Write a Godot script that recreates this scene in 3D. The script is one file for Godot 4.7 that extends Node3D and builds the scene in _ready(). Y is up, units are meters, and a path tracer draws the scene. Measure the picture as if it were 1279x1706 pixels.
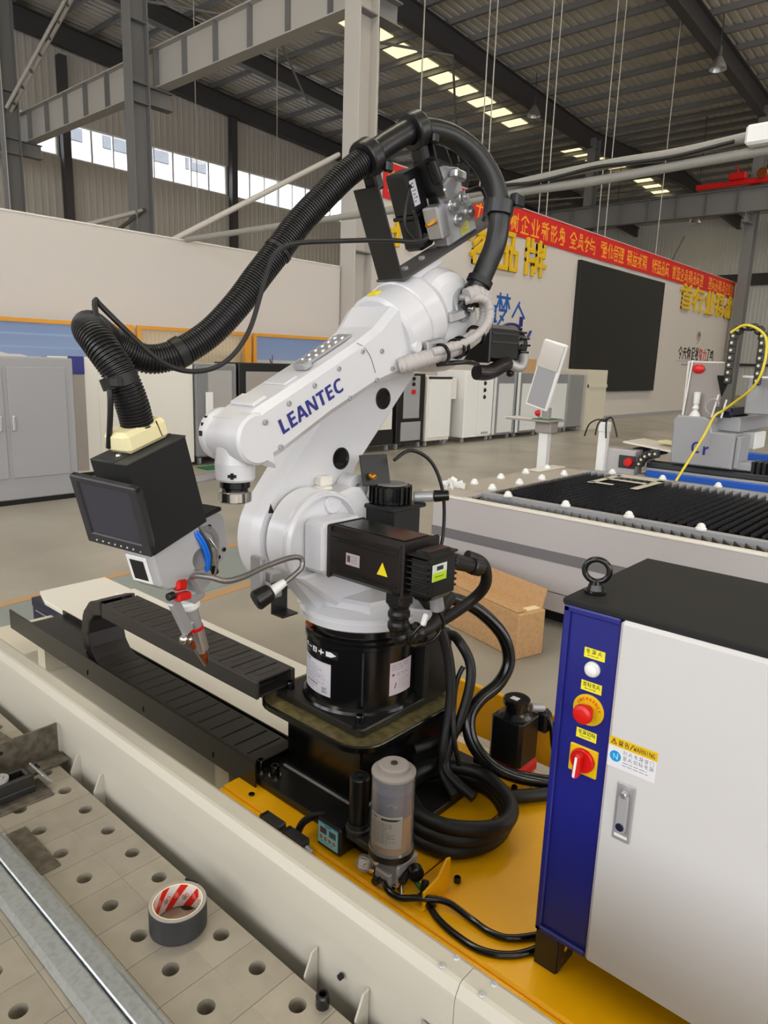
extends Node3D

var M := {}
var rng := RandomNumberGenerator.new()

# ---------- mesh building ----------
class B:
	var v := PackedVector3Array()
	var n := PackedVector3Array()
	var uv := PackedVector2Array()
	var cuts := []

	func cut() -> B:      # what follows is a piece of its own
		cuts.append(v.size())
		return self

	func piece(from: int, to: int) -> B:
		var o := B.new()
		o.v = v.slice(from, to)
		o.n = n.slice(from, to)
		o.uv = uv.slice(from, to)
		return o

	func tri(a: Vector3, b: Vector3, c: Vector3) -> void:   # counter-clockwise seen from outside
		var m := (b - a).cross(c - a).normalized()
		tn(a, b, c, m, m, m)

	func tn(a: Vector3, b: Vector3, c: Vector3, na: Vector3, nb: Vector3, nc: Vector3, ua := Vector2(), ub := Vector2(), uc := Vector2()) -> void:
		v.append(a); v.append(c); v.append(b)
		n.append(na); n.append(nc); n.append(nb)
		uv.append(ua); uv.append(uc); uv.append(ub)

	func quad(a: Vector3, b: Vector3, c: Vector3, d: Vector3) -> void:   # a bottom left, b bottom right, c top right, d top left
		var m := (b - a).cross(d - a)
		if m.length() < 1e-12:
			m = (c - b).cross(d - b)
		m = m.normalized()
		tn(a, b, c, m, m, m, Vector2(0, 1), Vector2(1, 1), Vector2(1, 0))
		tn(a, c, d, m, m, m, Vector2(0, 1), Vector2(1, 0), Vector2(0, 0))

	func qn(a: Vector3, b: Vector3, c: Vector3, d: Vector3, na: Vector3, nb: Vector3, nc: Vector3, nd: Vector3) -> void:
		tn(a, b, c, na, nb, nc)
		tn(a, c, d, na, nc, nd)

	func box(c: Vector3, s: Vector3, bev := 0.0, bs := Basis()) -> B:
		var h := s * 0.5
		var r := minf(bev, minf(h.x, minf(h.y, h.z)) * 0.95)
		for ax in 3:
			for sg: float in [-1.0, 1.0]:
				var u := (ax + 1) % 3
				var w := (ax + 2) % 3
				var p: Array[Vector3] = []
				for k in [[-1.0, -1.0], [1.0, -1.0], [1.0, 1.0], [-1.0, 1.0]]:
					var q := Vector3()
					q[ax] = sg * h[ax]
					q[u] = k[0] * (h[u] - r) * sg
					q[w] = k[1] * (h[w] - r)
					p.append(c + bs * q)
				quad(p[0], p[1], p[2], p[3])
		if r > 0.0:
			for ax in 3:
				var u := (ax + 1) % 3
				var w := (ax + 2) % 3
				for su: float in [-1.0, 1.0]:
					for sw: float in [-1.0, 1.0]:
						var p: Array[Vector3] = []
						for k in [[-1.0, 0], [1.0, 0], [1.0, 1], [-1.0, 1]]:
							var q := Vector3()
							q[ax] = k[0] * (h[ax] - r)
							q[u] = su * (h[u] - (0.0 if k[1] == 0 else r))
							q[w] = sw * (h[w] - (r if k[1] == 0 else 0.0))
							p.append(c + bs * q)
						var out := Vector3()
						out[u] = su
						out[w] = sw
						if (p[1] - p[0]).cross(p[3] - p[0]).dot(bs * out) > 0:
							quad(p[0], p[1], p[2], p[3])
						else:
							quad(p[1], p[0], p[3], p[2])
			for sx: float in [-1.0, 1.0]:
				for sy: float in [-1.0, 1.0]:
					for sz: float in [-1.0, 1.0]:
						var sv := Vector3(sx, sy, sz)
						var a := c + bs * (sv * Vector3(h.x, h.y - r, h.z - r))
						var b := c + bs * (sv * Vector3(h.x - r, h.y, h.z - r))
						var d := c + bs * (sv * Vector3(h.x - r, h.y - r, h.z))
						if sx * sy * sz > 0:
							tri(a, b, d)
						else:
							tri(a, d, b)
		return self

	func seg(c0: Vector3, r0: float, c1: Vector3, r1: float, ax: Vector3, e1: Vector3, e2: Vector3, ns: int, sg := 1.0) -> void:
		var sl := (r0 - r1) / maxf((c1 - c0).length(), 1e-6)
		for i in ns:
			var a0 := TAU * i / ns
			var a1 := TAU * (i + 1) / ns
			var d0 := e1 * cos(a0) + e2 * sin(a0)
			var d1 := e1 * cos(a1) + e2 * sin(a1)
			var m0 := (d0 + ax * sl).normalized() * sg
			var m1 := (d1 + ax * sl).normalized() * sg
			var A := c0 + d0 * r0
			var Bq := c0 + d1 * r0
			var C := c1 + d1 * r1
			var D := c1 + d0 * r1
			var u0 := Vector2(float(i) / ns, 1)
			var u1 := Vector2(float(i + 1) / ns, 1)
			if r0 > 1e-6:
				tn(A, Bq, C, m0, m1, m1, u0, u1, Vector2(u1.x, 0))
			if r1 > 1e-6:
				tn(A, C, D, m0, m1, m0, u0, Vector2(u1.x, 0), Vector2(u0.x, 0))

	func lathe(o: Vector3, axis: Vector3, prof: Array, ns := 24) -> B:   # prof: [r, h] pairs going up the axis, outside to the right
		var ax := axis.normalized()
		var e1 := ax.cross(Vector3(0.31, 0.17, 0.93) if absf(ax.dot(Vector3(0.31, 0.17, 0.93))) < 0.8 else Vector3(1, 0, 0)).normalized()
		var e2 := ax.cross(e1)
		for i in prof.size() - 1:
			var p: Array = prof[i]
			var q: Array = prof[i + 1]
			var c0: Vector3 = o + ax * p[1]
			var c1: Vector3 = o + ax * q[1]
			if absf(p[1] - q[1]) < 1e-6:      # flat ring
				var m: Vector3 = ax if p[0] > q[0] else -ax
				for k in ns:
					var a0 := TAU * k / ns
					var a1 := TAU * (k + 1) / ns
					var d0 := e1 * cos(a0) + e2 * sin(a0)
					var d1 := e1 * cos(a1) + e2 * sin(a1)
					if p[0] > 1e-6:
						tn(c0 + d0 * p[0], c0 + d1 * p[0], c1 + d1 * q[0], m, m, m)
					if q[0] > 1e-6:
						tn(c0 + d0 * p[0], c1 + d1 * q[0], c1 + d0 * q[0], m, m, m)
			else:
				seg(c0, p[0], c1, q[0], ax * signf(q[1] - p[1]), e1, e2, ns, signf(q[1] - p[1]))
		return self

	func cyl(a: Vector3, b: Vector3, r0: float, r1 := -1.0, ns := 16, bev := 0.0) -> B:
		if r1 < 0.0:
			r1 = r0
		var l := (b - a).length()
		if bev > 0.0:
			return lathe(a, b - a, [[0.0, 0.0], [r0 - bev, 0.0], [r0, bev], [r1, l - bev], [r1 - bev, l], [0.0, l]], ns)
		return lathe(a, b - a, [[0.0, 0.0], [r0, 0.0], [r1, l], [0.0, l]], ns)

	func ring(a: Vector3, b: Vector3, ro: float, ri: float, ns := 24) -> B:
		var l := (b - a).length()
		return lathe(a, b - a, [[ri, 0.0], [ro, 0.0], [ro, l], [ri, l], [ri, 0.0]], ns)

	func ball(c: Vector3, r: float, s := Vector3.ONE, ns := 16, nr := 8) -> B:
		for j in nr:
			var t0 := PI * j / nr - PI / 2
			var t1 := PI * (j + 1) / nr - PI / 2
			for i in ns:
				var a0 := TAU * i / ns
				var a1 := TAU * (i + 1) / ns
				var p: Array[Vector3] = []
				for k in [[a0, t0], [a1, t0], [a1, t1], [a0, t1]]:
					p.append(Vector3(cos(k[0]) * cos(k[1]), sin(k[1]), -sin(k[0]) * cos(k[1])))
				qn(c + p[0] * s * r, c + p[1] * s * r, c + p[2] * s * r, c + p[3] * s * r, (p[0] / s).normalized(), (p[1] / s).normalized(), (p[2] / s).normalized(), (p[3] / s).normalized())
		return self

	func tube(pts: Array, r: float, ns := 10, wave := 0.0, caps := true, r_end := -1.0) -> B:   # wave: alternate radii, a corrugated tube
		var cnt := pts.size()
		var t0: Vector3 = (pts[1] - pts[0]).normalized()
		var e1 := t0.cross(Vector3.UP if absf(t0.y) < 0.9 else Vector3.RIGHT).normalized()
		var rings := []
		for i in cnt:
			var t: Vector3
			if i == 0:
				t = pts[1] - pts[0]
			elif i == cnt - 1:
				t = pts[i] - pts[i - 1]
			else:
				t = pts[i + 1] - pts[i - 1]
			t = t.normalized()
			e1 = (e1 - t * e1.dot(t)).normalized()
			var e2 := t.cross(e1)
			var rr := r if r_end < 0.0 else lerpf(r, r_end, float(i) / (cnt - 1))
			if wave > 0.0:
				rr += wave * (1.0 if i % 4 < 2 else -1.0)
			rings.append([pts[i], e1, e2, rr, t])
		for i in cnt - 1:
			var a: Array = rings[i]
			var b: Array = rings[i + 1]
			var ln: float = maxf((b[0] - a[0]).length(), 1e-6)
			var sl: float = clampf((a[3] - b[3]) / ln, -4.0, 4.0) if wave > 0.0 else 0.0
			for k in ns:
				var g0 := TAU * k / ns
				var g1 := TAU * (k + 1) / ns
				var da0: Vector3 = a[1] * cos(g0) + a[2] * sin(g0)
				var da1: Vector3 = a[1] * cos(g1) + a[2] * sin(g1)
				var db0: Vector3 = b[1] * cos(g0) + b[2] * sin(g0)
				var db1: Vector3 = b[1] * cos(g1) + b[2] * sin(g1)
				qn(a[0] + da0 * a[3], a[0] + da1 * a[3], b[0] + db1 * b[3], b[0] + db0 * b[3], (da0 + a[4] * sl).normalized(), (da1 + a[4] * sl).normalized(), (db1 + b[4] * sl).normalized(), (db0 + b[4] * sl).normalized())
		if caps:
			for e: int in [0, cnt - 1]:
				var a: Array = rings[e]
				var m: Vector3 = -a[4] if e == 0 else a[4]
				for k in ns:
					var g0 := TAU * k / ns
					var g1 := TAU * (k + 1) / ns
					var d0: Vector3 = a[0] + (a[1] * cos(g0) + a[2] * sin(g0)) * a[3]
					var d1: Vector3 = a[0] + (a[1] * cos(g1) + a[2] * sin(g1)) * a[3]
					if e == 0:
						tn(a[0], d1, d0, m, m, m)
					else:
						tn(a[0], d0, d1, m, m, m)
		return self

	# polygon in the (ex, ey) plane, extruded from k0 to k1 along ez = ex x ey, edges chamfered by bev; smooth sides where the turn is slight
	func prism(poly: Array, k0: float, k1: float, o := Vector3(), ex := Vector3.RIGHT, ey := Vector3.UP, bev := 0.0, smooth := 0.86) -> B:
		var pl := PackedVector2Array(poly)
		if Geometry2D.is_polygon_clockwise(pl):
			pl.reverse()
		var c := pl.size()
		var ez := ex.cross(ey)
		var en := PackedVector2Array()
		for i in c:
			var d := (pl[(i + 1) % c] - pl[i]).normalized()
			en.append(Vector2(d.y, -d.x))
		var inn := PackedVector2Array()
		for i in c:
			var na := en[(i + c - 1) % c]
			var nb := en[i]
			var mm := (na + nb)
			var den := maxf(1.0 + na.dot(nb), 0.3)
			inn.append(pl[i] - mm / den * bev)
		var idx := Geometry2D.triangulate_polygon(inn)
		var P3 := func(p: Vector2, k: float) -> Vector3: return o + ex * p.x + ey * p.y + ez * k
		for i in range(0, idx.size(), 3):
			var a: Vector2 = inn[idx[i]]
			var b: Vector2 = inn[idx[i + 1]]
			var d: Vector2 = inn[idx[i + 2]]
			if (b - a).cross(d - a) < 0:
				var t := b
				b = d
				d = t
			tn(P3.call(a, k1), P3.call(b, k1), P3.call(d, k1), ez, ez, ez)
			tn(P3.call(a, k0), P3.call(d, k0), P3.call(b, k0), -ez, -ez, -ez)
		for i in c:
			var j := (i + 1) % c
			var np := en[(i + c - 1) % c]
			var nn := en[j]
			var me := en[i]
			var va := ((me + np).normalized() if me.dot(np) > smooth else me)
			var vb := ((me + nn).normalized() if me.dot(nn) > smooth else me)
			var na := ex * va.x + ey * va.y
			var nb := ex * vb.x + ey * vb.y
			qn(P3.call(pl[i], k0 + bev), P3.call(pl[j], k0 + bev), P3.call(pl[j], k1 - bev), P3.call(pl[i], k1 - bev), na, nb, nb, na)
			if bev > 0.0:
				var fa := (na + ez).normalized()
				var fb := (nb + ez).normalized()
				qn(P3.call(pl[i], k1 - bev), P3.call(pl[j], k1 - bev), P3.call(inn[j], k1), P3.call(inn[i], k1), fa, fb, fb, fa)
				fa = (na - ez).normalized()
				fb = (nb - ez).normalized()
				qn(P3.call(pl[j], k0 + bev), P3.call(pl[i], k0 + bev), P3.call(inn[i], k0), P3.call(inn[j], k0), fb, fa, fa, fb)
		return self

	# rings: arrays of points of one count, joined one to the next
	func loft(rings: Array, caps := true, flat := true) -> B:
		for i in rings.size() - 1:
			var a: Array = rings[i]
			var b: Array = rings[i + 1]
			var c := a.size()
			var ca := Vector3()
			var cb := Vector3()
			for k in c:
				ca += a[k] / c
				cb += b[k] / c
			for k in c:
				var j := (k + 1) % c
				if flat:
					quad(a[k], a[j], b[j], b[k])
				else:
					qn(a[k], a[j], b[j], b[k], (a[k] - ca).normalized(), (a[j] - ca).normalized(), (b[j] - cb).normalized(), (b[k] - cb).normalized())
		if caps:
			for e: int in [0, rings.size() - 1]:
				var a: Array = rings[e]
				for k in range(1, a.size() - 1):
					if e == 0:
						tri(a[0], a[k + 1], a[k])
					else:
						tri(a[0], a[k], a[k + 1])
		return self

	# a sheet of given outline with a round hole: square of half h round c in the plane (ex, ey)
	func holed(c: Vector3, hx: float, hy: float, r: float, ex: Vector3, ey: Vector3, depth: float, ns := 24) -> B:
		var ez := ex.cross(ey)
		for i in ns:
			var p: Array[Vector3] = []
			var w: Array[Vector3] = []
			for k: int in [i, i + 1]:
				var a := TAU * k / ns + PI / 4
				var d := Vector2(cos(a), sin(a))
				var s := 1.0 / maxf(absf(d.x), absf(d.y))
				p.append(c + ex * d.x * r + ey * d.y * r)
				w.append(c + ex * d.x * s * hx + ey * d.y * s * hy)
			tn(p[0], w[0], w[1], ez, ez, ez)
			tn(p[0], w[1], p[1], ez, ez, ez)
			var n0 := (c - p[0]).normalized()
			var n1 := (c - p[1]).normalized()
			qn(p[0], p[1], p[1] - ez * depth, p[0] - ez * depth, n0, n1, n1, n0)
		return self

	func add(o: B, x := Transform3D()) -> B:
		for i in o.v.size():
			v.append(x * o.v[i])
			n.append((x.basis * o.n[i]).normalized())
			uv.append(o.uv[i])
		return self

	func mesh() -> ArrayMesh:
		var a := []
		a.resize(Mesh.ARRAY_MAX)
		a[Mesh.ARRAY_VERTEX] = v
		a[Mesh.ARRAY_NORMAL] = n
		a[Mesh.ARRAY_TEX_UV] = uv
		var m := ArrayMesh.new()
		m.add_surface_from_arrays(Mesh.PRIMITIVE_TRIANGLES, a)
		return m

func V(x: float, y: float, z: float) -> Vector3:
	return Vector3(x, y, z)

func b() -> B:
	return B.new()

func put(called: String, sh: Variant, mat: Material, parent: Node3D = null) -> MeshInstance3D:
	if sh is B and sh.cuts.size():
		var first: MeshInstance3D = null
		var from := 0
		for to: int in sh.cuts + [sh.v.size()]:
			var one := put(called, sh.piece(from, to), mat, parent)
			first = first if first else one
			from = to
		return first
	var o := MeshInstance3D.new()
	o.name = called
	o.mesh = sh.mesh() if sh is B else sh
	o.material_override = mat
	var p: Node3D = parent if parent else self
	if parent and not parent is MeshInstance3D:
		o.position = -parent.get_meta("base", Vector3.ZERO)
	p.add_child(o, true)
	return o

func tag(o: Node3D, label: String, category: String, group := "") -> Node3D:
	o.set_meta("label", label)
	o.set_meta("category", category)
	if group:
		o.set_meta("group", group)
	return o

func thing(called: String, label: String, category: String, at := Vector3.ZERO, group := "") -> Node3D:
	var o := Node3D.new()
	o.name = numbered(called)
	add_child(o, true)
	o.position = at
	o.set_meta("base", at)
	return tag(o, label, category, group)

var used := {}
func numbered(called: String) -> String:
	if not used.has(called):
		used[called] = 0
		return called
	used[called] += 1
	return "%s_%03d" % [called, used[called]]

func single(called: String, sh: Variant, mat: Material, label: String, category: String, group := "") -> MeshInstance3D:
	var o := put(numbered(called), sh, mat)
	tag(o, label, category, group)
	return o

func struct(called: String, sh: Variant, mat: Material) -> MeshInstance3D:
	var o := put(called, sh, mat)
	o.set_meta("kind", "structure")
	return o

func dup(src: Node3D, at: Vector3, turn := 0.0, label := "", group := "") -> Node3D:
	var o: Node3D = src.duplicate()
	o.name = numbered(String(src.name))
	add_child(o, true)
	o.position = at
	o.rotation.y = turn
	if label:
		o.set_meta("label", label)
	if group:
		o.set_meta("group", group)
	return o

func curve(pts: Array, step: float) -> Array:   # smooth line through the points, evenly spaced
	var c := Curve3D.new()
	c.bake_interval = 0.01
	for i in pts.size():
		var a: Vector3 = pts[maxi(i - 1, 0)]
		var z: Vector3 = pts[mini(i + 1, pts.size() - 1)]
		var t := (z - a) / 6.0
		c.add_point(pts[i], -t, t)
	var l := c.get_baked_length()
	var k := maxi(2, int(round(l / step)))
	var out := []
	for i in k + 1:
		out.append(c.sample_baked(l * i / k, true))
	return out

func mat(called: String, c: Color, rough := 0.5, metal := 0.0) -> StandardMaterial3D:
	var m := StandardMaterial3D.new()
	m.resource_name = called
	m.albedo_color = c
	m.roughness = rough
	m.metallic = metal
	M[called] = m
	return m

func speck(m: StandardMaterial3D, seed_: int, freq: float, lo: float, hi: float, scale: float, octaves := 4, size := 512) -> void:   # tone of the material itself, mottled
	var f := FastNoiseLite.new()
	f.seed = seed_
	f.frequency = freq
	f.fractal_octaves = octaves
	var im := Image.create(size, size, false, Image.FORMAT_RGB8)
	var src := f.get_seamless_image(size, size)
	for y in size:
		for x in size:
			var t := lerpf(lo, hi, src.get_pixel(x, y).r)
			im.set_pixel(x, y, Color(t, t, t))
	m.albedo_texture = ImageTexture.create_from_image(im)
	m.uv1_triplanar = true
	m.uv1_world_triplanar = true
	m.uv1_scale = Vector3.ONE * scale

# ---------- flat print ----------
class Pic:
	var im: Image
	func _init(w: int, h: int, c: Color) -> void:
		im = Image.create(w, h, false, Image.FORMAT_RGBA8)
		im.fill(c)
	func rect(x: float, y: float, w: float, h: float, c: Color) -> Pic:
		im.fill_rect(Rect2i(int(x), int(y), maxi(1, int(w)), maxi(1, int(h))), c)
		return self
	func line(x0: float, y0: float, x1: float, y1: float, w: float, c: Color) -> Pic:
		var l := maxf(absf(x1 - x0), absf(y1 - y0))
		var k := int(l) + 1
		for i in k + 1:
			var t := float(i) / k
			im.fill_rect(Rect2i(int(lerpf(x0, x1, t) - w / 2), int(lerpf(y0, y1, t) - w / 2), maxi(1, int(w)), maxi(1, int(w))), c)
		return self
	func disc(x: float, y: float, r: float, c: Color) -> Pic:
		for j in range(int(-r), int(r) + 1):
			var s := sqrt(maxf(0.0, r * r - j * j))
			im.fill_rect(Rect2i(int(x - s), int(y + j), maxi(1, int(2 * s)), 1), c)
		return self
	func glyph(strokes: String, x: float, y: float, w: float, h: float, t: float, c: Color) -> Pic:
		for s: String in strokes.split(" ", false):
			line(x + w * (s.unicode_at(0) - 48) / 10.0, y + h * (s.unicode_at(1) - 48) / 10.0, x + w * (s.unicode_at(2) - 48) / 10.0, y + h * (s.unicode_at(3) - 48) / 10.0, t, c)
		return self
	func lines(x: float, y: float, w: float, rows: int, dy: float, t: float, c: Color, sd: int) -> Pic:   # unreadable small print
		var r := RandomNumberGenerator.new()
		r.seed = sd
		for i in rows:
			var q := x
			while q < x + w * (0.55 + 0.45 * r.randf()):
				var l := dy * (0.4 + r.randf() * 1.6)
				rect(q, y + i * dy, minf(l, x + w - q), t, c)
				q += l + dy * 0.35
		return self
	func mat(rough := 0.5) -> StandardMaterial3D:
		var m := StandardMaterial3D.new()
		im.generate_mipmaps()
		m.albedo_texture = ImageTexture.create_from_image(im)
		m.roughness = rough
		return m

# a printed plate: centre, width and height vectors, thickness away from the surface
func plate(called: String, c: Vector3, ux: Vector3, uy: Vector3, thick: float, pic: Variant, parent: Node3D, rough := 0.5) -> MeshInstance3D:
	var s := b()
	var z := ux.cross(uy).normalized() * thick
	var p: Array[Vector3] = [c - ux / 2 - uy / 2, c + ux / 2 - uy / 2, c + ux / 2 + uy / 2, c - ux / 2 + uy / 2]
	s.quad(p[0] + z, p[1] + z, p[2] + z, p[3] + z)
	for i in 4:
		var j := (i + 1) % 4
		var st := s.v.size()
		s.quad(p[i], p[j], p[j] + z, p[i] + z)
		for k in range(st, s.v.size()):
			s.uv[k] = Vector2(0.01, 0.01)
	return put(called, s, pic.mat(rough) if pic is Pic else pic, parent)

func word(called: String, text: String, height: float, depth: float, c: Vector3, ex: Vector3, ey: Vector3, m: Material, parent: Node3D, bold := true, squeeze := 1.0) -> MeshInstance3D:
	var t := TextMesh.new()
	t.text = text
	var f := SystemFont.new()
	f.font_names = PackedStringArray(["Droid Sans"])
	f.font_weight = 700 if bold else 400
	t.font = f
	t.font_size = 48
	t.pixel_size = height / 35.0
	t.depth = depth
	t.curve_step = 3.0
	var o := MeshInstance3D.new()
	o.name = called
	o.mesh = t
	o.material_override = m
	var bs := Basis(ex.normalized() * squeeze, ey.normalized(), ex.normalized().cross(ey.normalized()))
	o.transform = Transform3D(bs, c)
	if parent and not parent is MeshInstance3D:
		o.position -= parent.get_meta("base", Vector3.ZERO)
	(parent if parent else self).add_child(o, true)
	return o

const G := {
	"贯": "2080 2024 8084 2484 02:2 5054 2529 2585 8589 5567 6709 67::", "树": "202: 0343 2307 2346 4272 7249 4279 73:3 909: 9:8: 7576", "企": "5003 50:3 535: 5686 262: 0:::",
	"业": "303: 707: 0::: 0326 :386", "新": "3030 0151 1213 4233 0353 0555 353: 3507 3557 8061 616: 63:3 838:", "形": "0151 0555 111: 414: 8062 9366 :77:",
	"象": "3013 3060 6052 2282 2225 8285 2585 5254 5508 5678 787: 3:7: 8566 8598", "全": "5004 50:4 2585 2787 0::: 555:", "员": "3070 3032 7072 3272 2428 2484 8488 5457 5709 57::",
	"参": "5023 2383 5304 53:4 6446 6638 693:", "与": "2005 2272 2595 959: 9:7: 0767", "强": "0040 4042 0242 0204 0444 444: 4:2: 6090 6063 9093 6393 54:4 5457 :4:7 57:7 737: 5:::",
	"化": "3005 212: 6069 69:9 :6:9 9462", "管": "2003 1040 7053 60:0 03:3 0305 :3:5 2585 252: 8587 2787 2:8: 878:", "理": "0040 0545 0:4: 202: 5090 5055 9095 5595 5292 7079 5797 4:::",
	"精": "202: 0444 0022 4022 2507 2547 5090 5292 4494 7074 5696 565: 969: 5898", "益": "2031 8071 03:3 4315 6385 1696 161: 969: 464: 666: 0:::", "求": "03:3 505: 5:3: 8091 2435 0846 54:: 8465",
	"铸": "2003 1232 0434 0636 242: 2:3: 5191 5393 44:4 7058 57:7 878: 8:7:", "造": "5032 3191 7074 2494 4696 4649 9699 4999 0011 0323 2329 0:2: 2:::", "品": "3070 3034 7074 3474 0545 050: 454: 0:4: 6595 656: 959: 6:9:",
	"质": "2090 200: 3484 3438 8488 5457 5729 57::", "客": "02:2 0204 :2:4 5052 4325 4373 7318 53:7 2777 272: 777: 2:7:", "牌": "101: 3033 1343 1646 464: 6191 6164 9194 6494 6292 7059 47:7 818:",
	"首": "3041 8071 02:2 5244 2484 242: 848: 2686 2888 2:8:", "行": "3004 4307 252: 51:1 44:4 848: 8:7:", "梦": "2024 0141 2104 2144 7074 5191 7154 7194 4525 4575 751: 3758", "人": "520: 54::",
	"追": "0011 0323 2329 0:2: 2::: 6051 4191 4148 9194 4494 4696 9699 4999", "今": "5004 50:4 4555 3676 764:", "天": "2181 14:4 510: 54::", "你": "2004 222: 5033 4292 9294 727: 5548 8598",
	"足": "2080 2024 8084 2484 545: 5787 252: 2:::", "力": "03:3 93:: 9:7: 502:", "了": "1080 8053 535: 5:3:", "吗": "0232 0207 3237 0737 4181 8185 4145 4195 959: 4777",
	"够": "1020 2003 1242 424: 1517 1537 6081 6383 7056 7489 6:9:", "努": "2004 0242 4104 5191 915: 5145 0686 868: 4628 6:8:", "告": "3013 2282 5055 0595 2686 262: 868: 2:8:",
	"警": "1191 2022 7072 1343 1315 4345 6293 9365 0696 2787 2888 2:8: 282: 888:", "口": "2080 202: 808: 2:8:", "打": "202: 0242 0746 52:2 828: 8:6:", "关": "3041 7061 1383 0696 530: 56::", "门": "1011 121: 3090 909: 9:7:",
	"电": "2181 2127 8187 2787 2484 505: 5:::", "源": "1021 0313 0:26 30:0 303: 7062 5393 5357 9397 5797 5595 7579 6859 9899", "切": "0343 202: 2747 51:1 91:9 :97: 714:", "断": "1018 1868 3036 1565 1133 8070 707: 74:4 949:",
}

func bars(text: String, w: float, h: float, t: float, depth: float) -> B:   # a raised character made of bars, its lower left corner at the origin
	var s := b()
	var k := 0
	for q in String(G[text]).split(" ", false):
		k += 1
		var a := Vector2(q.unicode_at(0) - 48, 58 - q.unicode_at(1)) * Vector2(w, h) / 10.0
		var z := Vector2(q.unicode_at(2) - 48, 58 - q.unicode_at(3)) * Vector2(w, h) / 10.0
		var d := z - a
		var dk := depth * (1.0 - 0.035 * (k % 7))
		s.box(V((a.x + z.x) / 2, (a.y + z.y) / 2, dk / 2), V(d.length() + t, t, dk), t * 0.1, Basis(Vector3(0, 0, 1), d.angle()))
	return s

func _ready() -> void:
	rng.seed = 7
	setup()
	materials()
	hall()
	steelwork()
	inner_walls()
	far_machines()
	track()
	robot()
	weld_head()
	robot_hoses()
	controller()
	carriage_gear()
	laser_bed()
	weld_table()

func setup() -> void:
	var cam := Camera3D.new()
	cam.name = "camera"
	cam.keep_aspect = Camera3D.KEEP_HEIGHT
	cam.fov = 71.96
	cam.near = 0.05
	cam.far = 300.0
	# level axes of the hall: +x runs along the banner wall, -z along the robot's rails
	cam.transform = Transform3D(Basis(V(0.665327, 0.033588, 0.745796), V(0.134507, 0.977246, -0.164006), V(-0.734335, 0.209432, 0.645670)).orthonormalized(), V(0, 1.75, 0))
	add_child(cam)
	var we := WorldEnvironment.new()
	we.name = "environment"
	var e := Environment.new()
	e.background_mode = Environment.BG_SKY
	var sky := Sky.new()
	var sm := ProceduralSkyMaterial.new()      # an even bright overcast
	sm.sky_top_color = Color(0.86, 0.90, 0.96)
	sm.sky_horizon_color = Color(0.95, 0.96, 0.98)
	sm.ground_bottom_color = Color(0.5, 0.5, 0.5)
	sm.ground_horizon_color = Color(0.8, 0.8, 0.8)
	sm.sky_energy_multiplier = 3.2
	sm.ground_energy_multiplier = 1.5
	sky.sky_material = sm
	e.sky = sky
	e.tonemap_mode = Environment.TONE_MAPPER_LINEAR
	e.tonemap_exposure = 1.1
	e.sdfgi_enabled = true
	e.ssao_enabled = true
	e.ssil_enabled = true
	we.environment = e
	add_child(we)

const SKYLIGHT := 14.5     # radiance of the daylit roof panels
const SIDELIGHT := 2.3    # radiance of the daylit wall panels

func daylight(called: String, at: Vector3, towards: Vector3, up: Vector3, size: Vector2, radiance: float, c: Color) -> void:
	var l := AreaLight3D.new()
	l.name = called
	l.area_size = size
	l.area_normalize_energy = false
	l.light_energy = radiance / PI
	l.light_color = c
	l.shadow_enabled = true
	l.area_range = 80.0
	l.area_attenuation = 2.0
	add_child(l, true)
	l.look_at_from_position(at, at + towards, up)

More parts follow.
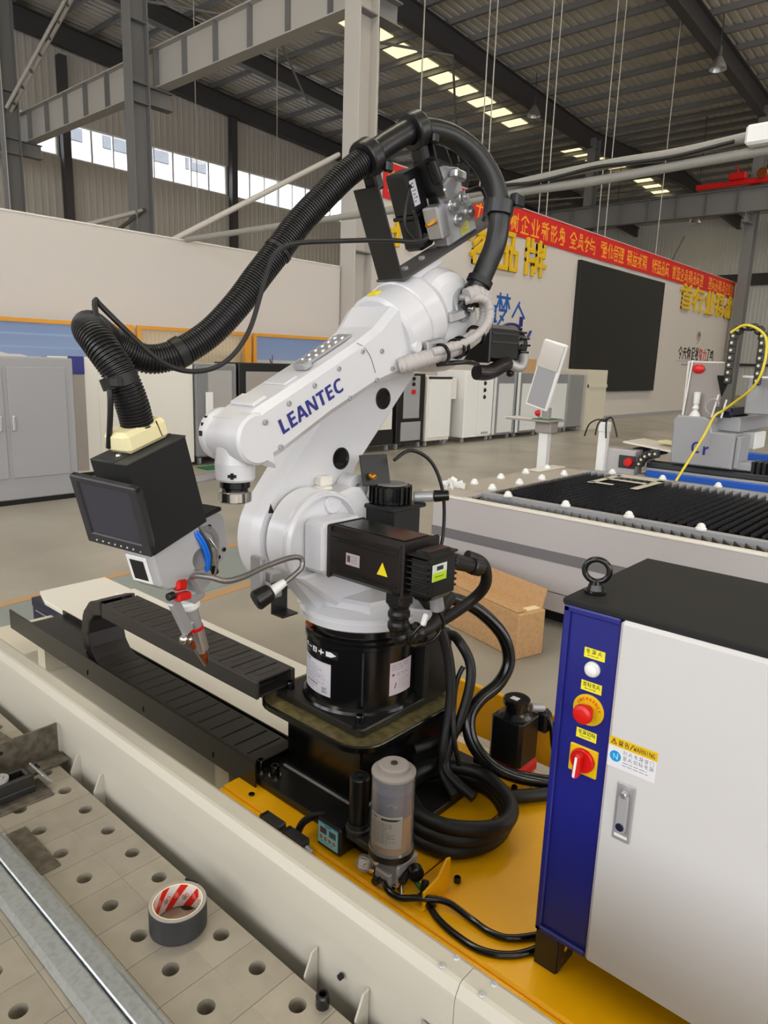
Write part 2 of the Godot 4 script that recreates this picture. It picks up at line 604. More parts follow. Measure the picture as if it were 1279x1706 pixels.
func materials() -> void:
	var m := mat("floor", Color(0.66, 0.635, 0.585), 0.34)
	speck(m, 3, 0.012, 0.84, 1.04, 0.11, 5)
	m.metallic_specular = 0.4
	mat("steel grey", Color(0.47, 0.465, 0.46), 0.55)
	mat("steel light", Color(0.72, 0.70, 0.67), 0.5)
	mat("steel dark", Color(0.27, 0.26, 0.26), 0.6)
	mat("roof sheet", Color(0.74, 0.72, 0.68), 0.5)
	m = mat("wall sheet", Color(0.74, 0.71, 0.67), 0.5)
	m = mat("plaster", Color(0.79, 0.765, 0.74), 0.75)
	m = mat("robot white", Color(0.82, 0.82, 0.835), 0.28)
	m.clearcoat_enabled = true
	m.clearcoat = 0.4
	m.clearcoat_roughness = 0.12
	m = mat("machine white", Color(0.88, 0.865, 0.83), 0.32)
	m = mat("beam paint", Color(0.71, 0.69, 0.64), 0.34)
	m = mat("door white", Color(0.79, 0.785, 0.785), 0.36)
	m = mat("cream", Color(0.80, 0.775, 0.70), 0.4)
	m = mat("cabinet grey", Color(0.60, 0.60, 0.61), 0.42)
	m = mat("yellow paint", Color(0.97, 0.71, 0.0), 0.38)
	speck(m, 11, 0.02, 0.97, 1.02, 1.2, 3, 256)
	m = mat("black gloss", Color(0.055, 0.057, 0.062), 0.2)
	m = mat("black paint", Color(0.115, 0.113, 0.11), 0.34)
	m = mat("black matt", Color(0.04, 0.04, 0.042), 0.75)
	m = mat("black rubber", Color(0.045, 0.045, 0.048), 0.5)
	m = mat("black plastic", Color(0.075, 0.075, 0.08), 0.34)
	m = mat("chain plastic", Color(0.20, 0.185, 0.18), 0.5)
	m = mat("dark grey plastic", Color(0.17, 0.175, 0.185), 0.45)
	m = mat("motor brown", Color(0.085, 0.055, 0.055), 0.33)
	m = mat("blue panel", Color(0.10, 0.12, 0.46), 0.33)
	m = mat("navy", Color(0.08, 0.075, 0.20), 0.4)
	m = mat("bright blue", Color(0.06, 0.33, 0.72), 0.4)
	m = mat("red", Color(0.80, 0.06, 0.05), 0.35)
	m = mat("red banner", Color(0.78, 0.02, 0.04), 0.6)
	m = mat("letter yellow", Color(0.86, 0.70, 0.04), 0.4)
	m = mat("orange frame", Color(0.84, 0.58, 0.17), 0.5)
	m = mat("aluminium", Color(0.78, 0.78, 0.79), 0.3, 0.85)
	m = mat("cast silver", Color(0.66, 0.66, 0.67), 0.40, 0.4)
	m = mat("bright steel", Color(0.80, 0.79, 0.77), 0.2, 1.0)
	m = mat("zinc plate", Color(0.62, 0.57, 0.38), 0.36, 0.6)
	speck(m, 21, 0.03, 0.7, 1.1, 3.0, 4, 256)
	m = mat("brass", Color(0.80, 0.58, 0.22), 0.3, 0.9)
	m = mat("copper", Color(0.72, 0.38, 0.20), 0.3, 0.9)
	m = mat("pale foam", Color(0.90, 0.86, 0.68), 0.9)
	m = mat("cardboard", Color(0.76, 0.60, 0.42), 0.8)
	speck(m, 5, 0.05, 0.9, 1.05, 2.0, 3, 256)
	m = mat("table steel", Color(0.66, 0.63, 0.575), 0.36, 0.4)
	speck(m, 31, 0.02, 0.955, 1.02, 1.6, 5, 512)
	m = mat("rusty steel", Color(0.46, 0.43, 0.38), 0.5, 0.55)
	speck(m, 37, 0.03, 0.7, 1.1, 4.0, 5, 256)
	m = mat("galvanised", Color(0.74, 0.76, 0.77), 0.34, 0.7)
	speck(m, 41, 0.05, 0.9, 1.06, 5.0, 3, 256)
	m = mat("slat steel", Color(0.12, 0.115, 0.115), 0.4, 0.5)
	m = mat("white plastic", Color(0.90, 0.90, 0.89), 0.4)
	m = mat("cloth grey", Color(0.60, 0.57, 0.55), 0.7)
	m = mat("green cloth", Color(0.03, 0.40, 0.25), 0.6)
	m = mat("pipe grey", Color(0.56, 0.55, 0.52), 0.5)
	m = mat("screen black", Color(0.03, 0.03, 0.034), 0.5)
	m = mat("hose yellow", Color(0.88, 0.80, 0.20), 0.4)
	m = mat("air blue", Color(0.02, 0.42, 0.85), 0.35)
	m = mat("green plastic", Color(0.1, 0.5, 0.2), 0.4)
	m = mat("label yellow", Color(0.93, 0.85, 0.10), 0.5)
	m = mat("film", Color(0.93, 0.94, 0.95, 0.22), 0.16)
	m.transparency = BaseMaterial3D.TRANSPARENCY_ALPHA
	m = mat("glass", Color(0.95, 0.97, 0.98, 0.08), 0.03)
	m.transparency = BaseMaterial3D.TRANSPARENCY_ALPHA
	m = mat("rooflight", Color(0.9, 0.86, 0.74), 0.5)
	m.emission_enabled = true
	m.emission = Color(1.0, 0.93, 0.72)
	m.emission_energy_multiplier = 1.2
	m = mat("sidelight", Color(0.9, 0.9, 0.9), 0.5)
	m.emission_enabled = true
	m.emission = Color(0.97, 0.98, 1.0)
	m.emission_energy_multiplier = SIDELIGHT

func roof_y(x: float) -> float:
	if x < 10.9:
		return 15.15 - (10.9 - x) * 0.055
	if x < 36.0:
		return 15.15 - (x - 10.9) * 0.055
	if x < 49.0:
		return 13.77 + (x - 36.0) * 0.055
	return 14.48 - (x - 49.0) * 0.055

func corrugated(a: Vector3, along: Vector3, up: Vector3, out: Vector3, length: float, height: float, pitch: float, deep: float) -> B:   # a ribbed sheet; profile runs along, ribs run up
	var s := b()
	var k := int(length / pitch)
	var pr := [[0.0, 0.0], [0.55, 0.0], [0.65, 1.0], [0.9, 1.0], [1.0, 0.0]]
	for i in k:
		for j in 4:
			var p: Vector3 = a + along * ((i + pr[j][0]) * pitch) + out * deep * pr[j][1]
			var q: Vector3 = a + along * ((i + pr[j + 1][0]) * pitch) + out * deep * pr[j + 1][1]
			s.quad(p, q, q + up * height, p + up * height)
	return s

func hall() -> void:
	var x0 := -13.0
	var x1 := 62.0
	var z0 := -32.0
	var z1 := 19.0
	struct("floor", b().box(V((x0 + x1) / 2, -0.1, (z0 + z1) / 2), V(x1 - x0 + 0.6, 0.2, z1 - z0 + 0.6)), M["floor"])
	# roof: ribbed sheets that span from ridge to valley, laid on purlins
	var roof := struct("ceiling", b().box(V(x0 - 0.15, roof_y(x0), (z0 + z1) / 2), V(0.3, 0.3, z1 - z0)), M["roof sheet"])
	var spans := [[-13.0, 10.9], [10.9, 36.0], [36.0, 49.0], [49.0, 62.0]]
	for sp in spans:
		var a := V(sp[0], roof_y(sp[0] + 0.001), z1)
		var z := V(sp[1], roof_y(sp[1] - 0.001), z1)
		var up := (z - a).normalized()
		put("roof_sheet", corrugated(a, V(0, 0, -1), up, V(0, 1, 0), z1 - z0, (z - a).length(), 0.33, 0.05), M["roof sheet"], roof)
		put("roof_cover", b().box((a + z) / 2 + V(0, 0.16, (z0 - z1) / 2), V((z - a).length(), 0.1, z1 - z0), 0.0, Basis(V(0, 0, 1), atan2(up.y, up.x))), M["steel dark"], roof)
	var pur := b().box(V(0, 0, (z0 + z1) / 2), V(0.07, 0.2, z1 - z0 - 0.4)).box(V(0.05, -0.09, (z0 + z1) / 2), V(0.1, 0.02, z1 - z0 - 0.4)).mesh()
	var px := -12.3
	while px < 61.0:
		var o := put("purlin", pur, M["steel grey"], roof)
		o.position = V(px, roof_y(px) - 0.11, 0)
		px += 1.5
	# translucent roof panels, one between every two purlins, in every other bay
	var panel := b().box(V(0, 0, 0), V(1.15, 0.02, 1.1), 0.0).mesh()
	for zc: float in [-21.6, -5.4, 10.8]:
		px = -10.8 + 0.75
		while px < 60.0:
			if absf(px - 10.9) > 0.8 and absf(px - 36.0) > 2.0 and absf(px - 49.0) > 0.8:
				var o := put("skylight_panel", panel, M["rooflight"], roof)
				o.position = V(px, roof_y(px) - 0.02, zc)
				o.rotation.z = atan(0.055) * (1.0 if px < 10.9 or (px > 36.0 and px < 49.0) else -1.0)
				if zc < -20.0:      # old, yellowed panels in the far bay
					daylight("skylight_lamp", V(px, roof_y(px) - 0.06, zc), V(0, -1, 0), V(1, 0, 0), Vector2(1.1, 1.05), 1.5, Color(1.0, 0.93, 0.72))
				else:
					daylight("skylight_lamp", V(px, roof_y(px) - 0.06, zc), V(0, -1, 0), V(1, 0, 0), Vector2(1.1, 1.05), SKYLIGHT, Color(1.0, 0.97, 0.90))
			px += 1.5
	# outer walls: thick core with a ribbed sheet inside
	var wl := struct("wall_left", b().box(V(x0 - 0.15, 7.2, (z0 + z1) / 2), V(0.3, 14.6, z1 - z0 + 0.6)), M["wall sheet"])
	var wn := struct("wall_near", b().box(V((x0 + x1) / 2, 7.7, z1 + 0.15), V(x1 - x0, 15.4, 0.3)), M["wall sheet"])
	var wr := struct("wall_right", b().box(V(x1 + 0.15, 7.2, (z0 + z1) / 2), V(0.3, 14.4, z1 - z0 + 0.6)), M["wall sheet"])
	put("wall_sheet", corrugated(V(x1 - 0.01, 0, z1), V(0, 0, -1), V(0, 1, 0), V(-1, 0, 0), z1 - z0, 13.7, 0.3, 0.022), M["white plastic"], wr)
	for y: float in [2.4, 8.9]:
		put("girt", b().box(V(x1 - 0.12, y, (z0 + z1) / 2), V(0.16, 0.9 if y > 5.0 else 0.2, z1 - z0), 0.01), M["steel dark"], wr)
	# tall translucent daylight panels in the two walls behind the camera
	for i in 5:
		var zc := 13.5 - i * 7.6
		put("daylight_panel", b().box(V(x0 + 0.02, 6.4, zc), V(0.04, 7.6, 5.6)), M["sidelight"], wl)
		daylight("daylight_lamp", V(x0 + 0.1, 6.4, zc), V(1, 0, 0), V(0, 1, 0), Vector2(5.5, 7.5), SIDELIGHT, Color(0.97, 0.98, 1.0))
	for i in 4:
		var xc := -8.5 + i * 9.0
		put("daylight_panel", b().box(V(xc, 6.4, z1 - 0.02), V(6.0, 7.6, 0.04)), M["sidelight"], wn)
		daylight("daylight_lamp", V(xc, 6.4, z1 - 0.1), V(0, 0, -1), V(0, 1, 0), Vector2(5.9, 7.5), SIDELIGHT * 0.8, Color(0.97, 0.98, 1.0))
	# gable wall with its band of windows
	var wy0 := 9.76
	var wy1 := 11.17
	var wf := struct("wall_far", b().box(V((x0 + x1) / 2, wy0 / 2, z0 - 0.15), V(x1 - x0, wy0, 0.3)).box(V((x0 + x1) / 2, (wy1 + 15.6) / 2, z0 - 0.15), V(x1 - x0, 15.6 - wy1, 0.3)), M["wall sheet"])
	put("wall_sheet", corrugated(V(x0, 0, z0 + 0.01), V(1, 0, 0), V(0, 1, 0), V(0, 0, 1), x1 - x0, wy0, 0.3, 0.022), M["wall sheet"], wf)
	put("wall_sheet", corrugated(V(x0, wy1, z0 + 0.01), V(1, 0, 0), V(0, 1, 0), V(0, 0, 1), x1 - x0, 3.9, 0.3, 0.022), M["wall sheet"], wf)
	var cols := [-1.2, 7.0, 15.0, 23.6, 32.0, 40.4]
	for i in cols.size() - 1:
		var a: float = cols[i] + 0.28
		var z: float = cols[i + 1] - 0.28
		var w := Node3D.new()
		w.name = "window_%d" % (i + 1)
		w.set_meta("kind", "structure")
		add_child(w, true)
		var k := 8
		for j in k + 1:
			var x := lerpf(a, z, float(j) / k)
			put("mullion", b().box(V(x, (wy0 + wy1) / 2, z0 - 0.1), V(0.09 if j % 2 else 0.06, wy1 - wy0, 0.1)), M["white plastic"], w)
			if j < k:
				put("pane", b().box(V(x + (z - a) / k / 2, (wy0 + wy1) / 2, z0 - 0.12), V((z - a) / k - 0.06, wy1 - wy0 - 0.1, 0.012)), M["glass"], w)
		put("frame", b().box(V((a + z) / 2, wy0 + 0.03, z0 - 0.1), V(z - a, 0.07, 0.12)).cut().box(V((a + z) / 2, wy1 - 0.03, z0 - 0.1), V(z - a, 0.07, 0.12)), M["white plastic"], w)
		if i < cols.size() - 1:
			put("wall_pier", b().box(V(z + 0.28, (wy0 + wy1) / 2, z0 - 0.15), V(0.56, wy1 - wy0, 0.3)), M["wall sheet"], wf)
	put("wall_pier", b().box(V((x0 - 0.9) / 2, (wy0 + wy1) / 2, z0 - 0.15), V(-0.9 - x0, wy1 - wy0, 0.3)), M["wall sheet"], wf)
	put("wall_pier", b().box(V((40.1 + x1) / 2, (wy0 + wy1) / 2, z0 - 0.15), V(x1 - 40.1, wy1 - wy0, 0.3)), M["wall sheet"], wf)
	# the building across the yard, seen through the windows
	var ob := thing("office_building", "pale office block with grey framed windows, seen through the high windows of the hall", "building", V(10, 0, -52))
	put("facade", b().box(V(12, 11, -54), V(70, 22, 4)), mat("office wall", Color(0.55, 0.54, 0.53), 0.7), ob)
	put("ground", b().box(V(12, -0.1, -46), V(90, 0.2, 26)), M["plaster"], ob)
	for i in 16:
		for j in 3:
			put("window", b().box(V(-16 + i * 3.4, 10.0 + j * 3.5, -51.95), V(1.9, 2.0, 0.12), 0.03), M["dark grey plastic"], ob)

func ibeam(a: Vector3, z: Vector3, w: float, h: float, t: float, up := Vector3.UP) -> B:   # top of the beam along a-z
	var d := (z - a).normalized()
	var s := d.cross(up).normalized()
	var u := s.cross(d)
	var bs := Basis(s, u, -d)
	var l := (z - a).length()
	var c := (a + z) / 2
	return b().box(c - u * t / 2, V(w, t, l), 0.0, bs).box(c - u * (h - t / 2), V(w, t, l), 0.0, bs).box(c - u * h / 2, V(t, h - 2 * t, l), 0.0, bs)

func steelwork() -> void:
	var st: Material = M["steel grey"]
	# columns that carry the crane runways
	var names := {"A": ["grey steel column at the end of the low white wall, behind the robot", "grey steel column behind the low white wall, second from the robot", "grey steel column at the far left behind the low white wall"]}
	for i in 3:
		var zc: float = [-10.62, -18.9, -27.2][i]
		var c := thing("steel_column", names["A"][i], "column", V(10.95, 0, zc), "columns of the left crane runway")
		put("flange", b().box(V(10.70, 7.2, zc), V(0.03, 14.4, 0.42), 0.004).cut().box(V(11.20, 7.2, zc), V(0.03, 14.4, 0.42), 0.004), M["steel light"] if i == 0 else st, c)
		put("web", b().box(V(10.95, 7.2, zc), V(0.48, 14.4, 0.03)), M["steel light"] if i == 0 else st, c)
		for y: float in [3.9, 8.25, 8.73, 10.2]:
			put("stiffener", b().box(V(10.95, y, zc), V(0.47, 0.025, 0.40)), st, c)
		put("corbel", ibeam(V(11.2, 8.73, zc), V(11.95, 8.73, zc), 0.32, 0.45, 0.025), st, c)
	for i in 3:
		var zc: float = [-10.35, -18.4, -26.6][i]
		var c := thing("steel_column", ["dark steel column at the right end of the banner wall", "dark steel column rising behind the banner, right of centre", "dark steel column far behind the banner wall"][i], "column", V(36.3, 0, zc), "columns of the right crane runway")
		put("flange", b().box(V(36.02, 6.6, zc), V(0.03, 13.2, 0.42)).cut().box(V(36.58, 6.6, zc), V(0.03, 13.2, 0.42)), st, c)
		put("web", b().box(V(36.3, 6.6, zc), V(0.53, 13.2, 0.03)), st, c)
		put("corbel", ibeam(V(35.2, 8.73, zc), V(36.0, 8.73, zc), 0.32, 0.45, 0.025), st, c)
	# crane runway beams with their stiffeners
	for side in 2:
		var x: float = [11.6, 35.5][side]
		var r := thing("crane_runway_beam", ["deep grey crane runway beam on the left columns, running up to the top of the picture", "deep grey crane runway beam above the right end of the banner"][side], "beam", V(x, 8.75, -30))
		put("girder", ibeam(V(x, 9.75, 12), V(x, 9.75, -31.5), 0.36, 1.0, 0.03), M["steel light"] if side == 0 else st, r)
		put("rail", b().box(V(x, 9.79, -10), V(0.07, 0.08, 43)), M["steel dark"], r)
		var z := -31.0
		while z < 2.0:
			put("stiffener", b().box(V(x, 9.25, z), V(0.34, 0.93, 0.03)), M["steel grey"], r)
			z += 1.35
	var ct := thing("crane_trolley", "red crane end carriage on the runway beam at the right edge", "crane", V(35.5, 9.83, -11))
	put("carriage", b().box(V(35.5, 10.0, -10.6), V(0.3, 0.24, 4.2), 0.03), M["red"], ct)
	put("motor", b().box(V(35.35, 10.25, -10.9), V(0.4, 0.3, 0.7), 0.04), M["red"], ct)
	put("wheel_guard", b().cyl(V(35.2, 10.25, -9.9), V(35.6, 10.25, -9.9), 0.22, 0.22, 16, 0.02), M["copper"], ct)
	put("post", b().box(V(35.5, 10.5, -11.0), V(0.06, 0.5, 0.06)), M["red"], ct)
	# roof frames
	for i in 5:
		var zc: float = [-31.6, -26.7, -18.5, -10.4, -2.3][i]
		var r := thing("roof_rafter", ["dark tapered roof beam along the windowed gable", "dark roof beam between the gable and the middle roof frame", "long dark roof beam falling from the top centre to the column behind the banner", "dark roof beam at the upper right corner", "dark roof beam straight above the laser bed"][i], "beam", V(10.9, 13.4, zc), "roof beams of the hall frames")
		for sp in [[-13.0, 10.9], [10.9, 36.0], [36.0, 49.0], [49.0, 62.0]]:
			put("girder", ibeam(V(sp[0], roof_y(sp[0] + 0.01) - 0.22, zc), V(sp[1], roof_y(sp[1] - 0.01) - 0.22, zc), 0.34, 0.82 if i != 1 else 0.7, 0.03), M["steel dark"], r)
	# dark wind columns on the gable
	for i in 3:
		var x: float = [15.0, 23.6, 32.0][i]
		single("wind_column", ibeam(V(x, 0.0, -31.6), V(x, 13.6, -31.6), 0.34, 0.42, 0.03, V(0, 0, 1)).add(b().box(V(x, 6.8, -31.8), V(0.3, 13.6, 0.3))), M["steel dark"], ["dark post between the high windows, left one beside the second column", "dark post between the high windows, in the middle of the gable", "dark post between the high windows, hidden behind the robot hose"][i], "column", "posts of the gable wall")
	# inclined ladder-like brace at the upper left
	var br := thing("lattice_brace", "inclined lattice brace with square openings at the upper left corner", "brace", V(10.8, 6.7, -27.4))
	var p0 := V(10.75, 9.6, -26.9)
	var p1 := V(12.6, 14.0, -24.4)
	var sd := V(0.25, 0, -0.3)
	put("rail", b().tube([p0, p1], 0.06, 6).tube([p0 + sd, p1 + sd], 0.06, 6), M["steel light"], br)
	for i in 9:
		var c := p0.lerp(p1, (i + 0.5) / 9.0)
		put("rung", b().tube([c, c + sd], 0.05, 6), M["steel grey"], br)
	# thin white diagonal stays
	single("diagonal_stay", b().tube([V(6.95, 3.6, -11.1), V(10.72, 5.75, -10.95)], 0.05, 8), M["steel light"], "long white diagonal tube from the low wall up to the column behind the robot", "brace")
	single("diagonal_stay", b().tube([V(8.4, 4.6, -18.9), V(10.9, 5.55, -18.8)], 0.06, 8), M["steel light"], "short white diagonal tube leaning on the second column", "brace")
	single("diagonal_stay", b().tube([V(9.3, 4.3, -18.6), V(11.0, 5.6, -18.8)], 0.05, 8), M["steel dark"], "dark thin diagonal tube beside the second column", "brace")
	# bracing rods under the roof
	for q in [[V(13, 14.0, -18.4), V(24, 13.2, -26.6), "thin bracing rod under the roof, falling to the right behind the column"], [V(24, 13.3, -18.4), V(13, 13.9, -26.6), "thin bracing rod under the roof, crossing the row of bright panels"], [V(24, 13.3, -18.4), V(35.8, 12.7, -26.6), "thin bracing rod under the roof beyond the row of bright panels"], [V(39, 12.6, -18.4), V(44, 13.3, -14), "thin roof brace above the runway beam, right of the middle"], [V(38, 11.2, -26), V(46, 12.6, -20), "thin roof brace low behind the banner"]]:
		single("roof_brace", b().tube([q[0], q[1]], 0.05, 6), M["steel grey"], q[2], "brace", "roof bracing rods")
	# rods that hang from the roof and steady the banner wall and the pipe
	var rods := [[11.64, -10.8, "left of the first raised character"], [13.03, -10.8, "right of the first raised character"], [15.44, -10.8, "over the half hidden golden character"], [15.75, -10.8, "just right of the rod over the half hidden character"], [18.34, -10.8, "over the slogan's start, left of a close pair"], [18.76, -10.8, "over the slogan's start, right of a close pair"], [22.01, -10.8, "above the black screen, left of two"], [22.55, -10.8, "above the black screen, right of two"], [26.82, -10.8, "above the right edge of the black screen"], [9.5, -24.0, "right beside the second column"], [13.5, -24.0, "before the middle high window post"], [16.2, -24.0, "right of the middle high window post"], [20.0, -24.0, "just left of the column behind the robot"]]
	for q in rods:
		var near: bool = q[1] > -20.0
		var rod := thing("hanging_rod", ("thin pale rod from the roof, " if near else "thin pale rod from the roof, ") + q[2], "rod", V(q[0], 5.9, q[1]), "rods above the banner wall" if near else "rods before the high windows")
		var yb := 5.89 if near else 4.2
		put("rod", b().cyl(V(q[0], yb, q[1]), V(q[0], roof_y(q[0]) - 0.22, q[1]), 0.016, 0.016, 6), M["steel light"], rod)
		put("hook", b().box(V(q[0], roof_y(q[0]) - 0.12, q[1]), V(0.12, 0.24, 0.06)), M["steel grey"], rod)
	for q in [[V(24.9, 5.9, -10.85), V(25.6, 6.6, -10.85), "short dark strut above the banner, over the black screen"], [V(28.6, 5.9, -10.85), V(29.6, 6.9, -10.85), "short dark strut above the banner, right of the black screen"]]:
		single("strut", b().tube([q[0], q[1]], 0.03, 6), M["steel dark"], q[2], "brace", "struts above the banner")
	# bell lamps
	for i in 4:
		var p: Vector3 = [V(28.5, 12.3, -9.95), V(29.4, 12.45, -17.9), V(38.3, 9.0, -13.6), V(42.0, 10.5, -19.5)][i]
		var l := thing("bell_lamp", ["clear bell lamp under the roof at the upper right", "clear bell lamp beside the row of bright roof panels", "pale bell lamp behind the banner near the right column", "small pale bell lamp above the far runway beam"][i], "lamp", p, "bell lamps under the roof")
		put("shade", b().lathe(p, V(0, 1, 0), [[0.30, 0.0], [0.26, 0.12], [0.14, 0.34], [0.09, 0.42]], 20).lathe(p, V(0, 1, 0), [[0.295, 0.0], [0.255, 0.12], [0.135, 0.34]], 20), M["aluminium"], l)
		put("gear_box", b().cyl(p + V(0, 0.42, 0), p + V(0, 0.75, 0), 0.10, 0.08, 12, 0.02), M["steel dark"], l)
		put("stem", b().cyl(p + V(0, 0.75, 0), V(p.x, roof_y(p.x) + 0.02, p.z), 0.02, 0.02, 6), M["steel dark"], l)
	# overhead pipe that runs from the low wall towards the right edge
	var pp := thing("overhead_pipe", "long pale pipe pair running overhead from the low wall to the right edge", "pipe", V(7.0, 3.56, -10.6))
	put("pipe", b().tube(curve([V(7.0, 3.60, -10.7), V(7.0, 3.59, -7.0), V(7.0, 3.56, -5.1), V(7.0, 3.575, -4.3), V(7.0, 3.57, -3.6), V(7.0, 3.60, -2.6), V(7.0, 3.63, -1.4)], 0.2), 0.045, 12), M["pipe grey"], pp)
	put("conduit", b().tube(curve([V(6.97, 3.60, -5.6), V(6.97, 3.62, -4.9), V(6.97, 3.665, -4.2), V(6.97, 3.70, -3.4), V(6.97, 3.70, -2.7), V(6.97, 3.735, -2.1), V(6.97, 3.75, -1.6)], 0.15), 0.045, 10), M["pipe grey"], pp)
	put("cable", b().tube(curve([V(6.92, 3.63, -5.5), V(6.90, 3.64, -4.6), V(6.90, 3.62, -4.1), V(6.90, 3.67, -3.5), V(6.90, 3.66, -3.1), V(6.90, 3.655, -2.7), V(6.90, 3.70, -2.2)], 0.1), 0.018, 8), M["black rubber"], pp)
	var jb := thing("junction_box", "white box on the overhead pipe at the right edge", "box", V(7.0, 3.6, -1.85))
	put("case", b().box(V(6.95, 3.72, -1.85), V(0.22, 0.16, 0.5), 0.02), M["white plastic"], jb)

func person_dots(p: Pic, x: float, y: float, s: float, coat: Color) -> void:
	p.disc(x, y - s * 1.0, s * 0.42, Color(0.75, 0.6, 0.52))
	p.disc(x, y - s * 1.25, s * 0.36, Color(0.15, 0.12, 0.12))
	p.rect(x - s * 0.75, y - s * 0.55, s * 1.5, s * 1.7, coat)

func inner_walls() -> void:
	var z := -10.78
	var w := struct("wall_middle", b().box(V((11.2 + 37.1) / 2, 2.925, z - 0.075), V(37.1 - 11.2, 5.85, 0.15)), M["plaster"])
	put("top_cap", b().box(V(24.15, 5.87, z - 0.075), V(25.9, 0.04, 0.17)), M["steel light"], w)
	struct("baseboard_middle", b().box(V(24.15, 0.06, z + 0.008), V(25.9, 0.12, 0.016)), M["cabinet grey"])
	var wl := struct("wall_low", b().box(V(-1.2, 1.795, z - 0.075), V(23.7, 3.59, 0.15)), M["plaster"])
	put("top_cap", b().box(V(-1.2, 3.60, z - 0.075), V(23.7, 0.02, 0.17)), M["machine white"], wl)
	# black screen
	var sc := thing("wall_screen", "large plain black screen on the white banner wall", "screen", V(24.27, 1.0, z))
	put("panel", b().box(V(24.27, 2.97, z + 0.06), V(6.78, 3.93, 0.11), 0.01), M["screen black"], sc)
	put("rim", b().box(V(24.27, 4.95, z + 0.06), V(6.84, 0.04, 0.12)).box(V(24.27, 0.99, z + 0.06), V(6.84, 0.04, 0.12)).box(V(20.86, 2.97, z + 0.06), V(0.04, 4.0, 0.12)).box(V(27.68, 2.97, z + 0.06), V(0.04, 4.0, 0.12)), M["black paint"], sc)
	# red cloth banner with its slogan
	var pic := Pic.new(2048, 60, Color(0.80, 0.03, 0.05))
	var spell := [[12.22, "贯"], [12.9, "行"], [13.5, "首"], [14.1, "造"], [14.7, "精"], [16.5, "门"]]
	spell = [[12.22, "贯"], [13.2, "首"], [13.9, "造"], [14.7, "精"], [15.5, "力"], [17.07, "树"], [17.62, "企"], [18.17, "业"], [18.71, "新"], [19.22, "形"], [19.73, "象"], [20.4, "全"], [20.87, "员"], [21.32, "参"], [21.73, "与"], [22.49, "强"], [22.99, "化"], [23.45, "管"], [23.88, "理"], [24.52, "精"], [24.95, "益"], [25.4, "求"], [25.87, "精"], [26.72, "铸"], [27.15, "造"], [27.58, "品"], [28.02, "质"]]
	var rest := ["首", "造", "全", "员", "精", "品", "质", "理"]
	for i in 8:
		spell.append([28.7 + i * 0.46, rest[i]])
		spell.append([32.95 + i * 0.46, rest[7 - i]])
	for q in spell:
		pic.glyph(G[q[1]], (q[0] - 11.85) * 83.2 - 16.0, 13, 32, 36, 4.0, Color(0.93, 0.62, 0.08))
	var bn := thing("banner", "red cloth banner with a row of golden characters along the top of the white wall", "banner", V(24.15, 5.13, z))
	put("top_seam", b().box(V(24.15, 5.845, z + 0.022), V(24.6, 0.02, 0.02)), M["red banner"], bn)
	var cloth := b()
	for i in 80:       # a slight sag and ripple between its ties
		var xa := 11.85 + 24.6 * i / 80.0
		var xb := 11.85 + 24.6 * (i + 1) / 80.0
		var za := z + 0.03 + 0.012 * sin(xa * 3.1)
		var zb := z + 0.03 + 0.012 * sin(xb * 3.1)
		var k := cloth.v.size()
		cloth.quad(V(xa, 5.13, za), V(xb, 5.13, zb), V(xb, 5.84, zb), V(xa, 5.84, za))
		for j in range(k, cloth.uv.size()):
			cloth.uv[j].x = (i + cloth.uv[j].x) / 80.0
	put("cloth", cloth, pic.mat(0.6), bn)
	# raised golden characters
	for q in [["打", 12.15, 0.95, "first raised golden character, seen between the robot's black brackets"], ["客", 15.05, 1.1, "raised golden character half hidden by the robot's rear hose loop"], ["品", 16.35, 1.0, "raised golden character of three boxes, left of the last one of its word"], ["牌", 17.68, 1.12, "raised golden character just left of the black screen, under the banner"], ["首", 29.65, 1.25, "first raised golden character right of the black screen"], ["行", 31.15, 1.15, "second raised golden character right of the black screen"], ["业", 32.65, 1.05, "third raised golden character right of the black screen"], ["精", 34.0, 1.05, "fourth raised golden character right of the black screen"], ["品", 35.4, 0.95, "last raised golden character, at the right end of the wall"]]:
		var s := bars(q[0], q[2], 0.86, 0.12, 0.09)
		var o := single("wall_character", b().add(s, Transform3D(Basis(), V(q[1], 4.26, z + 0.002))), M["letter yellow"], q[3], "letter", "golden characters on the banner wall")
	# painted blue motto with its little runner's sweep
	var bl := mat("motto blue", Color(0.02, 0.33, 0.64), 0.6)
	var mo := thing("painted_motto", "blue brush lettering with a purple swirl on the wall behind the robot", "lettering", V(16.2, 2.6, z))
	for q in [["追", 16.02, 2.88, 0.5, 0.42], ["梦", 16.52, 2.78, 0.68, 0.82], ["人", 17.32, 3.06, 0.62, 0.48]]:
		put("character", b().add(bars(q[0], q[3], q[4], 0.075, 0.012), Transform3D(Basis(), V(q[1], q[2], z + 0.001))), bl, mo)
	put("swirl", b().tube(curve([V(16.7, 2.72, z + 0.04), V(17.1, 2.85, z + 0.04), V(17.6, 2.82, z + 0.04), V(17.85, 2.6, z + 0.04), V(18.1, 2.5, z + 0.04), V(18.3, 2.72, z + 0.04)], 0.08), 0.038, 6).box(V(17.78, 2.95, z + 0.012), V(0.16, 0.26, 0.02)), M["blue panel"], mo)
	# small picture and a line of writing at the right
	var p2 := Pic.new(64, 96, Color(0.80, 0.77, 0.74))
	p2.disc(32, 44, 22, Color(0.62, 0.60, 0.58)).disc(36, 38, 9, Color(0.3, 0.3, 0.3)).line(20, 80, 44, 62, 4, Color(0.55, 0.53, 0.52))
	var pl := thing("wall_picture", "small grey round emblem on the white wall above the line of writing", "picture", V(32.4, 2.85, z))
	plate("print", V(32.45, 3.22, z), V(0.85, 0, 0), V(0, 0.9, 0), 0.004, p2, pl)
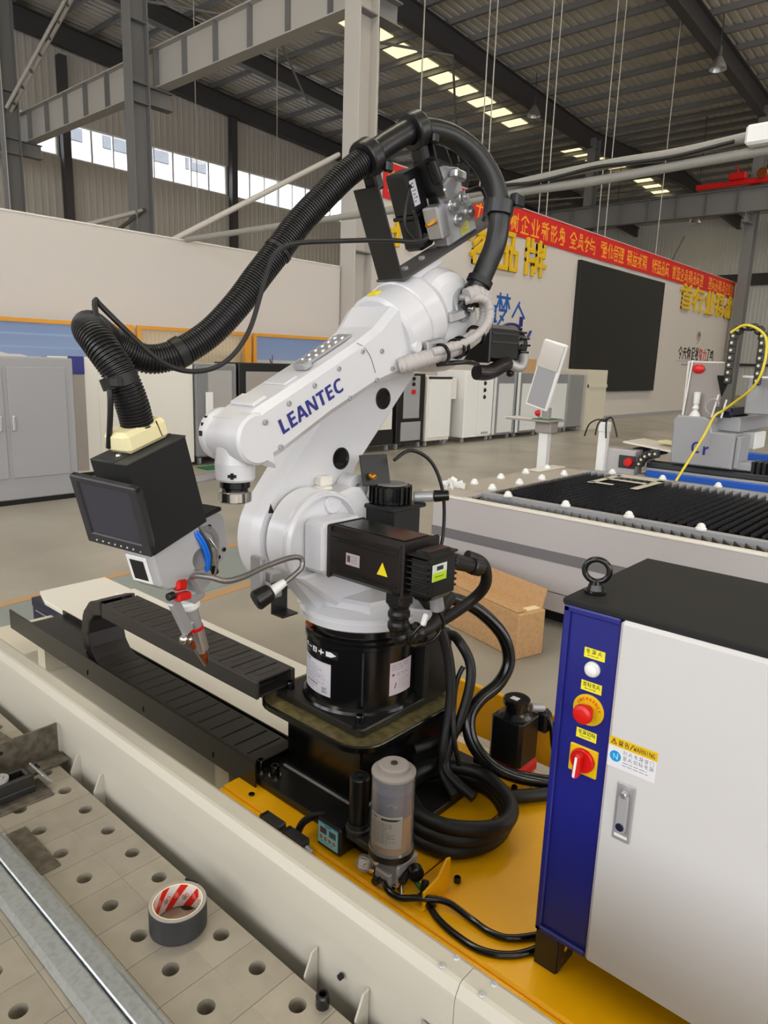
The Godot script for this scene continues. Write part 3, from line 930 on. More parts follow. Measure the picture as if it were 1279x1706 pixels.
	put("edge", b().box(V(32.45, 2.76, z + 0.003), V(0.86, 0.01, 0.006)), M["cloth grey"], pl)
	var wr := thing("wall_writing", "line of black and red characters on the wall above the glass shield", "lettering", V(30.2, 2.2, z))
	var line := "今天你足够努力了吗"
	for i in 9:
		put("character", b().add(bars(line[i], 0.42, 0.46, 0.055, 0.01), Transform3D(Basis(), V(30.25 + i * 0.5, 2.26, z + 0.001))), M["red"] if i in [5, 6] else M["black matt"], wr)
	put("rule", b().box(V(32.4, 2.16, z + 0.004), V(4.6, 0.02, 0.006)).cut().box(V(31.2, 2.02, z + 0.004), V(0.9, 0.07, 0.006)), M["cabinet grey"], wr)
	# orange notice frames in front of the low wall
	var fz := -10.6
	var of: Material = M["orange frame"]
	for i in 3:
		var xa: float = [2.2, 5.98, 8.28][i]
		var xb: float = [5.90, 8.20, 10.5][i]
		var f := thing("fence_panel", ["orange framed notice panel with a sky picture above the grey cabinet", "orange framed wire mesh panel behind the hanging hose", "orange framed notice panel with small red drawing, left of the robot arm"][i], "panel", V(xa, 0, fz))
		put("frame", b().box(V((xa + xb) / 2, 2.14, fz), V(xb - xa, 0.06, 0.05), 0.004).box(V((xa + xb) / 2, 0.3, fz), V(xb - xa, 0.06, 0.05), 0.004).box(V(xa + 0.03, 1.2, fz), V(0.07, 1.84, 0.06), 0.004).box(V(xb - 0.05, 1.08, fz), V(0.13, 2.16, 0.08), 0.006), of, f)
		if i == 1:
			var ms := b()
			for k in 28:
				ms.box(V(xa + 0.1 + k * 0.073, 1.21, fz), V(0.006, 1.76, 0.006))
			for k in 25:
				ms.box(V((xa + xb) / 2, 0.36 + k * 0.073, fz + 0.003), V(xb - xa - 0.2, 0.006, 0.006))
			put("wire_mesh", ms, M["letter yellow"], f).set_meta("kind", "stuff")
		else:
			var pc := Pic.new(512, 256, Color(0.56, 0.64, 0.76))
			for y in 256:
				var t := y / 256.0
				pc.rect(0, y, 512, 1, Color(0.46 + 0.24 * t, 0.54 + 0.2 * t, 0.70 + 0.08 * t))
			if i == 0:
				for k in 5:
					pc.disc(150 + k * 40, 150 - k * 4, 100 - k * 8, Color(0.78, 0.77, 0.75))
				for k in 3:
					pc.rect(0, 20 + k * 26, 512, 4, Color(0.52, 0.62, 0.76))
				person_dots(pc, 180, 150, 22, Color(0.32, 0.33, 0.38))
				person_dots(pc, 245, 150, 22, Color(0.36, 0.22, 0.36))
				person_dots(pc, 215, 168, 14, Color(0.6, 0.55, 0.5))
				pc.rect(120, 168, 190, 88, Color(0.80, 0.79, 0.77))
				pc.disc(300, 160, 7, Color(0.9, 0.95, 0.95)).line(470, 60, 490, 40, 16, Color(0.75, 0.1, 0.2)).line(398, 108, 416, 100, 8, Color(0.75, 0.15, 0.25))
			else:
				pc.rect(0, 60, 512, 196, Color(0.72, 0.71, 0.70))
				pc.line(80, 60, 110, 90, 5, Color(0.3, 0.2, 0.15)).line(95, 50, 90, 120, 5, Color(0.35, 0.15, 0.12)).line(70, 100, 120, 96, 4, Color(0.3, 0.2, 0.15)).disc(120, 112, 9, Color(0.75, 0.15, 0.15)).disc(84, 116, 6, Color(0.75, 0.2, 0.15))
				pc.lines(190, 80, 220, 3, 16, 4, Color(0.5, 0.5, 0.52), 5)
			plate("print", V((xa + xb) / 2 - 0.03, 1.22, fz), V(xb - xa - 0.2, 0, 0), V(0, 1.78, 0), 0.01, pc, f)

func cabinet(called: String, label: String, x0: float, x1: float, y1: float, zf: float, zb: float, m: Material, castors := true, group := "") -> Node3D:
	var t := thing(called, label, "cabinet", V((x0 + x1) / 2, 0, (zf + zb) / 2), group)
	var y0 := 0.12 if castors else 0.06
	put("body", b().box(V((x0 + x1) / 2, (y0 + y1) / 2, (zf + zb) / 2), V(x1 - x0, y1 - y0, zf - zb), 0.012), m, t)
	if castors:
		for sx: float in [x0 + 0.08, x1 - 0.08]:
			for sz: float in [zf - 0.08, zb + 0.08]:
				put("castor", b().cyl(V(sx - 0.02, 0.045, sz), V(sx + 0.02, 0.045, sz), 0.045, 0.045, 12, 0.008).box(V(sx, 0.1, sz), V(0.06, 0.05, 0.06), 0.005), M["cabinet grey"], t)
	else:
		put("plinth", b().box(V((x0 + x1) / 2, 0.03, (zf + zb) / 2), V(x1 - x0 - 0.06, 0.06, zf - zb - 0.06)), M["black matt"], t)
	return t

func far_machines() -> void:
	var zf := -8.33
	# grey tool cabinet at the left edge
	var t := cabinet("tool_cabinet", "grey steel cupboard with two doors at the left edge", 2.05, 3.87, 1.655, zf, -8.95, M["cabinet grey"], false)
	for k in 2:
		var xa: float = [2.17, 3.125][k]
		var xb: float = [3.075, 3.77][k]
		var d := put("door", b().box(V((xa + xb) / 2, 0.93, zf + 0.006), V(xb - xa, 1.24, 0.02), 0.006), M["cabinet grey"], t)
		put("handle", b().box(V(3.16 if k else 3.02, 0.93, zf + 0.025), V(0.035, 0.17, 0.03), 0.008), M["aluminium"], d)
	# white cabinet with a blue cap beside it
	zf = -9.7
	t = cabinet("equipment_cabinet", "tall white cabinet with a blue corner cap, right of the grey cupboard", 4.46, 6.40, 1.66, zf, -10.4, M["machine white"], false)
	put("side_slot", b().box(V(4.58, 0.80, zf + 0.004), V(0.16, 1.42, 0.012)), M["cloth grey"], t)
	put("corner_cap", b().box(V(4.55, 1.55, zf + 0.01), V(0.22, 0.24, 0.03), 0.008), M["blue panel"], t)
	put("door", b().box(V(5.6, 0.83, zf + 0.006), V(1.5, 1.5, 0.014), 0.004), M["machine white"], t)
	# cabinets wrapped in film, left of the robot
	t = cabinet("wrapped_cabinet", "dark cabinet wrapped in clear film, behind the tip of the robot arm", 6.45, 7.2, 1.6, zf, -10.4, M["dark grey plastic"])
	put("panel", b().box(V(6.9, 1.2, zf + 0.006), V(0.46, 0.62, 0.012), 0.004), M["cloth grey"], t)
	put("film", b().box(V(6.82, 0.88, (zf - 10.4) / 2), V(0.79, 1.48, 0.76), 0.02), M["film"], t)
	put("paper", b().box(V(6.66, 1.0, zf + 0.05), V(0.14, 0.34, 0.004)), M["white plastic"], t)
	t = cabinet("framed_cabinet", "cabinet with black frame and grey panel, half hidden by the robot arm", 7.28, 8.9, 1.64, zf, -10.4, M["black plastic"])
	put("panel", b().box(V(8.1, 0.95, zf + 0.006), V(1.36, 1.1, 0.014), 0.004), M["cloth grey"], t)
	put("drip_mat", b().box(V(6.9, 0.008, -9.35), V(1.2, 0.016, 0.3)), M["green cloth"], t)
	# the row along the banner wall
	zf = -9.2
	var zb := -9.95
	t = cabinet("row_cabinet", "pale cabinet with dark base, leftmost of the row along the banner wall", 9.55, 10.62, 1.45, zf, zb, M["machine white"])
	put("base_panel", b().box(V(10.1, 0.28, zf + 0.01), V(1.05, 0.3, 0.02)), M["black plastic"], t)
	t = cabinet("row_cabinet", "black framed control cabinet with grey drawer, beside the robot's upper arm", 10.75, 11.62, 1.52, zf, zb, M["black plastic"])
	put("upper_panel", b().box(V(11.18, 1.05, zf + 0.01), V(0.5, 0.85, 0.02), 0.004), M["cabinet grey"], t)
	put("drawer", b().box(V(11.18, 0.36, zf + 0.012), V(0.62, 0.38, 0.024), 0.004), M["cabinet grey"], t)
	put("knob", b().cyl(V(11.2, 1.16, zf + 0.02), V(11.2, 1.16, zf + 0.07), 0.05, 0.05, 12, 0.01), M["red"], t)
	put("knob", b().cyl(V(11.2, 1.31, zf + 0.02), V(11.2, 1.31, zf + 0.06), 0.04, 0.04, 12, 0.01).cut().cyl(V(11.2, 1.42, zf + 0.02), V(11.2, 1.42, zf + 0.06), 0.04, 0.04, 12, 0.01), M["black gloss"], t)
	t = cabinet("row_cabinet", "white panelled cabinet with dark edge trim, second from the robot's elbow", 11.68, 12.5, 1.47, zf + 0.02, zb, M["machine white"])
	put("door", b().box(V(12.12, 0.80, zf + 0.03), V(0.74, 1.22, 0.02), 0.006), M["white plastic"], t)
	put("edge_trim", b().box(V(12.1, 1.44, zf + 0.03), V(0.8, 0.05, 0.02)), M["dark grey plastic"], t)
	t = cabinet("row_cabinet", "narrow grey green unit with small meter, between two white cabinets", 12.54, 12.93, 1.45, zf - 0.25, zb, M["cloth grey"])
	put("meter", b().box(V(12.74, 1.12, zf - 0.235), V(0.14, 0.2, 0.02)), M["dark grey plastic"], t)
	put("upper_box", b().box(V(12.74, 1.2, zf - 0.2), V(0.4, 0.46, 0.1), 0.01), M["machine white"], t)
	t = cabinet("row_cabinet", "white cabinet with three dark lamps in a column and vents below", 12.98, 14.1, 1.6, zf + 0.05, zb, M["white plastic"])
	put("face", b().box(V(13.78, 0.86, zf + 0.06), V(0.6, 1.4, 0.014), 0.01), M["white plastic"], t)
	for k in 3:
		put("lamp", b().cyl(V(13.72, 1.33 - k * 0.155, zf + 0.06), V(13.72, 1.33 - k * 0.155, zf + 0.09), 0.05, 0.045, 16, 0.008), M["black gloss"], t)
	for k in 4:
		put("vent", b().box(V(13.7 + k * 0.07, 0.2, zf + 0.068), V(0.03, 0.05, 0.006)), M["dark grey plastic"], t)
	for k in 3:
		var xa: float = [14.2, 15.25, 16.45][k]
		var xb: float = [15.1, 16.35, 17.8][k]
		t = cabinet("row_cabinet", ["film wrapped cabinet with dark blue top, left of the tilted monitor", "film wrapped cabinet with dark top, behind the tilted monitor", "film wrapped grey cabinet right of the tilted monitor"][k], xa, xb, 1.56, zf, zb, M["navy"])
		put("face", b().box(V((xa + xb) / 2 + 0.08, 0.74, zf + 0.01), V(xb - xa - 0.24, 1.16, 0.02), 0.005), M["white plastic"], t)
		put("corner_post", b().box(V(xa + 0.04, 0.86, zf + 0.012), V(0.1, 1.48, 0.03), 0.01), M["white plastic"], t)
		put("film", b().box(V((xa + xb) / 2, 0.86, (zf + zb) / 2), V(xb - xa + 0.06, 1.5, zf - zb + 0.1), 0.03), M["film"], t)
	t = cabinet("row_cabinet", "dark grey film wrapped cabinet next to the plywood crate", 17.88, 18.78, 1.55, zf, zb, M["dark grey plastic"])
	put("film", b().box(V(18.33, 0.86, (zf + zb) / 2), V(0.95, 1.46, 0.84), 0.03), M["film"], t)
	t = thing("plywood_crate", "pale plywood crate at the right end of the cabinet row", "crate", V(19.5, 0, zf))
	put("box", b().box(V(19.5, 0.85, -9.6), V(1.3, 1.7, 0.9), 0.008), M["cream"], t)
	put("batten", b().box(V(19.5, 1.25, zf + 0.06), V(1.3, 0.09, 0.03)).box(V(18.9, 0.85, zf + 0.06), V(0.09, 1.68, 0.03)), M["cream"], t)
	t = thing("carton", "small orange brown carton on top of a wrapped cabinet", "box", V(16.1, 1.56, -9.6))
	put("box", b().box(V(15.98, 1.74, -9.5), V(0.5, 0.36, 0.4), 0.005), M["cardboard"], t)
	put("tape", b().box(V(15.98, 1.922, -9.5), V(0.51, 0.004, 0.06)), M["pale foam"], t)
	# floor paint beyond the robot
	var pm := mat("floor teal", Color(0.53, 0.56, 0.55), 0.4)
	var worn := mat("floor line", Color(0.72, 0.57, 0.40), 0.45)
	single("floor_marking", b().box(V(3.0, 0.0015, -4.75), V(3.6, 0.003, 0.8), 0.0, Basis(V(0, 1, 0), 0.12)), pm, "faded blue grey painted lane on the floor behind the welding head", "marking")
	for k in 2:
		single("floor_marking", b().box(V(3.05, 0.0015, [-5.2, -4.25][k]), V(3.6, 0.003, 0.1), 0.0, Basis(V(0, 1, 0), 0.12)), worn, ["worn orange floor line on the far side of the blue grey lane", "worn orange floor line on the near side of the blue grey lane"][k], "marking")
	# cardboard box on the floor by the laser bed
	t = thing("carton", "long brown cardboard box lying on the floor behind the hoses", "box", V(3.6, 0, -2.4))
	var ub := Basis(V(0, 1, 0), -0.27)
	put("box", b().box(V(3.831, 0.145, -2.593), V(0.22, 0.29, 1.25), 0.006, ub), M["cardboard"], t)
	put("flap", b().box(V(3.765, 0.297, -2.61), V(0.08, 0.006, 1.20), 0.0, ub).cut().box(V(3.935, 0.35, -2.565), V(0.006, 0.13, 1.22), 0.0, ub * Basis(V(0, 0, 1), -0.25)), M["cardboard"], t)
	put("packing_tape", b().box(V(3.69, 0.2915, -2.04), V(0.18, 0.003, 0.05), 0.0, ub), M["pale foam"], t)

func rrect(x0: float, x1: float, y0: float, y1: float, r: float, k := 6) -> Array:
	var out := []
	for q in [[x1 - r, y1 - r, 0.0], [x0 + r, y1 - r, PI / 2], [x0 + r, y0 + r, PI], [x1 - r, y0 + r, PI * 1.5]]:
		for i in k + 1:
			var a: float = q[2] + PI / 2 * i / k
			out.append(Vector2(q[0] + r * cos(a), q[1] + r * sin(a)))
	return out

func slab(poly: Array, y0: float, y1: float, bev := 0.0) -> B:   # outline in (x, z), standing from y0 to y1
	return b().prism(poly, -y1, -y0, Vector3(), V(1, 0, 0), V(0, 0, 1), bev)

func arc_poly(c: Vector2, r: float, a0: float, a1: float, k: int) -> Array:
	var out := []
	for i in k + 1:
		var a := lerpf(a0, a1, float(i) / k)
		out.append(c + Vector2(cos(a), sin(a)) * r)
	return out

func arc_print(called: String, c: Vector3, r: float, a0: float, a1: float, y0: float, y1: float, pic: Pic, parent: Node3D) -> void:   # a label bent round an upright cylinder
	var s := b()
	var k := 10
	for i in k:
		var p0 := lerpf(a0, a1, float(i) / k)
		var p1 := lerpf(a0, a1, float(i + 1) / k)
		var d0 := V(cos(p0), 0, sin(p0))
		var d1 := V(cos(p1), 0, sin(p1))
		var j := s.v.size()
		s.quad(c + d0 * r + V(0, y0, 0), c + d1 * r + V(0, y0, 0), c + d1 * r + V(0, y1, 0), c + d0 * r + V(0, y1, 0))
		for q in range(j, s.uv.size()):
			s.uv[q].x = (i + s.uv[q].x) / k
	put(called, s, pic.mat(0.5), parent)

func bolt(p: Vector3, ax: Vector3, r: float, h: float) -> B:   # socket head screw
	return b().lathe(p, ax, [[0.0, 0.0], [r, 0.0], [r, h * 0.85], [r * 0.85, h], [r * 0.55, h], [r * 0.5, h * 0.5], [0.0, h * 0.5]], 12)

func track() -> void:
	var t := thing("linear_track", "long white covered rail bed with navy side that the yellow carriage runs on", "track", V(1.88, 0, -1.6))
	put("base_plate", b().box(V(1.45, 0.13, -1.3), V(1.3, 0.22, 5.4), 0.006), M["cream"], t)
	put("side_panel", b().box(V(1.88, 0.255, -1.3), V(0.47, 0.05, 5.92)).box(V(1.88, 0.16, -3.0), V(0.472, 0.2, 2.5), 0.004), M["navy"], t)
	put("top_cover", b().prism([Vector2(1.645, -4.07), Vector2(1.70, -4.27), Vector2(2.12, -4.28), Vector2(2.12, -3.6), Vector2(1.645, -3.6)], -0.305, -0.28, Vector3(), V(1, 0, 0), V(0, 0, 1), 0.003).box(V(1.715, 0.294, -1.1), V(0.14, 0.024, 5.1), 0.004), M["machine white"], t)
	put("far_cover", b().box(V(2.055, 0.303, -1.1), V(0.13, 0.036, 5.6), 0.006), M["machine white"], t)
	put("guide_rail", b().box(V(1.83, 0.292, -1.0), V(0.025, 0.03, 5.0), 0.004).cut().box(V(1.95, 0.292, -1.0), V(0.025, 0.03, 5.0), 0.004), M["cast silver"], t)
	put("rack", b().box(V(1.89, 0.285, -1.0), V(0.03, 0.012, 5.0)), M["steel grey"], t)
	put("side_seam", b().box(V(1.641, 0.215, -3.1), V(0.004, 0.006, 2.2)), M["cloth grey"], t)
	# tray for the cable chain
	var tr := thing("chain_tray", "long black angle tray under the cable chain", "tray", V(1.27, 0.385, -2.6))
	put("side_plate", b().box(V(1.268, 0.437, -2.59), V(0.006, 0.098, 1.94), 0.001), M["black paint"], tr)
	put("floor_plate", b().box(V(1.40, 0.388, -2.59), V(0.26, 0.006, 1.94)), M["black paint"], tr)
	put("far_lip", b().box(V(1.528, 0.40, -2.59), V(0.006, 0.03, 1.94)), M["black paint"], tr)
	put("support", b().box(V(1.40, 0.31, -3.3), V(0.2, 0.15, 0.08)).cut().box(V(1.40, 0.31, -1.85), V(0.2, 0.15, 0.08)), M["cream"], tr)
	for z: float in [-2.75, -2.3, -1.85]:
		put("bolt", b().box(V(1.264, 0.42, z), V(0.004, 0.02, 0.004)), M["black gloss"], tr)
	# cable chain, link by link
	var ch := thing("cable_chain", "dark grey plastic cable chain curled back over itself on the black tray", "cable chain", V(1.405, 0.395, -2.3))
	var R := 0.140
	var yc := 0.563
	var pts := []
	var z := -1.705
	var path := []      # [z, y, angle] along the middle of the chain
	var pitch := 0.072
	var zl := -2.70
	while z > zl:
		path.append([z, yc + R, PI])
		z -= pitch
	var k := int(round(PI * R / pitch))
	for i in k:
		var a := PI / 2 + PI * (i + 0.5) / k
		path.append([zl + R * cos(a), yc + R * sin(a), a + PI / 2])
	z = zl
	while z < -1.66:
		path.append([z, yc - R, 0.0])
		z += pitch
	var w := 0.150
	var side := b().box(V(-w / 2, 0, 0), V(0.014, 0.062, pitch * 1.16), 0.004).box(V(w / 2, 0, 0), V(0.014, 0.062, pitch * 1.16), 0.004).box(V(0, -0.027, 0), V(w, 0.007, pitch * 0.92), 0.002)
	var bar_out := b().box(V(0, 0.027, 0), V(w - 0.012, 0.007, pitch * 0.92), 0.002).box(V(0, 0.0305, 0.012), V(w - 0.06, 0.003, 0.03), 0.001)
	var ms := side.mesh()
	var mo := bar_out.mesh()
	for q in path:
		var lk := put("link", ms, M["chain plastic"], ch)
		# the link's own +z runs along the path, +y points out of the curl
		var d := V(0, sin(q[2]), cos(q[2]))
		var o := V(0, -cos(q[2]), sin(q[2])) * 1.0
		var bs := Basis(o.cross(d), o, d)
		lk.transform = Transform3D(bs, V(1.388, q[1], q[0]) - V(1.405, 0.395, -2.3))
		put("crossbar", mo, M["chain plastic"], lk)
	# yellow carriage
	var c := thing("carriage", "yellow steel carriage plate that carries the robot and the control cabinet", "carriage", V(1.6, 0.38, -0.5))
	put("deck", b().box(V(1.585, 0.388, -0.33), V(0.76, 0.024, 2.76), 0.006), M["yellow paint"], c)
	put("front_skirt", b().box(V(1.195, 0.345, -0.33), V(0.02, 0.10, 2.76), 0.006), M["yellow paint"], c)
	put("bottom_ledge", b().box(V(1.155, 0.30, -0.4), V(0.10, 0.012, 2.5), 0.003), M["yellow paint"], c)
	put("rear_wall", b().box(V(2.21, 0.40, -0.43), V(0.02, 0.21, 2.56), 0.004), M["yellow paint"], c)
	put("cross_beam", b().box(V(2.09, 0.345, -0.9), V(0.24, 0.03, 0.14), 0.004).cut().box(V(2.09, 0.345, 0.2), V(0.24, 0.03, 0.14), 0.004), M["yellow paint"], c)
	put("far_lip", b().box(V(1.955, 0.382, -0.33), V(0.03, 0.03, 2.7), 0.004), M["yellow paint"], c)
	put("deck_seam", b().box(V(1.6, 0.4004, -0.985), V(0.68, 0.0012, 0.004)), M["copper"], c)
	for q in [[1.235, -1.6, 0.004], [1.26, -1.38, 0.012], [1.85, -1.02, 0.012]]:
		put("screw", bolt(V(q[0], 0.40, q[1]), V(0, 1, 0), 0.010, q[2]), M["black gloss"], c)
	# steel stand under the robot
	var s := thing("robot_stand", "black steel pedestal with a dull gold top plate under the robot", "stand", V(1.6, 0.40, -1.49))
	put("foot_plate", b().box(V(1.58, 0.4125, -1.42), V(0.60, 0.025, 0.62), 0.003), M["black paint"], s)
	put("post", b().box(V(1.60, 0.525, -1.445), V(0.42, 0.20, 0.335), 0.006), M["black gloss"], s)
	put("weld_seam", b().tube([V(1.386, 0.429, -1.62), V(1.386, 0.429, -1.27)], 0.006, 6).tube([V(1.386, 0.429, -1.273), V(1.80, 0.429, -1.273)], 0.006, 6), M["cast silver"], s)
	put("top_plate", slab(rrect(1.345, 1.865, -1.75, -1.235, 0.10), 0.622, 0.644, 0.003), M["black gloss"], s)
	put("plate_face", slab(rrect(1.352, 1.858, -1.743, -1.242, 0.094), 0.644, 0.6455), M["zinc plate"], s)
	for q in [[1.315, -1.655], [1.325, -1.595], [1.84, -1.66], [1.84, -1.16]]:
		var w1 := put("washer", b().cyl(V(q[0], 0.425, q[1]), V(q[0], 0.431, q[1]), 0.021, 0.021, 16), M["bright steel"], s)
		put("bolt", bolt(V(q[0], 0.431, q[1]), V(0, 1, 0), 0.016, 0.034), M["black gloss"], w1)

func robot() -> void:
	var cx := 1.61
	var cz := -1.495
	var W: Material = M["robot white"]
	var K: Material = M["black gloss"]
	var r := thing("robot", "white six axis robot arm on a black base, reaching towards the lower left", "robot", V(cx, 0.646, cz))
	# --- base
	var fl := put("flange_plate", slab(rrect(1.403, 1.815, -1.697, -1.295, 0.022, 3), 0.6455, 0.672, 0.004), M["black paint"], r)
	for q in [[1.44, -1.655], [1.44, -1.335], [1.775, -1.335], [1.775, -1.655]]:
		put("bolt", bolt(V(q[0], 0.672, q[1]), V(0, 1, 0), 0.014, 0.026).cut().add(bolt(V(q[0] - 0.035, 0.672, q[1] + 0.012), V(0, 1, 0), 0.007, 0.006)), K, fl)
	put("base", b().lathe(V(cx, 0, cz), V(0, 1, 0), [[0.0, 0.670], [0.196, 0.670], [0.19, 0.68], [0.181, 0.688], [0.180, 0.875], [0.186, 0.879], [0.186, 0.892], [0.176, 0.897], [0.176, 0.906], [0.160, 0.908], [0.158, 0.945], [0.0, 0.945]], 56), K, r)
	put("cable_box", b().box(V(1.775, 0.765, -1.41), V(0.14, 0.23, 0.24), 0.012), M["black paint"], r)
	put("sight_tube", b().cyl(V(1.475, 0.885, -1.59), V(1.475, 0.945, -1.59), 0.014, 0.014, 12).box(V(1.475, 0.915, -1.59), V(0.034, 0.012, 0.034), 0.003), M["copper"], r)
	put("base_rib", b().tube([V(cx - 0.128, 0.70, cz + 0.128), V(cx - 0.128, 0.875, cz + 0.128)], 0.003, 6), M["dark grey plastic"], r)
	var l1 := Pic.new(160, 200, Color(0.80, 0.79, 0.82))
	l1.rect(4, 4, 152, 2, Color(0.6, 0.6, 0.62)).rect(10, 14, 40, 7, Color(0.2, 0.2, 0.22)).lines(12, 30, 130, 12, 9, 3, Color(0.5, 0.5, 0.52), 3).lines(30, 142, 70, 1, 9, 8, Color(0.25, 0.25, 0.28), 8).rect(118, 150, 26, 36, Color(0.75, 0.75, 0.77)).lines(12, 160, 90, 3, 9, 3, Color(0.55, 0.55, 0.57), 4)
	for i in 5:
		l1.rect(119 + (i % 2) * 4, 152 + i * 7, 22 - (i % 3) * 5, 3, Color(0.3, 0.3, 0.33))
	arc_print("rating_label", V(cx, 0, cz), 0.1812, deg_to_rad(214), deg_to_rad(168), 0.712, 0.822, l1, r)
	var l2 := Pic.new(140, 200, Color(0.78, 0.74, 0.77))
	l2.lines(10, 16, 110, 3, 14, 4, Color(0.55, 0.48, 0.5), 6).disc(20, 76, 8, Color(0.5, 0.28, 0.25)).lines(40, 70, 80, 2, 12, 4, Color(0.5, 0.5, 0.52), 7).line(36, 130, 30, 160, 5, Color(0.3, 0.32, 0.3)).lines(50, 100, 70, 7, 11, 3, Color(0.6, 0.56, 0.58), 9)
	arc_print("safety_label", V(cx, 0, cz), 0.1812, deg_to_rad(107), deg_to_rad(75), 0.722, 0.832, l2, r)
	var l3 := Pic.new(256, 44, Color(0.03, 0.03, 0.035))
	var wh := Color(0.88, 0.88, 0.9)
	for i in 30:
		l3.rect(10 + i, 22 - i * 0.5, 1, i + 1, wh)
		l3.rect(216 + i, 22 - (30 - i) * 0.5, 1, 31 - i, wh)
	l3.rect(60, 19, 26, 7, wh).rect(98, 8, 32, 30, wh).rect(104, 14, 20, 4, Color(0.1, 0.1, 0.1)).rect(104, 26, 20, 6, Color(0.1, 0.1, 0.1)).rect(112, 14, 5, 18, Color(0.1, 0.1, 0.1)).rect(142, 18, 36, 8, wh).rect(156, 6, 8, 32, wh).rect(190, 8, 28, 28, wh)
	arc_print("arrow_label", V(cx, 0, cz), 0.1815, deg_to_rad(216), deg_to_rad(160), 0.842, 0.868, l3, r)
	# --- turntable: ring, waist and the housing of the shoulder joint
	put("turn_ring", b().lathe(V(cx, 0, cz), V(0, 1, 0), [[0.0, 0.942], [0.190, 0.942], [0.203, 0.950], [0.204, 0.972], [0.200, 0.976], [0.200, 0.986], [0.16, 1.0], [0.0, 1.0]], 56), W, r)
	put("turn_lug", b().box(V(1.69, 0.975, -1.315), V(0.13, 0.05, 0.09), 0.006, Basis(V(0, 1, 0), 0.5)).box(V(1.80, 0.985, -1.40), V(0.10, 0.06, 0.12), 0.008), W, r)
	for q in [V(1.665, 0.975, -1.262), V(1.72, 0.975, -1.293)]:
		put("bolt", bolt(q, V(-0.4, 0, 0.9), 0.008, 0.006), M["cast silver"], r)
	var J2 := Vector2(1.435, 1.215)
	var waist := arc_poly(J2, 0.150, deg_to_rad(62), deg_to_rad(222), 22)
	waist.append_array([Vector2(1.43, 0.99), Vector2(1.80, 0.99), Vector2(1.81, 1.05), Vector2(1.70, 1.16), Vector2(1.66, 1.30), Vector2(1.61, 1.355), Vector2(1.57, 1.36)])
	put("shoulder_housing", b().prism(waist, -1.60, -1.505, Vector3(), V(1, 0, 0), V(0, 1, 0), 0.012, 0.75), W, r)
	put("joint_ring", b().lathe(V(J2.x, J2.y, -1.51), V(0, 0, 1), [[0.150, 0.0], [0.150, 0.012], [0.143, 0.022], [0.136, 0.022], [0.128, 0.004], [0.0, 0.004]], 48), W, r)
	put("waist_deck", b().prism([Vector2(1.42, -1.60), Vector2(1.78, -1.64), Vector2(1.80, -1.36), Vector2(1.66, -1.32), Vector2(1.50, -1.36)], -1.03, -0.985, Vector3(), V(1, 0, 0), V(0, 0, 1), 0.01), W, r)
	put("waist_web", b().prism([Vector2(1.30, 1.13), Vector2(1.62, 1.13), Vector2(1.70, 1.00), Vector2(1.47, 1.00)], -1.51, -1.46, Vector3(), V(1, 0, 0), V(0, 1, 0), 0.01), W, r)
	put("lifting_ear", b().ring(V(1.625, 1.345, -1.60), V(1.625, 1.345, -1.54), 0.045, 0.018, 24), W, r)
	put("cast_mark", b().cyl(V(1.475, 1.322, -1.505), V(1.475, 1.322, -1.499), 0.034, 0.032, 24, 0.002).box(V(1.475, 1.322, -1.498), V(0.03, 0.008, 0.002)), W, r)
	put("motor_mount", b().box(V(1.437, 1.213, -1.46), V(0.168, 0.158, 0.098), 0.016), W, r)
	# --- shoulder motor with its ribbed cap
	var mo := put("shoulder_motor", b().box(V(1.437, 1.212, -1.268), V(0.150, 0.150, 0.286), 0.014).box(V(1.437, 1.212, -1.405), V(0.158, 0.158, 0.014), 0.006).box(V(1.437, 1.212, -1.128), V(0.158, 0.158, 0.012), 0.006), M["motor brown"], r)
	put("side_groove", b().box(V(1.361, 1.255, -1.268), V(0.005, 0.012, 0.25), 0.002).cut().box(V(1.361, 1.166, -1.268), V(0.005, 0.008, 0.25), 0.002), K, mo)
	put("top_groove", b().box(V(1.437, 1.288, -1.268), V(0.10, 0.004, 0.25), 0.001), K, mo)
	var cap := b().box(V(1.437, 1.205, -1.085), V(0.128, 0.136, 0.08), 0.02)
	for i in 7:
		cap.box(V(1.437, 1.262 - i * 0.016, -1.088), V(0.136, 0.006, 0.07), 0.002)
	put("motor_cap", cap, K, mo)
	var p := Pic.new(64, 48, Color(0.70, 0.66, 0.66))
	p.rect(6, 10, 14, 26, Color(0.3, 0.25, 0.25)).lines(26, 10, 32, 4, 8, 2, Color(0.5, 0.45, 0.45), 2)
	plate("motor_label", V(1.3605, 1.207, -1.305), V(0, 0, 0.052), V(0, 0.034, 0), 0.001, p, mo)
	put("warning_triangle", b().prism([Vector2(-0.019, -0.017), Vector2(0.019, -0.017), Vector2(0.0, 0.019)], 0.0, 0.001, V(1.3605, 1.205, -1.195), V(0, 0, 1), V(0, 1, 0)), M["label yellow"], mo)
	p = Pic.new(48, 48, Color(0.82, 0.85, 0.82))
	p.rect(0, 24, 48, 24, Color(0.72, 0.85, 0.12)).rect(14, 6, 22, 12, Color(0.15, 0.15, 0.15)).rect(8, 34, 30, 3, Color(0.4, 0.5, 0.1))
	plate("cap_label", V(1.437 - 0.025, 1.222, -1.044), V(0.06, 0, 0), V(0, 0.045, 0), 0.001, p, mo)
	# --- second motor, standing on the waist
	var m1 := put("waist_motor", b().box(V(1.70, 1.15, -1.47), V(0.15, 0.30, 0.15), 0.012).box(V(1.70, 1.296, -1.47), V(0.17, 0.014, 0.17), 0.004), M["black plastic"], r)
	var rib := b().cyl(V(1.70, 1.30, -1.47), V(1.70, 1.362, -1.47), 0.062, 0.062, 28, 0.006)
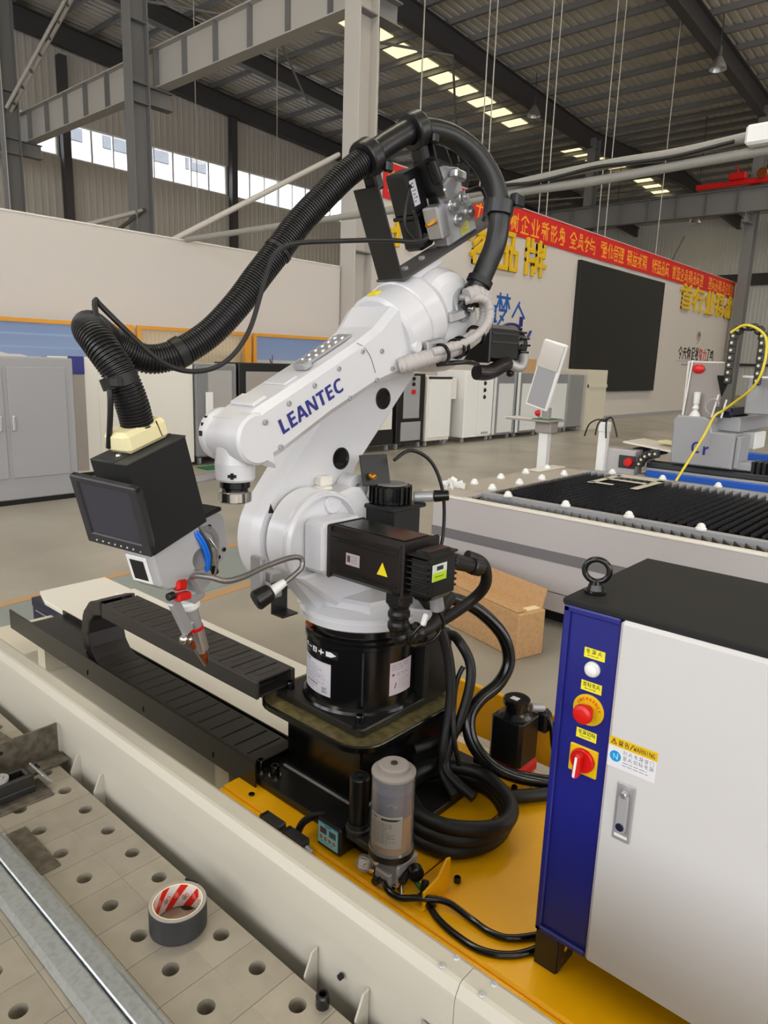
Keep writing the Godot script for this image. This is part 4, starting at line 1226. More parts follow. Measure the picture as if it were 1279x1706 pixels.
	for i in 20:
		var a := TAU * i / 20
		rib.box(V(1.70 + 0.064 * cos(a), 1.332, -1.47 + 0.064 * sin(a)), V(0.012, 0.056, 0.006), 0.001, Basis(V(0, 1, 0), -a))
	put("motor_cap", rib, K, m1)
	put("cap_disc", b().cyl(V(1.70, 1.362, -1.47), V(1.70, 1.366, -1.47), 0.052, 0.05, 28), M["steel grey"], m1)
	put("motor_plug", b().cyl(V(1.76, 1.32, -1.42), V(1.80, 1.325, -1.37), 0.018, 0.018, 12, 0.003), M["cast silver"], m1)
	put("plug_boot", b().cyl(V(1.80, 1.325, -1.37), V(1.83, 1.33, -1.33), 0.02, 0.017, 12, 0.003), K, m1)
	put("sensor_plate", b().box(V(1.655, 1.408, -1.50), V(0.10, 0.10, 0.006), 0.002, Basis(V(0, 1, 0), -0.35) * Basis(V(1, 0, 0), -0.35)), M["black paint"], r)
	put("sensor_nut", b().cyl(V(1.628, 1.395, -1.49), V(1.622, 1.39, -1.47), 0.012, 0.009, 8, 0.002), M["brass"], r)
	# --- lower arm
	var J3 := Vector2(1.925, 1.865)
	var arm := arc_poly(J2, 0.183, deg_to_rad(140), deg_to_rad(338), 30)
	arm.append_array([Vector2(1.655, 1.325), Vector2(1.70, 1.405), Vector2(2.02, 1.74)])
	arm.append_array(arc_poly(J3, 0.13, deg_to_rad(-30), deg_to_rad(140), 16))
	arm.append(Vector2(1.365, 1.418))
	var la := put("lower_arm", b().prism(arm, -1.705, -1.605, Vector3(), V(1, 0, 0), V(0, 1, 0), 0.022, 0.8), W, r)
	for q in [Vector2(1.605, 1.437), Vector2(1.80, 1.625)]:
		put("plug", b().lathe(V(q.x, q.y, -1.606), V(0, 0, 1), [[0.036, 0.0], [0.036, 0.004], [0.029, 0.004], [0.027, 0.001], [0.0, 0.001]], 28), M["black gloss"], la)
	put("hinge_block", b().box(V(1.515, 1.375, -1.59), V(0.05, 0.034, 0.04), 0.006).box(V(1.498, 1.357, -1.575), V(0.04, 0.010, 0.05), 0.003), M["machine white"], la)
	put("scale_mark", b().prism([Vector2(1.315, 1.325), Vector2(1.328, 1.295), Vector2(1.306, 1.297)], -1.6055, -1.604, Vector3(), V(1, 0, 0), V(0, 1, 0)).cut().box(V(1.317, 1.27, -1.604), V(0.005, 0.026, 0.002)).cut().box(V(1.322, 1.225, -1.604), V(0.012, 0.026, 0.002)).cut().prism([Vector2(1.345, 1.125), Vector2(1.345, 1.155), Vector2(1.328, 1.152)], -1.6055, -1.604, Vector3(), V(1, 0, 0), V(0, 1, 0)), M["black matt"], la)
	put("scale_plug", b().cyl(V(1.352, 1.275, -1.606), V(1.352, 1.275, -1.597), 0.020, 0.018, 16, 0.003), W, la)
	put("sticker", b().box(V(1.352, 1.234, -1.604), V(0.022, 0.018, 0.002)), M["label yellow"], la)
	# --- elbow casting
	var ux := Vector2(0.891, 0.454)
	var U := V(ux.x, ux.y, 0)
	var N := V(-ux.y, ux.x, 0)
	var C := V(1.12, 1.546, cz)
	put("elbow_housing", b().lathe(V(1.895, 1.885, -1.605), V(0, 0, 1), [[0.0, 0.0], [0.150, 0.0], [0.163, 0.02], [0.168, 0.10], [0.163, 0.165], [0.148, 0.195], [0.12, 0.210], [0.06, 0.216], [0.0, 0.217]], 56), W, r)
	put("elbow_collar", b().lathe(C + U * 0.60, U, [[0.0, 0.0], [0.118, 0.0], [0.128, 0.010], [0.128, 0.10], [0.133, 0.11], [0.133, 0.17], [0.120, 0.20], [0.0, 0.21]], 48), W, r)
	put("elbow_ridge", b().lathe(C + U * 0.70, U, [[0.129, 0.0], [0.134, 0.004], [0.134, 0.014], [0.129, 0.018]], 48), W, r)
	put("elbow_seal", b().cyl(C + U * 0.615 + V(0, 0, 0.115) - N * 0.035, C + U * 0.615 + V(0, 0, 0.13) - N * 0.035, 0.02, 0.018, 18, 0.003), W, r)
	put("warning_mark", b().box(C + U * 0.63 + N * 0.13, V(0.03, 0.004, 0.03), 0.0, Basis(U, N, V(0, 0, 1))), M["label yellow"], r)
	# --- forearm, an eight-sided tube
	var secs := [[-0.015, 0.084, -0.070, 0.062], [0.06, 0.085, -0.078, 0.064], [0.25, 0.086, -0.074, 0.062], [0.44, 0.087, -0.082, 0.062], [0.52, 0.092, -0.094, 0.070], [0.60, 0.104, -0.112, 0.100]]
	var rings := []
	for s in secs:
		var w: float = s[1]
		var lo: float = s[2]
		var hi: float = s[3]
		var k := 0.022
		var ring := []
		for q in [[w, lo + k], [w, hi - k * 0.6], [w - k * 1.2, hi], [-w + k * 1.2, hi], [-w, hi - k * 0.6], [-w, lo + k], [-w + k, lo], [w - k, lo]]:
			ring.append(C + U * s[0] + V(0, 0, q[0]) + N * q[1])
		rings.append(ring)
	var fa := put("forearm", b().loft(rings), W, r)
	put("bumper_strip", b().box(C + U * 0.07 + N * 0.068 + V(0, 0, 0.0), V(0.05, 0.012, 0.10), 0.004, Basis(U, N, V(0, 0, 1))).cut().box(C + U * 0.19 + N * 0.065, V(0.05, 0.008, 0.09), 0.003, Basis(U, N, V(0, 0, 1))), W, fa)
	put("cable_plate", b().box(C + U * 0.37 + N * 0.068 + V(0, 0, -0.005), V(0.20, 0.008, 0.055), 0.002, Basis(U, N, V(0, 0, 1))), M["cast silver"], fa)
	var dots := b()
	for i in 6:
		for j in 2:
			if dots.v.size():
				dots.cut()
			dots.cyl(C + U * (0.30 + i * 0.028) + N * 0.072 + V(0, 0, -0.02 + j * 0.03), C + U * (0.30 + i * 0.028) + N * 0.077 + V(0, 0, -0.02 + j * 0.03), 0.008, 0.006, 8)
	put("cable_plate_rivet", dots, M["aluminium"], fa)
	put("plate_end", b().box(C + U * 0.262 + N * 0.074 + V(0, 0, 0.02), V(0.03, 0.02, 0.05), 0.004, Basis(U, N, V(0, 0, 1))), M["cast silver"], fa)
	for q in [[0.035, 0.030], [0.125, 0.035], [0.225, 0.035], [0.325, 0.035], [0.43, 0.036], [0.05, -0.052], [0.33, -0.058], [0.45, -0.062], [0.52, -0.06], [0.50, 0.005]]:
		put("bolt", bolt(C + U * q[0] + N * q[1] + V(0, 0, 0.0845 + maxf(0.0, q[0] - 0.44) * 0.08), V(0, 0, 1), 0.0075, 0.006), M["cast silver"], fa)
	put("seam", b().tube(curve([C + U * 0.435 + N * 0.060 + V(0, 0, 0.07), C + U * 0.440 + N * 0.046 + V(0, 0, 0.087), C + U * 0.452 + N * 0.01 + V(0, 0, 0.0885), C + U * 0.452 - N * 0.04 + V(0, 0, 0.0885)], 0.02), 0.0015, 6), M["cloth grey"], fa)
	word("nameplate", "LEANTEC", 0.040, 0.002, C + U * 0.193 + N * -0.008 + V(0, 0, 0.0868), U, N, M["blue panel"], fa, true, 1.07)
	# --- wrist
	put("forearm_end", b().prism(arc_poly(Vector2(0, 0), 0.0665, deg_to_rad(62), deg_to_rad(292), 26) + [Vector2(0.06, -0.078 * 0.891 - 0.01)], 0.022, 0.0846, C, V(1, 0, 0), V(0, 1, 0), 0.007, 0.8), W, fa)
	var wr := put("wrist", b().lathe(C + V(0, 0, -0.088), V(0, 0, 1), [[0.0, 0.0], [0.060, 0.0], [0.070, 0.010], [0.071, 0.026], [0.064, 0.031], [0.0625, 0.034], [0.0625, 0.140], [0.0, 0.140]], 40), W, r)
	put("scale_mark", b().box(C + V(-0.0695, 0.005, -0.068), V(0.004, 0.014, 0.014), 0.001).cut().box(C + V(-0.064, 0.028, -0.068), V(0.004, 0.01, 0.01), 0.001).cut().box(C + V(-0.052, 0.047, -0.068), V(0.006, 0.006, 0.012), 0.001), M["black matt"], wr)
	var h := put("hand_body", b().lathe(V(1.107, 0, cz), V(0, 1, 0), [[0.0, 1.432], [0.046, 1.432], [0.051, 1.438], [0.052, 1.478], [0.046, 1.52], [0.0, 1.52]], 32), W, r)
	put("arrow_mark", b().box(V(1.070, 1.450, cz + 0.037), V(0.022, 0.008, 0.003), 0.0, Basis(V(0, 1, 0), -0.75)).box(V(1.070, 1.450, cz + 0.037), V(0.008, 0.016, 0.003), 0.0, Basis(V(0, 1, 0), -0.75)), M["black matt"], h)
	put("wrist_seal", b().lathe(V(1.107, 0, cz), V(0, 1, 0), [[0.0, 1.404], [0.034, 1.404], [0.034, 1.412], [0.040, 1.415], [0.040, 1.432], [0.0, 1.432]], 32), K, h)
	put("tool_flange", b().lathe(V(1.107, 0, cz), V(0, 1, 0), [[0.0, 1.376], [0.041, 1.376], [0.0435, 1.379], [0.0435, 1.402], [0.041, 1.405], [0.03, 1.405], [0.03, 1.408], [0.0, 1.408]], 32), M["bright steel"], h)
	# --- bracket on the elbow that carries the hose holders
	var br := thing("hose_bracket", "black steel bracket with uprights on the robot's elbow, holding the corrugated hose", "bracket", V(1.72, 2.0, -1.50))
	var S0 := V(1.70, 1.995, -1.495)
	var bs := Basis(U, N, V(0, 0, 1))
	put("base_plate", b().box(S0 + U * 0.31 + N * 0.0, V(0.64, 0.008, 0.115), 0.002, bs), M["steel dark"], br)
	put("spacer", b().box(S0 + U * 0.12 - N * 0.014, V(0.16, 0.03, 0.09), 0.004, bs), W, br)
	put("front_upright", b().box(S0 + U * -0.005 + N * 0.132, V(0.008, 0.272, 0.098), 0.002, bs), M["black paint"], br)
	put("middle_upright", b().box(S0 + U * 0.285 + N * 0.255, V(0.008, 0.20, 0.095), 0.002, bs).box(S0 + U * 0.285 + N * 0.085, V(0.008, 0.18, 0.04), 0.002, bs), M["black paint"], br)
	put("rear_tongue", b().box(S0 + U * 0.60 + N * 0.035, V(0.09, 0.07, 0.008), 0.003, bs), M["black paint"], br)
	for i in 2:
		put("bolt", bolt(S0 + U * (0.07 + i * 0.09) + N * 0.004, N, 0.011, 0.008), M["cast silver"], br)
	put("bolt", bolt(S0 + U * 0.285 + N * 0.34 + V(0, 0, 0.049), V(0, 0, 1), 0.007, 0.006).cut().add(bolt(S0 + U * 0.60 + N * 0.04 + V(0, 0, 0.004), V(0, 0, 1), 0.009, 0.006)), M["bright steel"], br)
	# --- wire feeder on the base plate of the bracket
	var wf := thing("wire_feeder", "silver wire feed unit with a black motor on the robot's elbow bracket", "wire feeder", S0 + U * 0.3)
	var F := S0 + U * 0.26 + N * 0.004 + V(0, 0, 0.01)
	put("body", b().box(F + U * 0.085 + N * 0.062, V(0.17, 0.124, 0.06), 0.006, bs), M["cast silver"], wf)
	put("side_block", b().box(F + U * -0.012 + N * 0.085 + V(0, 0, 0.012), V(0.05, 0.10, 0.06), 0.005, bs), M["aluminium"], wf)
	put("brass_inlet", b().cyl(F - U * 0.036 + N * 0.092 + V(0, 0, 0.02), F - U * 0.075 + N * 0.092 + V(0, 0, 0.02), 0.009, 0.007, 12, 0.001), M["brass"], wf)
	put("back_plate", b().prism([Vector2(0.02, 0.11), Vector2(0.16, 0.11), Vector2(0.165, 0.20), Vector2(0.09, 0.225), Vector2(0.03, 0.18)], -0.01, 0.01, F, U, N, 0.003), M["cast silver"], wf)
	put("lever", b().box(F + U * 0.06 + N * 0.165 + V(0, 0, 0.028), V(0.07, 0.035, 0.03), 0.006, Basis(U, N, V(0, 0, 1)) * Basis(V(0, 0, 1), 0.3)).box(F + U * 0.125 + N * 0.185 + V(0, 0, 0.03), V(0.06, 0.03, 0.03), 0.006, Basis(U, N, V(0, 0, 1)) * Basis(V(0, 0, 1), -0.5)), M["aluminium"], wf)
	for q in [[0.055, 0.112], [0.118, 0.118], [0.07, 0.063], [0.132, 0.068]]:
		put("feed_roll", b().lathe(F + U * q[0] + N * q[1] + V(0, 0, 0.03), V(0, 0, 1), [[0.0, 0.0], [0.020, 0.0], [0.020, 0.005], [0.016, 0.008], [0.016, 0.011], [0.020, 0.014], [0.020, 0.018], [0.008, 0.018], [0.008, 0.024], [0.0, 0.024]], 20), M["aluminium"], wf)
	put("tension_knob", b().cyl(F + U * 0.03 + N * 0.19 + V(0, 0, 0.02), F + U * 0.015 + N * 0.26 + V(0, 0, 0.02), 0.018, 0.018, 14, 0.004).cut().cyl(F + U * 0.14 + N * 0.215 + V(0, 0, 0.02), F + U * 0.125 + N * 0.30 + V(0, 0, 0.02), 0.014, 0.017, 14, 0.004), M["black plastic"], wf)
	var pc := Pic.new(64, 48, Color(0.80, 0.78, 0.35))
	pc.lines(6, 8, 52, 4, 9, 4, Color(0.5, 0.48, 0.3), 12)
	plate("spec_label", F + U * 0.10 + N * 0.028 + V(0, 0, 0.0305), U * 0.05, N * 0.035, 0.001, pc, wf)
	var mt := put("feed_motor", b().box(F - U * 0.015 + N * 0.185 + V(0, 0, -0.075), V(0.085, 0.13, 0.085), 0.008, bs).box(F - U * 0.015 + N * 0.065 + V(0, 0, -0.075), V(0.08, 0.11, 0.08), 0.012, bs).box(F - U * 0.015 + N * 0.118 + V(0, 0, -0.075), V(0.094, 0.012, 0.094), 0.003, bs), M["black plastic"], wf)
	pc = Pic.new(32, 64, Color(0.78, 0.78, 0.80))
	pc.lines(5, 6, 22, 6, 9, 4, Color(0.45, 0.45, 0.47), 22)
	plate("motor_label", F - U * 0.03 + N * 0.185 + V(0, 0, -0.0325), U * 0.03, N * 0.075, 0.001, pc, mt)
	# --- motor and dressed cables behind the elbow
	var em := put("elbow_motor", b().box(V(2.255, 1.825, -1.485), V(0.21, 0.13, 0.12), 0.014).box(V(2.155, 1.825, -1.485), V(0.012, 0.14, 0.13), 0.004), M["black plastic"], r)
	var ec := b().cyl(V(2.36, 1.825, -1.485), V(2.425, 1.825, -1.485), 0.066, 0.06, 24, 0.012)
	for i in 16:
		var a := TAU * i / 16
		ec.box(V(2.39, 1.825 + 0.066 * sin(a), -1.485 + 0.066 * cos(a)), V(0.06, 0.008, 0.008), 0.002, Basis(V(1, 0, 0), -a))
	put("motor_cap", ec, K, em)
	put("motor_groove", b().box(V(2.255, 1.86, -1.424), V(0.18, 0.006, 0.004)).cut().box(V(2.255, 1.83, -1.424), V(0.18, 0.006, 0.004)), M["dark grey plastic"], em)
	put("cap_label", b().box(V(2.428, 1.83, -1.47), V(0.002, 0.05, 0.035)), M["label yellow"], em)
	put("elbow_plug", b().tube(curve([V(2.30, 1.755, -1.43), V(2.33, 1.742, -1.41), V(2.36, 1.755, -1.41), V(2.38, 1.785, -1.42)], 0.015), 0.019, 12), M["cast silver"], em)
	put("plug_boot", b().tube(curve([V(2.28, 1.755, -1.43), V(2.22, 1.742, -1.42), V(2.15, 1.722, -1.42), V(2.09, 1.722, -1.43)], 0.02), 0.027, 12), M["motor brown"], em)
	put("drain_plug", b().ball(V(2.325, 1.722, -1.44), 0.016), K, em)
	put("cable_port", b().lathe(V(1.925, 1.935, -1.395), V(0.1, 0.1, 1.0), [[0.0, 0.0], [0.052, 0.0], [0.054, 0.012], [0.046, 0.014], [0.043, 0.004], [0.0, 0.004]], 28), M["cast silver"], r)
	for i in 5:
		put("connector", b().cyl(V(1.905 + 0.014 * i, 1.955 - 0.016 * (i % 3), -1.385), V(1.91 + 0.015 * i, 1.955 - 0.016 * (i % 3), -1.352), 0.011, 0.011, 10, 0.002), [M["cast silver"], M["black plastic"], M["bright steel"]][i % 3], r)
	var cs := [V(1.90, 1.958, -1.355), V(1.935, 1.970, -1.342), V(1.974, 1.952, -1.335), V(1.990, 1.901, -1.335), V(1.962, 1.854, -1.340), V(1.886, 1.810, -1.345), V(1.793, 1.782, -1.352), V(1.72, 1.764, -1.36), V(1.665, 1.748, -1.375), V(1.635, 1.735, -1.40)]
	put("cable_sleeve", b().tube(curve(cs, 0.004), 0.0245, 14, 0.0008), mat("sleeve cloth", Color(0.70, 0.68, 0.67), 0.55), r)
	put("cable_strand", b().tube(curve([V(1.90, 1.945, -1.36), V(1.93, 1.955, -1.325), V(1.958, 1.94, -1.312), V(1.968, 1.901, -1.310), V(1.945, 1.864, -1.313), V(1.88, 1.822, -1.320), V(1.79, 1.795, -1.330), V(1.72, 1.778, -1.345)], 0.004), 0.014, 10, 0.0005), M["sleeve cloth"], r)
	for i in 4:
		var q: Array = [[1.945, 1.842, 0.62], [1.865, 1.803, 0.42], [1.842, 1.795, 0.38], [1.765, 1.776, 0.28]][i]
		put("cable_tie", b().ring(V(q[0] - 0.004 * cos(q[2]), q[1] - 0.004 * sin(q[2]), -1.342), V(q[0] + 0.004 * cos(q[2]), q[1] + 0.004 * sin(q[2]), -1.342), 0.034, 0.026, 16), K, r)
	put("cable_clip", b().box(V(1.865, 1.895, -1.372), V(0.075, 0.030, 0.03), 0.004, Basis(V(0, 0, 1), 0.25)).cut().box(V(1.752, 1.800, -1.362), V(0.080, 0.040, 0.02), 0.004, Basis(V(0, 0, 1), 0.2)), M["aluminium"], r)
	put("black_lead", b().tube(curve([V(2.08, 1.745, -1.42), V(2.0, 1.75, -1.37), V(1.92, 1.755, -1.36), V(1.80, 1.745, -1.38)], 0.02), 0.008, 8), K, r)

func weld_head() -> void:
	# the head hangs tilted from the tool flange; its own axes: x away from the monitor, y up its length
	var hb := Basis(V(0.940, 0.287, -0.186), V(-0.282, 0.958, 0.055), V(0.194, 0.001, 0.981)).orthonormalized()
	var hc := V(0.882, 1.421, -1.523)
	var h := thing("laser_welder", "laser welding head hanging from the robot wrist, with a copper tipped nozzle", "welding head", hc)
	h.set_meta("base", Vector3.ZERO)
	h.basis = hb
	put("mount_plate", b().box(V(0.155, -0.028, 0.02), V(0.20, 0.008, 0.05), 0.002, Basis(V(0, 0, 1), -0.29)), M["aluminium"], h)
	put("housing", b().prism([Vector2(-0.088, -0.110), Vector2(-0.088, -0.205), Vector2(-0.070, -0.228), Vector2(-0.02, -0.245), Vector2(0.05, -0.215), Vector2(0.075, -0.16), Vector2(0.075, -0.09)], -0.055, 0.050, Vector3(), V(1, 0, 0), V(0, 1, 0), 0.006), mat("head grey", Color(0.66, 0.66, 0.67), 0.42), h)
	put("display_frame", b().box(V(-0.0895, -0.166, -0.008), V(0.004, 0.074, 0.070), 0.0015), M["white plastic"], h)
	put("display", b().box(V(-0.0915, -0.167, -0.008), V(0.002, 0.055, 0.048), 0.0005), M["screen black"], h)
	put("body_block", b().box(V(0.045, -0.255, 0.015), V(0.065, 0.085, 0.06), 0.008, Basis(V(0, 0, 1), 0.25)).box(V(0.03, -0.305, 0.01), V(0.05, 0.04, 0.05), 0.008), M["cast silver"], h)
	put("swivel", b().cyl(V(0.05, -0.205, 0.05), V(0.05, -0.205, -0.03), 0.032, 0.032, 24, 0.004), M["aluminium"], h)
	put("red_knob", b().box(V(-0.030, -0.235, 0.045), V(0.035, 0.028, 0.026), 0.006, Basis(V(0, 0, 1), -0.4)), M["red"], h)
	put("red_clamp", b().box(V(-0.032, -0.268, 0.045), V(0.046, 0.020, 0.026), 0.005, Basis(V(0, 0, 1), -0.35)), M["red"], h)
	put("thumb_screw", b().cyl(V(-0.055, -0.250, 0.045), V(-0.075, -0.245, 0.045), 0.010, 0.010, 12, 0.002), M["black plastic"], h)
	put("collar", b().lathe(V(0.018, -0.345, 0.0), V(0, 1, 0), [[0.0, 0.0], [0.024, 0.0], [0.027, 0.006], [0.027, 0.018], [0.022, 0.024], [0.0, 0.024]], 24), M["white plastic"], h)
	put("nozzle_tube", b().lathe(V(0.018, -0.405, 0.0), V(0, 1, 0), [[0.0, 0.0], [0.0175, 0.0], [0.019, 0.062], [0.0, 0.062]], 24), M["cast silver"], h)
	put("nozzle_ring", b().ring(V(0.018, -0.415, 0), V(0.018, -0.405, 0), 0.0195, 0.01, 24), M["red"], h)
	put("nozzle_barrel", b().lathe(V(0.018, -0.49, 0.0), V(0, 1, 0), [[0.0, 0.0], [0.014, 0.0], [0.0175, 0.01], [0.0185, 0.075], [0.0, 0.075]], 24), M["aluminium"], h)
	put("copper_tip", b().lathe(V(0.018, -0.532, 0.0), V(0, 1, 0), [[0.0, 0.0], [0.005, 0.0], [0.010, 0.024], [0.0125, 0.028], [0.0125, 0.042], [0.0, 0.042]], 20), M["copper"], h)
	put("wire_bracket", b().box(V(-0.035, -0.335, 0.02), V(0.03, 0.11, 0.02), 0.004, Basis(V(0, 0, 1), 0.16)).box(V(-0.018, -0.39, 0.01), V(0.05, 0.012, 0.014), 0.003, Basis(V(0, 0, 1), 0.5)), M["cast silver"], h)
	put("wire_joint", b().ball(V(-0.045, -0.40, 0.02), 0.013).ball(V(-0.028, -0.412, 0.02), 0.010), M["bright steel"], h)
	put("wire_guide", b().tube([V(-0.018, -0.40, 0.012), V(-0.016, -0.452, 0.01)], 0.007, 10), M["copper"], h)
	put("wire_tube", b().tube([V(-0.016, -0.452, 0.01), V(0.008, -0.53, 0.004)], 0.003, 8), M["bright steel"], h)
	# gimbal casting behind the body, with its black knob
	put("gimbal", b().prism([Vector2(0.085, -0.13), Vector2(0.10, -0.11), Vector2(0.165, -0.12), Vector2(0.185, -0.15), Vector2(0.175, -0.24), Vector2(0.155, -0.265), Vector2(0.115, -0.27), Vector2(0.115, -0.21), Vector2(0.09, -0.17)], -0.03, 0.03, Vector3(), V(1, 0, 0), V(0, 1, 0), 0.008), M["cast silver"], h)
	put("gimbal_arc", b().ring(V(0.085, -0.19, 0.02), V(0.085, -0.19, 0.035), 0.055, 0.040, 24), M["aluminium"], h)
	put("gimbal_cap", b().box(V(0.14, -0.12, 0.0), V(0.07, 0.012, 0.07), 0.003, Basis(V(0, 0, 1), -0.1)), M["black paint"], h)
	put("knob", b().cyl(V(0.128, -0.275, 0.0), V(0.128, -0.305, 0.0), 0.011, 0.011, 14, 0.003), M["black plastic"], h)
	for q in [V(0.15, -0.235, 0.031), V(0.125, -0.245, 0.031), V(0.12, -0.15, 0.031)]:
		put("screw", bolt(q, V(0, 0, 1), 0.006, 0.004), M["black gloss"], h)
	for k in 3:
		put("air_hose", b().tube(curve([V(0.052 + k * 0.009, -0.125, 0.045), V(0.060 + k * 0.009, -0.165, 0.056), V(0.066 + k * 0.008, -0.21, 0.055), V(0.062 + k * 0.006, -0.25, 0.045)], 0.01), 0.0045, 8), M["air blue"] if k < 2 else M["dark grey plastic"], h)
	put("wire_loop", b().tube(curve([V(0.098, -0.17, 0.045), V(0.105, -0.21, 0.055), V(0.098, -0.25, 0.05), V(0.09, -0.28, 0.04)], 0.01), 0.003, 8), M["bright steel"], h)
	put("sensor_lead", b().tube([V(0.0, -0.12, 0.045), V(0.012, -0.185, 0.043)], 0.004, 8).ball(V(0.012, -0.188, 0.043), 0.007), M["dark grey plastic"], h)
	# black cover box with the screen on its near side
	var c := thing("cover_box", "black sheet metal box above the welding head, behind the small monitor", "box", hc)
	c.set_meta("base", Vector3.ZERO)
	c.basis = hb
	put("shell", b().box(V(0, 0.0, 0), V(0.182, 0.231, 0.125), 0.002), M["black matt"], c)
	put("lid", b().box(V(0.0, 0.117, -0.022), V(0.182, 0.004, 0.080), 0.001), M["dark grey plastic"], c)
	put("lid_lip", b().box(V(0.0, 0.116, 0.042), V(0.184, 0.004, 0.043), 0.001), M["dark grey plastic"], c)
	put("rivet", b().lathe(V(-0.055, 0.119, -0.005), V(0, 1, 0), [[0.007, 0.0], [0.005, 0.003], [0.0, 0.004]], 14), M["bright steel"], c)
	var f := thing("foam_block", "pale cream foam block squeezed round the hose on the black box", "foam", hc)
	f.set_meta("base", Vector3.ZERO)
	f.basis = hb
	put("block", b().box(V(0.012, 0.145, -0.008), V(0.128, 0.050, 0.082), 0.010), M["pale foam"], f)
	put("slit", b().box(V(0.045, 0.150, 0.033), V(0.002, 0.04, 0.002), 0.0, Basis(V(0, 0, 1), 0.15)), M["black matt"], f)
	# monitor
	var mb := Basis(V(0.313, -0.075, 0.947), V(-0.289, 0.942, 0.170), V(-0.905, -0.327, 0.273)).orthonormalized()
	var m := thing("monitor", "small dark grey monitor with a row of buttons, fixed to the black box", "monitor", V(0.757, 1.392, -1.475))
	m.set_meta("base", Vector3.ZERO)
	m.basis = mb
	var w := 0.188
	var hh := 0.178
	put("frame", b().box(V(0, hh / 2 - 0.008, 0), V(w, 0.016, 0.018), 0.003).box(V(0, -hh / 2 + 0.015, 0), V(w, 0.030, 0.018), 0.003).box(V(-w / 2 + 0.011, 0, 0), V(0.022, hh, 0.0178), 0.003).box(V(w / 2 - 0.011, 0, 0), V(0.022, hh, 0.0178), 0.003), M["dark grey plastic"], m)
	put("back_shell", b().loft([[V(-w / 2 + 0.004, -hh / 2 + 0.004, -0.008), V(w / 2 - 0.004, -hh / 2 + 0.004, -0.008), V(w / 2 - 0.004, hh / 2 - 0.004, -0.008), V(-w / 2 + 0.004, hh / 2 - 0.004, -0.008)], [V(-w / 2 + 0.02, -hh / 2 + 0.02, -0.032), V(w / 2 - 0.02, -hh / 2 + 0.02, -0.032), V(w / 2 - 0.02, hh / 2 - 0.03, -0.032), V(-w / 2 + 0.02, hh / 2 - 0.03, -0.032)]]), M["dark grey plastic"], m)
	var sg := mat("monitor glass", Color(0.20, 0.20, 0.25), 0.12)
	put("screen", b().box(V(0, 0.007, 0.002), V(w - 0.040, hh - 0.040, 0.006)), sg, m)
	for i in 7:
		put("button", b().cyl(V(-0.062 + i * 0.018, -hh / 2 + 0.012, 0.008), V(-0.062 + i * 0.018, -hh / 2 + 0.012, 0.011), 0.0028, 0.0024, 10, 0.0006), M["aluminium"], m)
	put("power_lamp", b().ball(V(0.066, -hh / 2 + 0.010, 0.009), 0.0022), M["bright steel"], m)

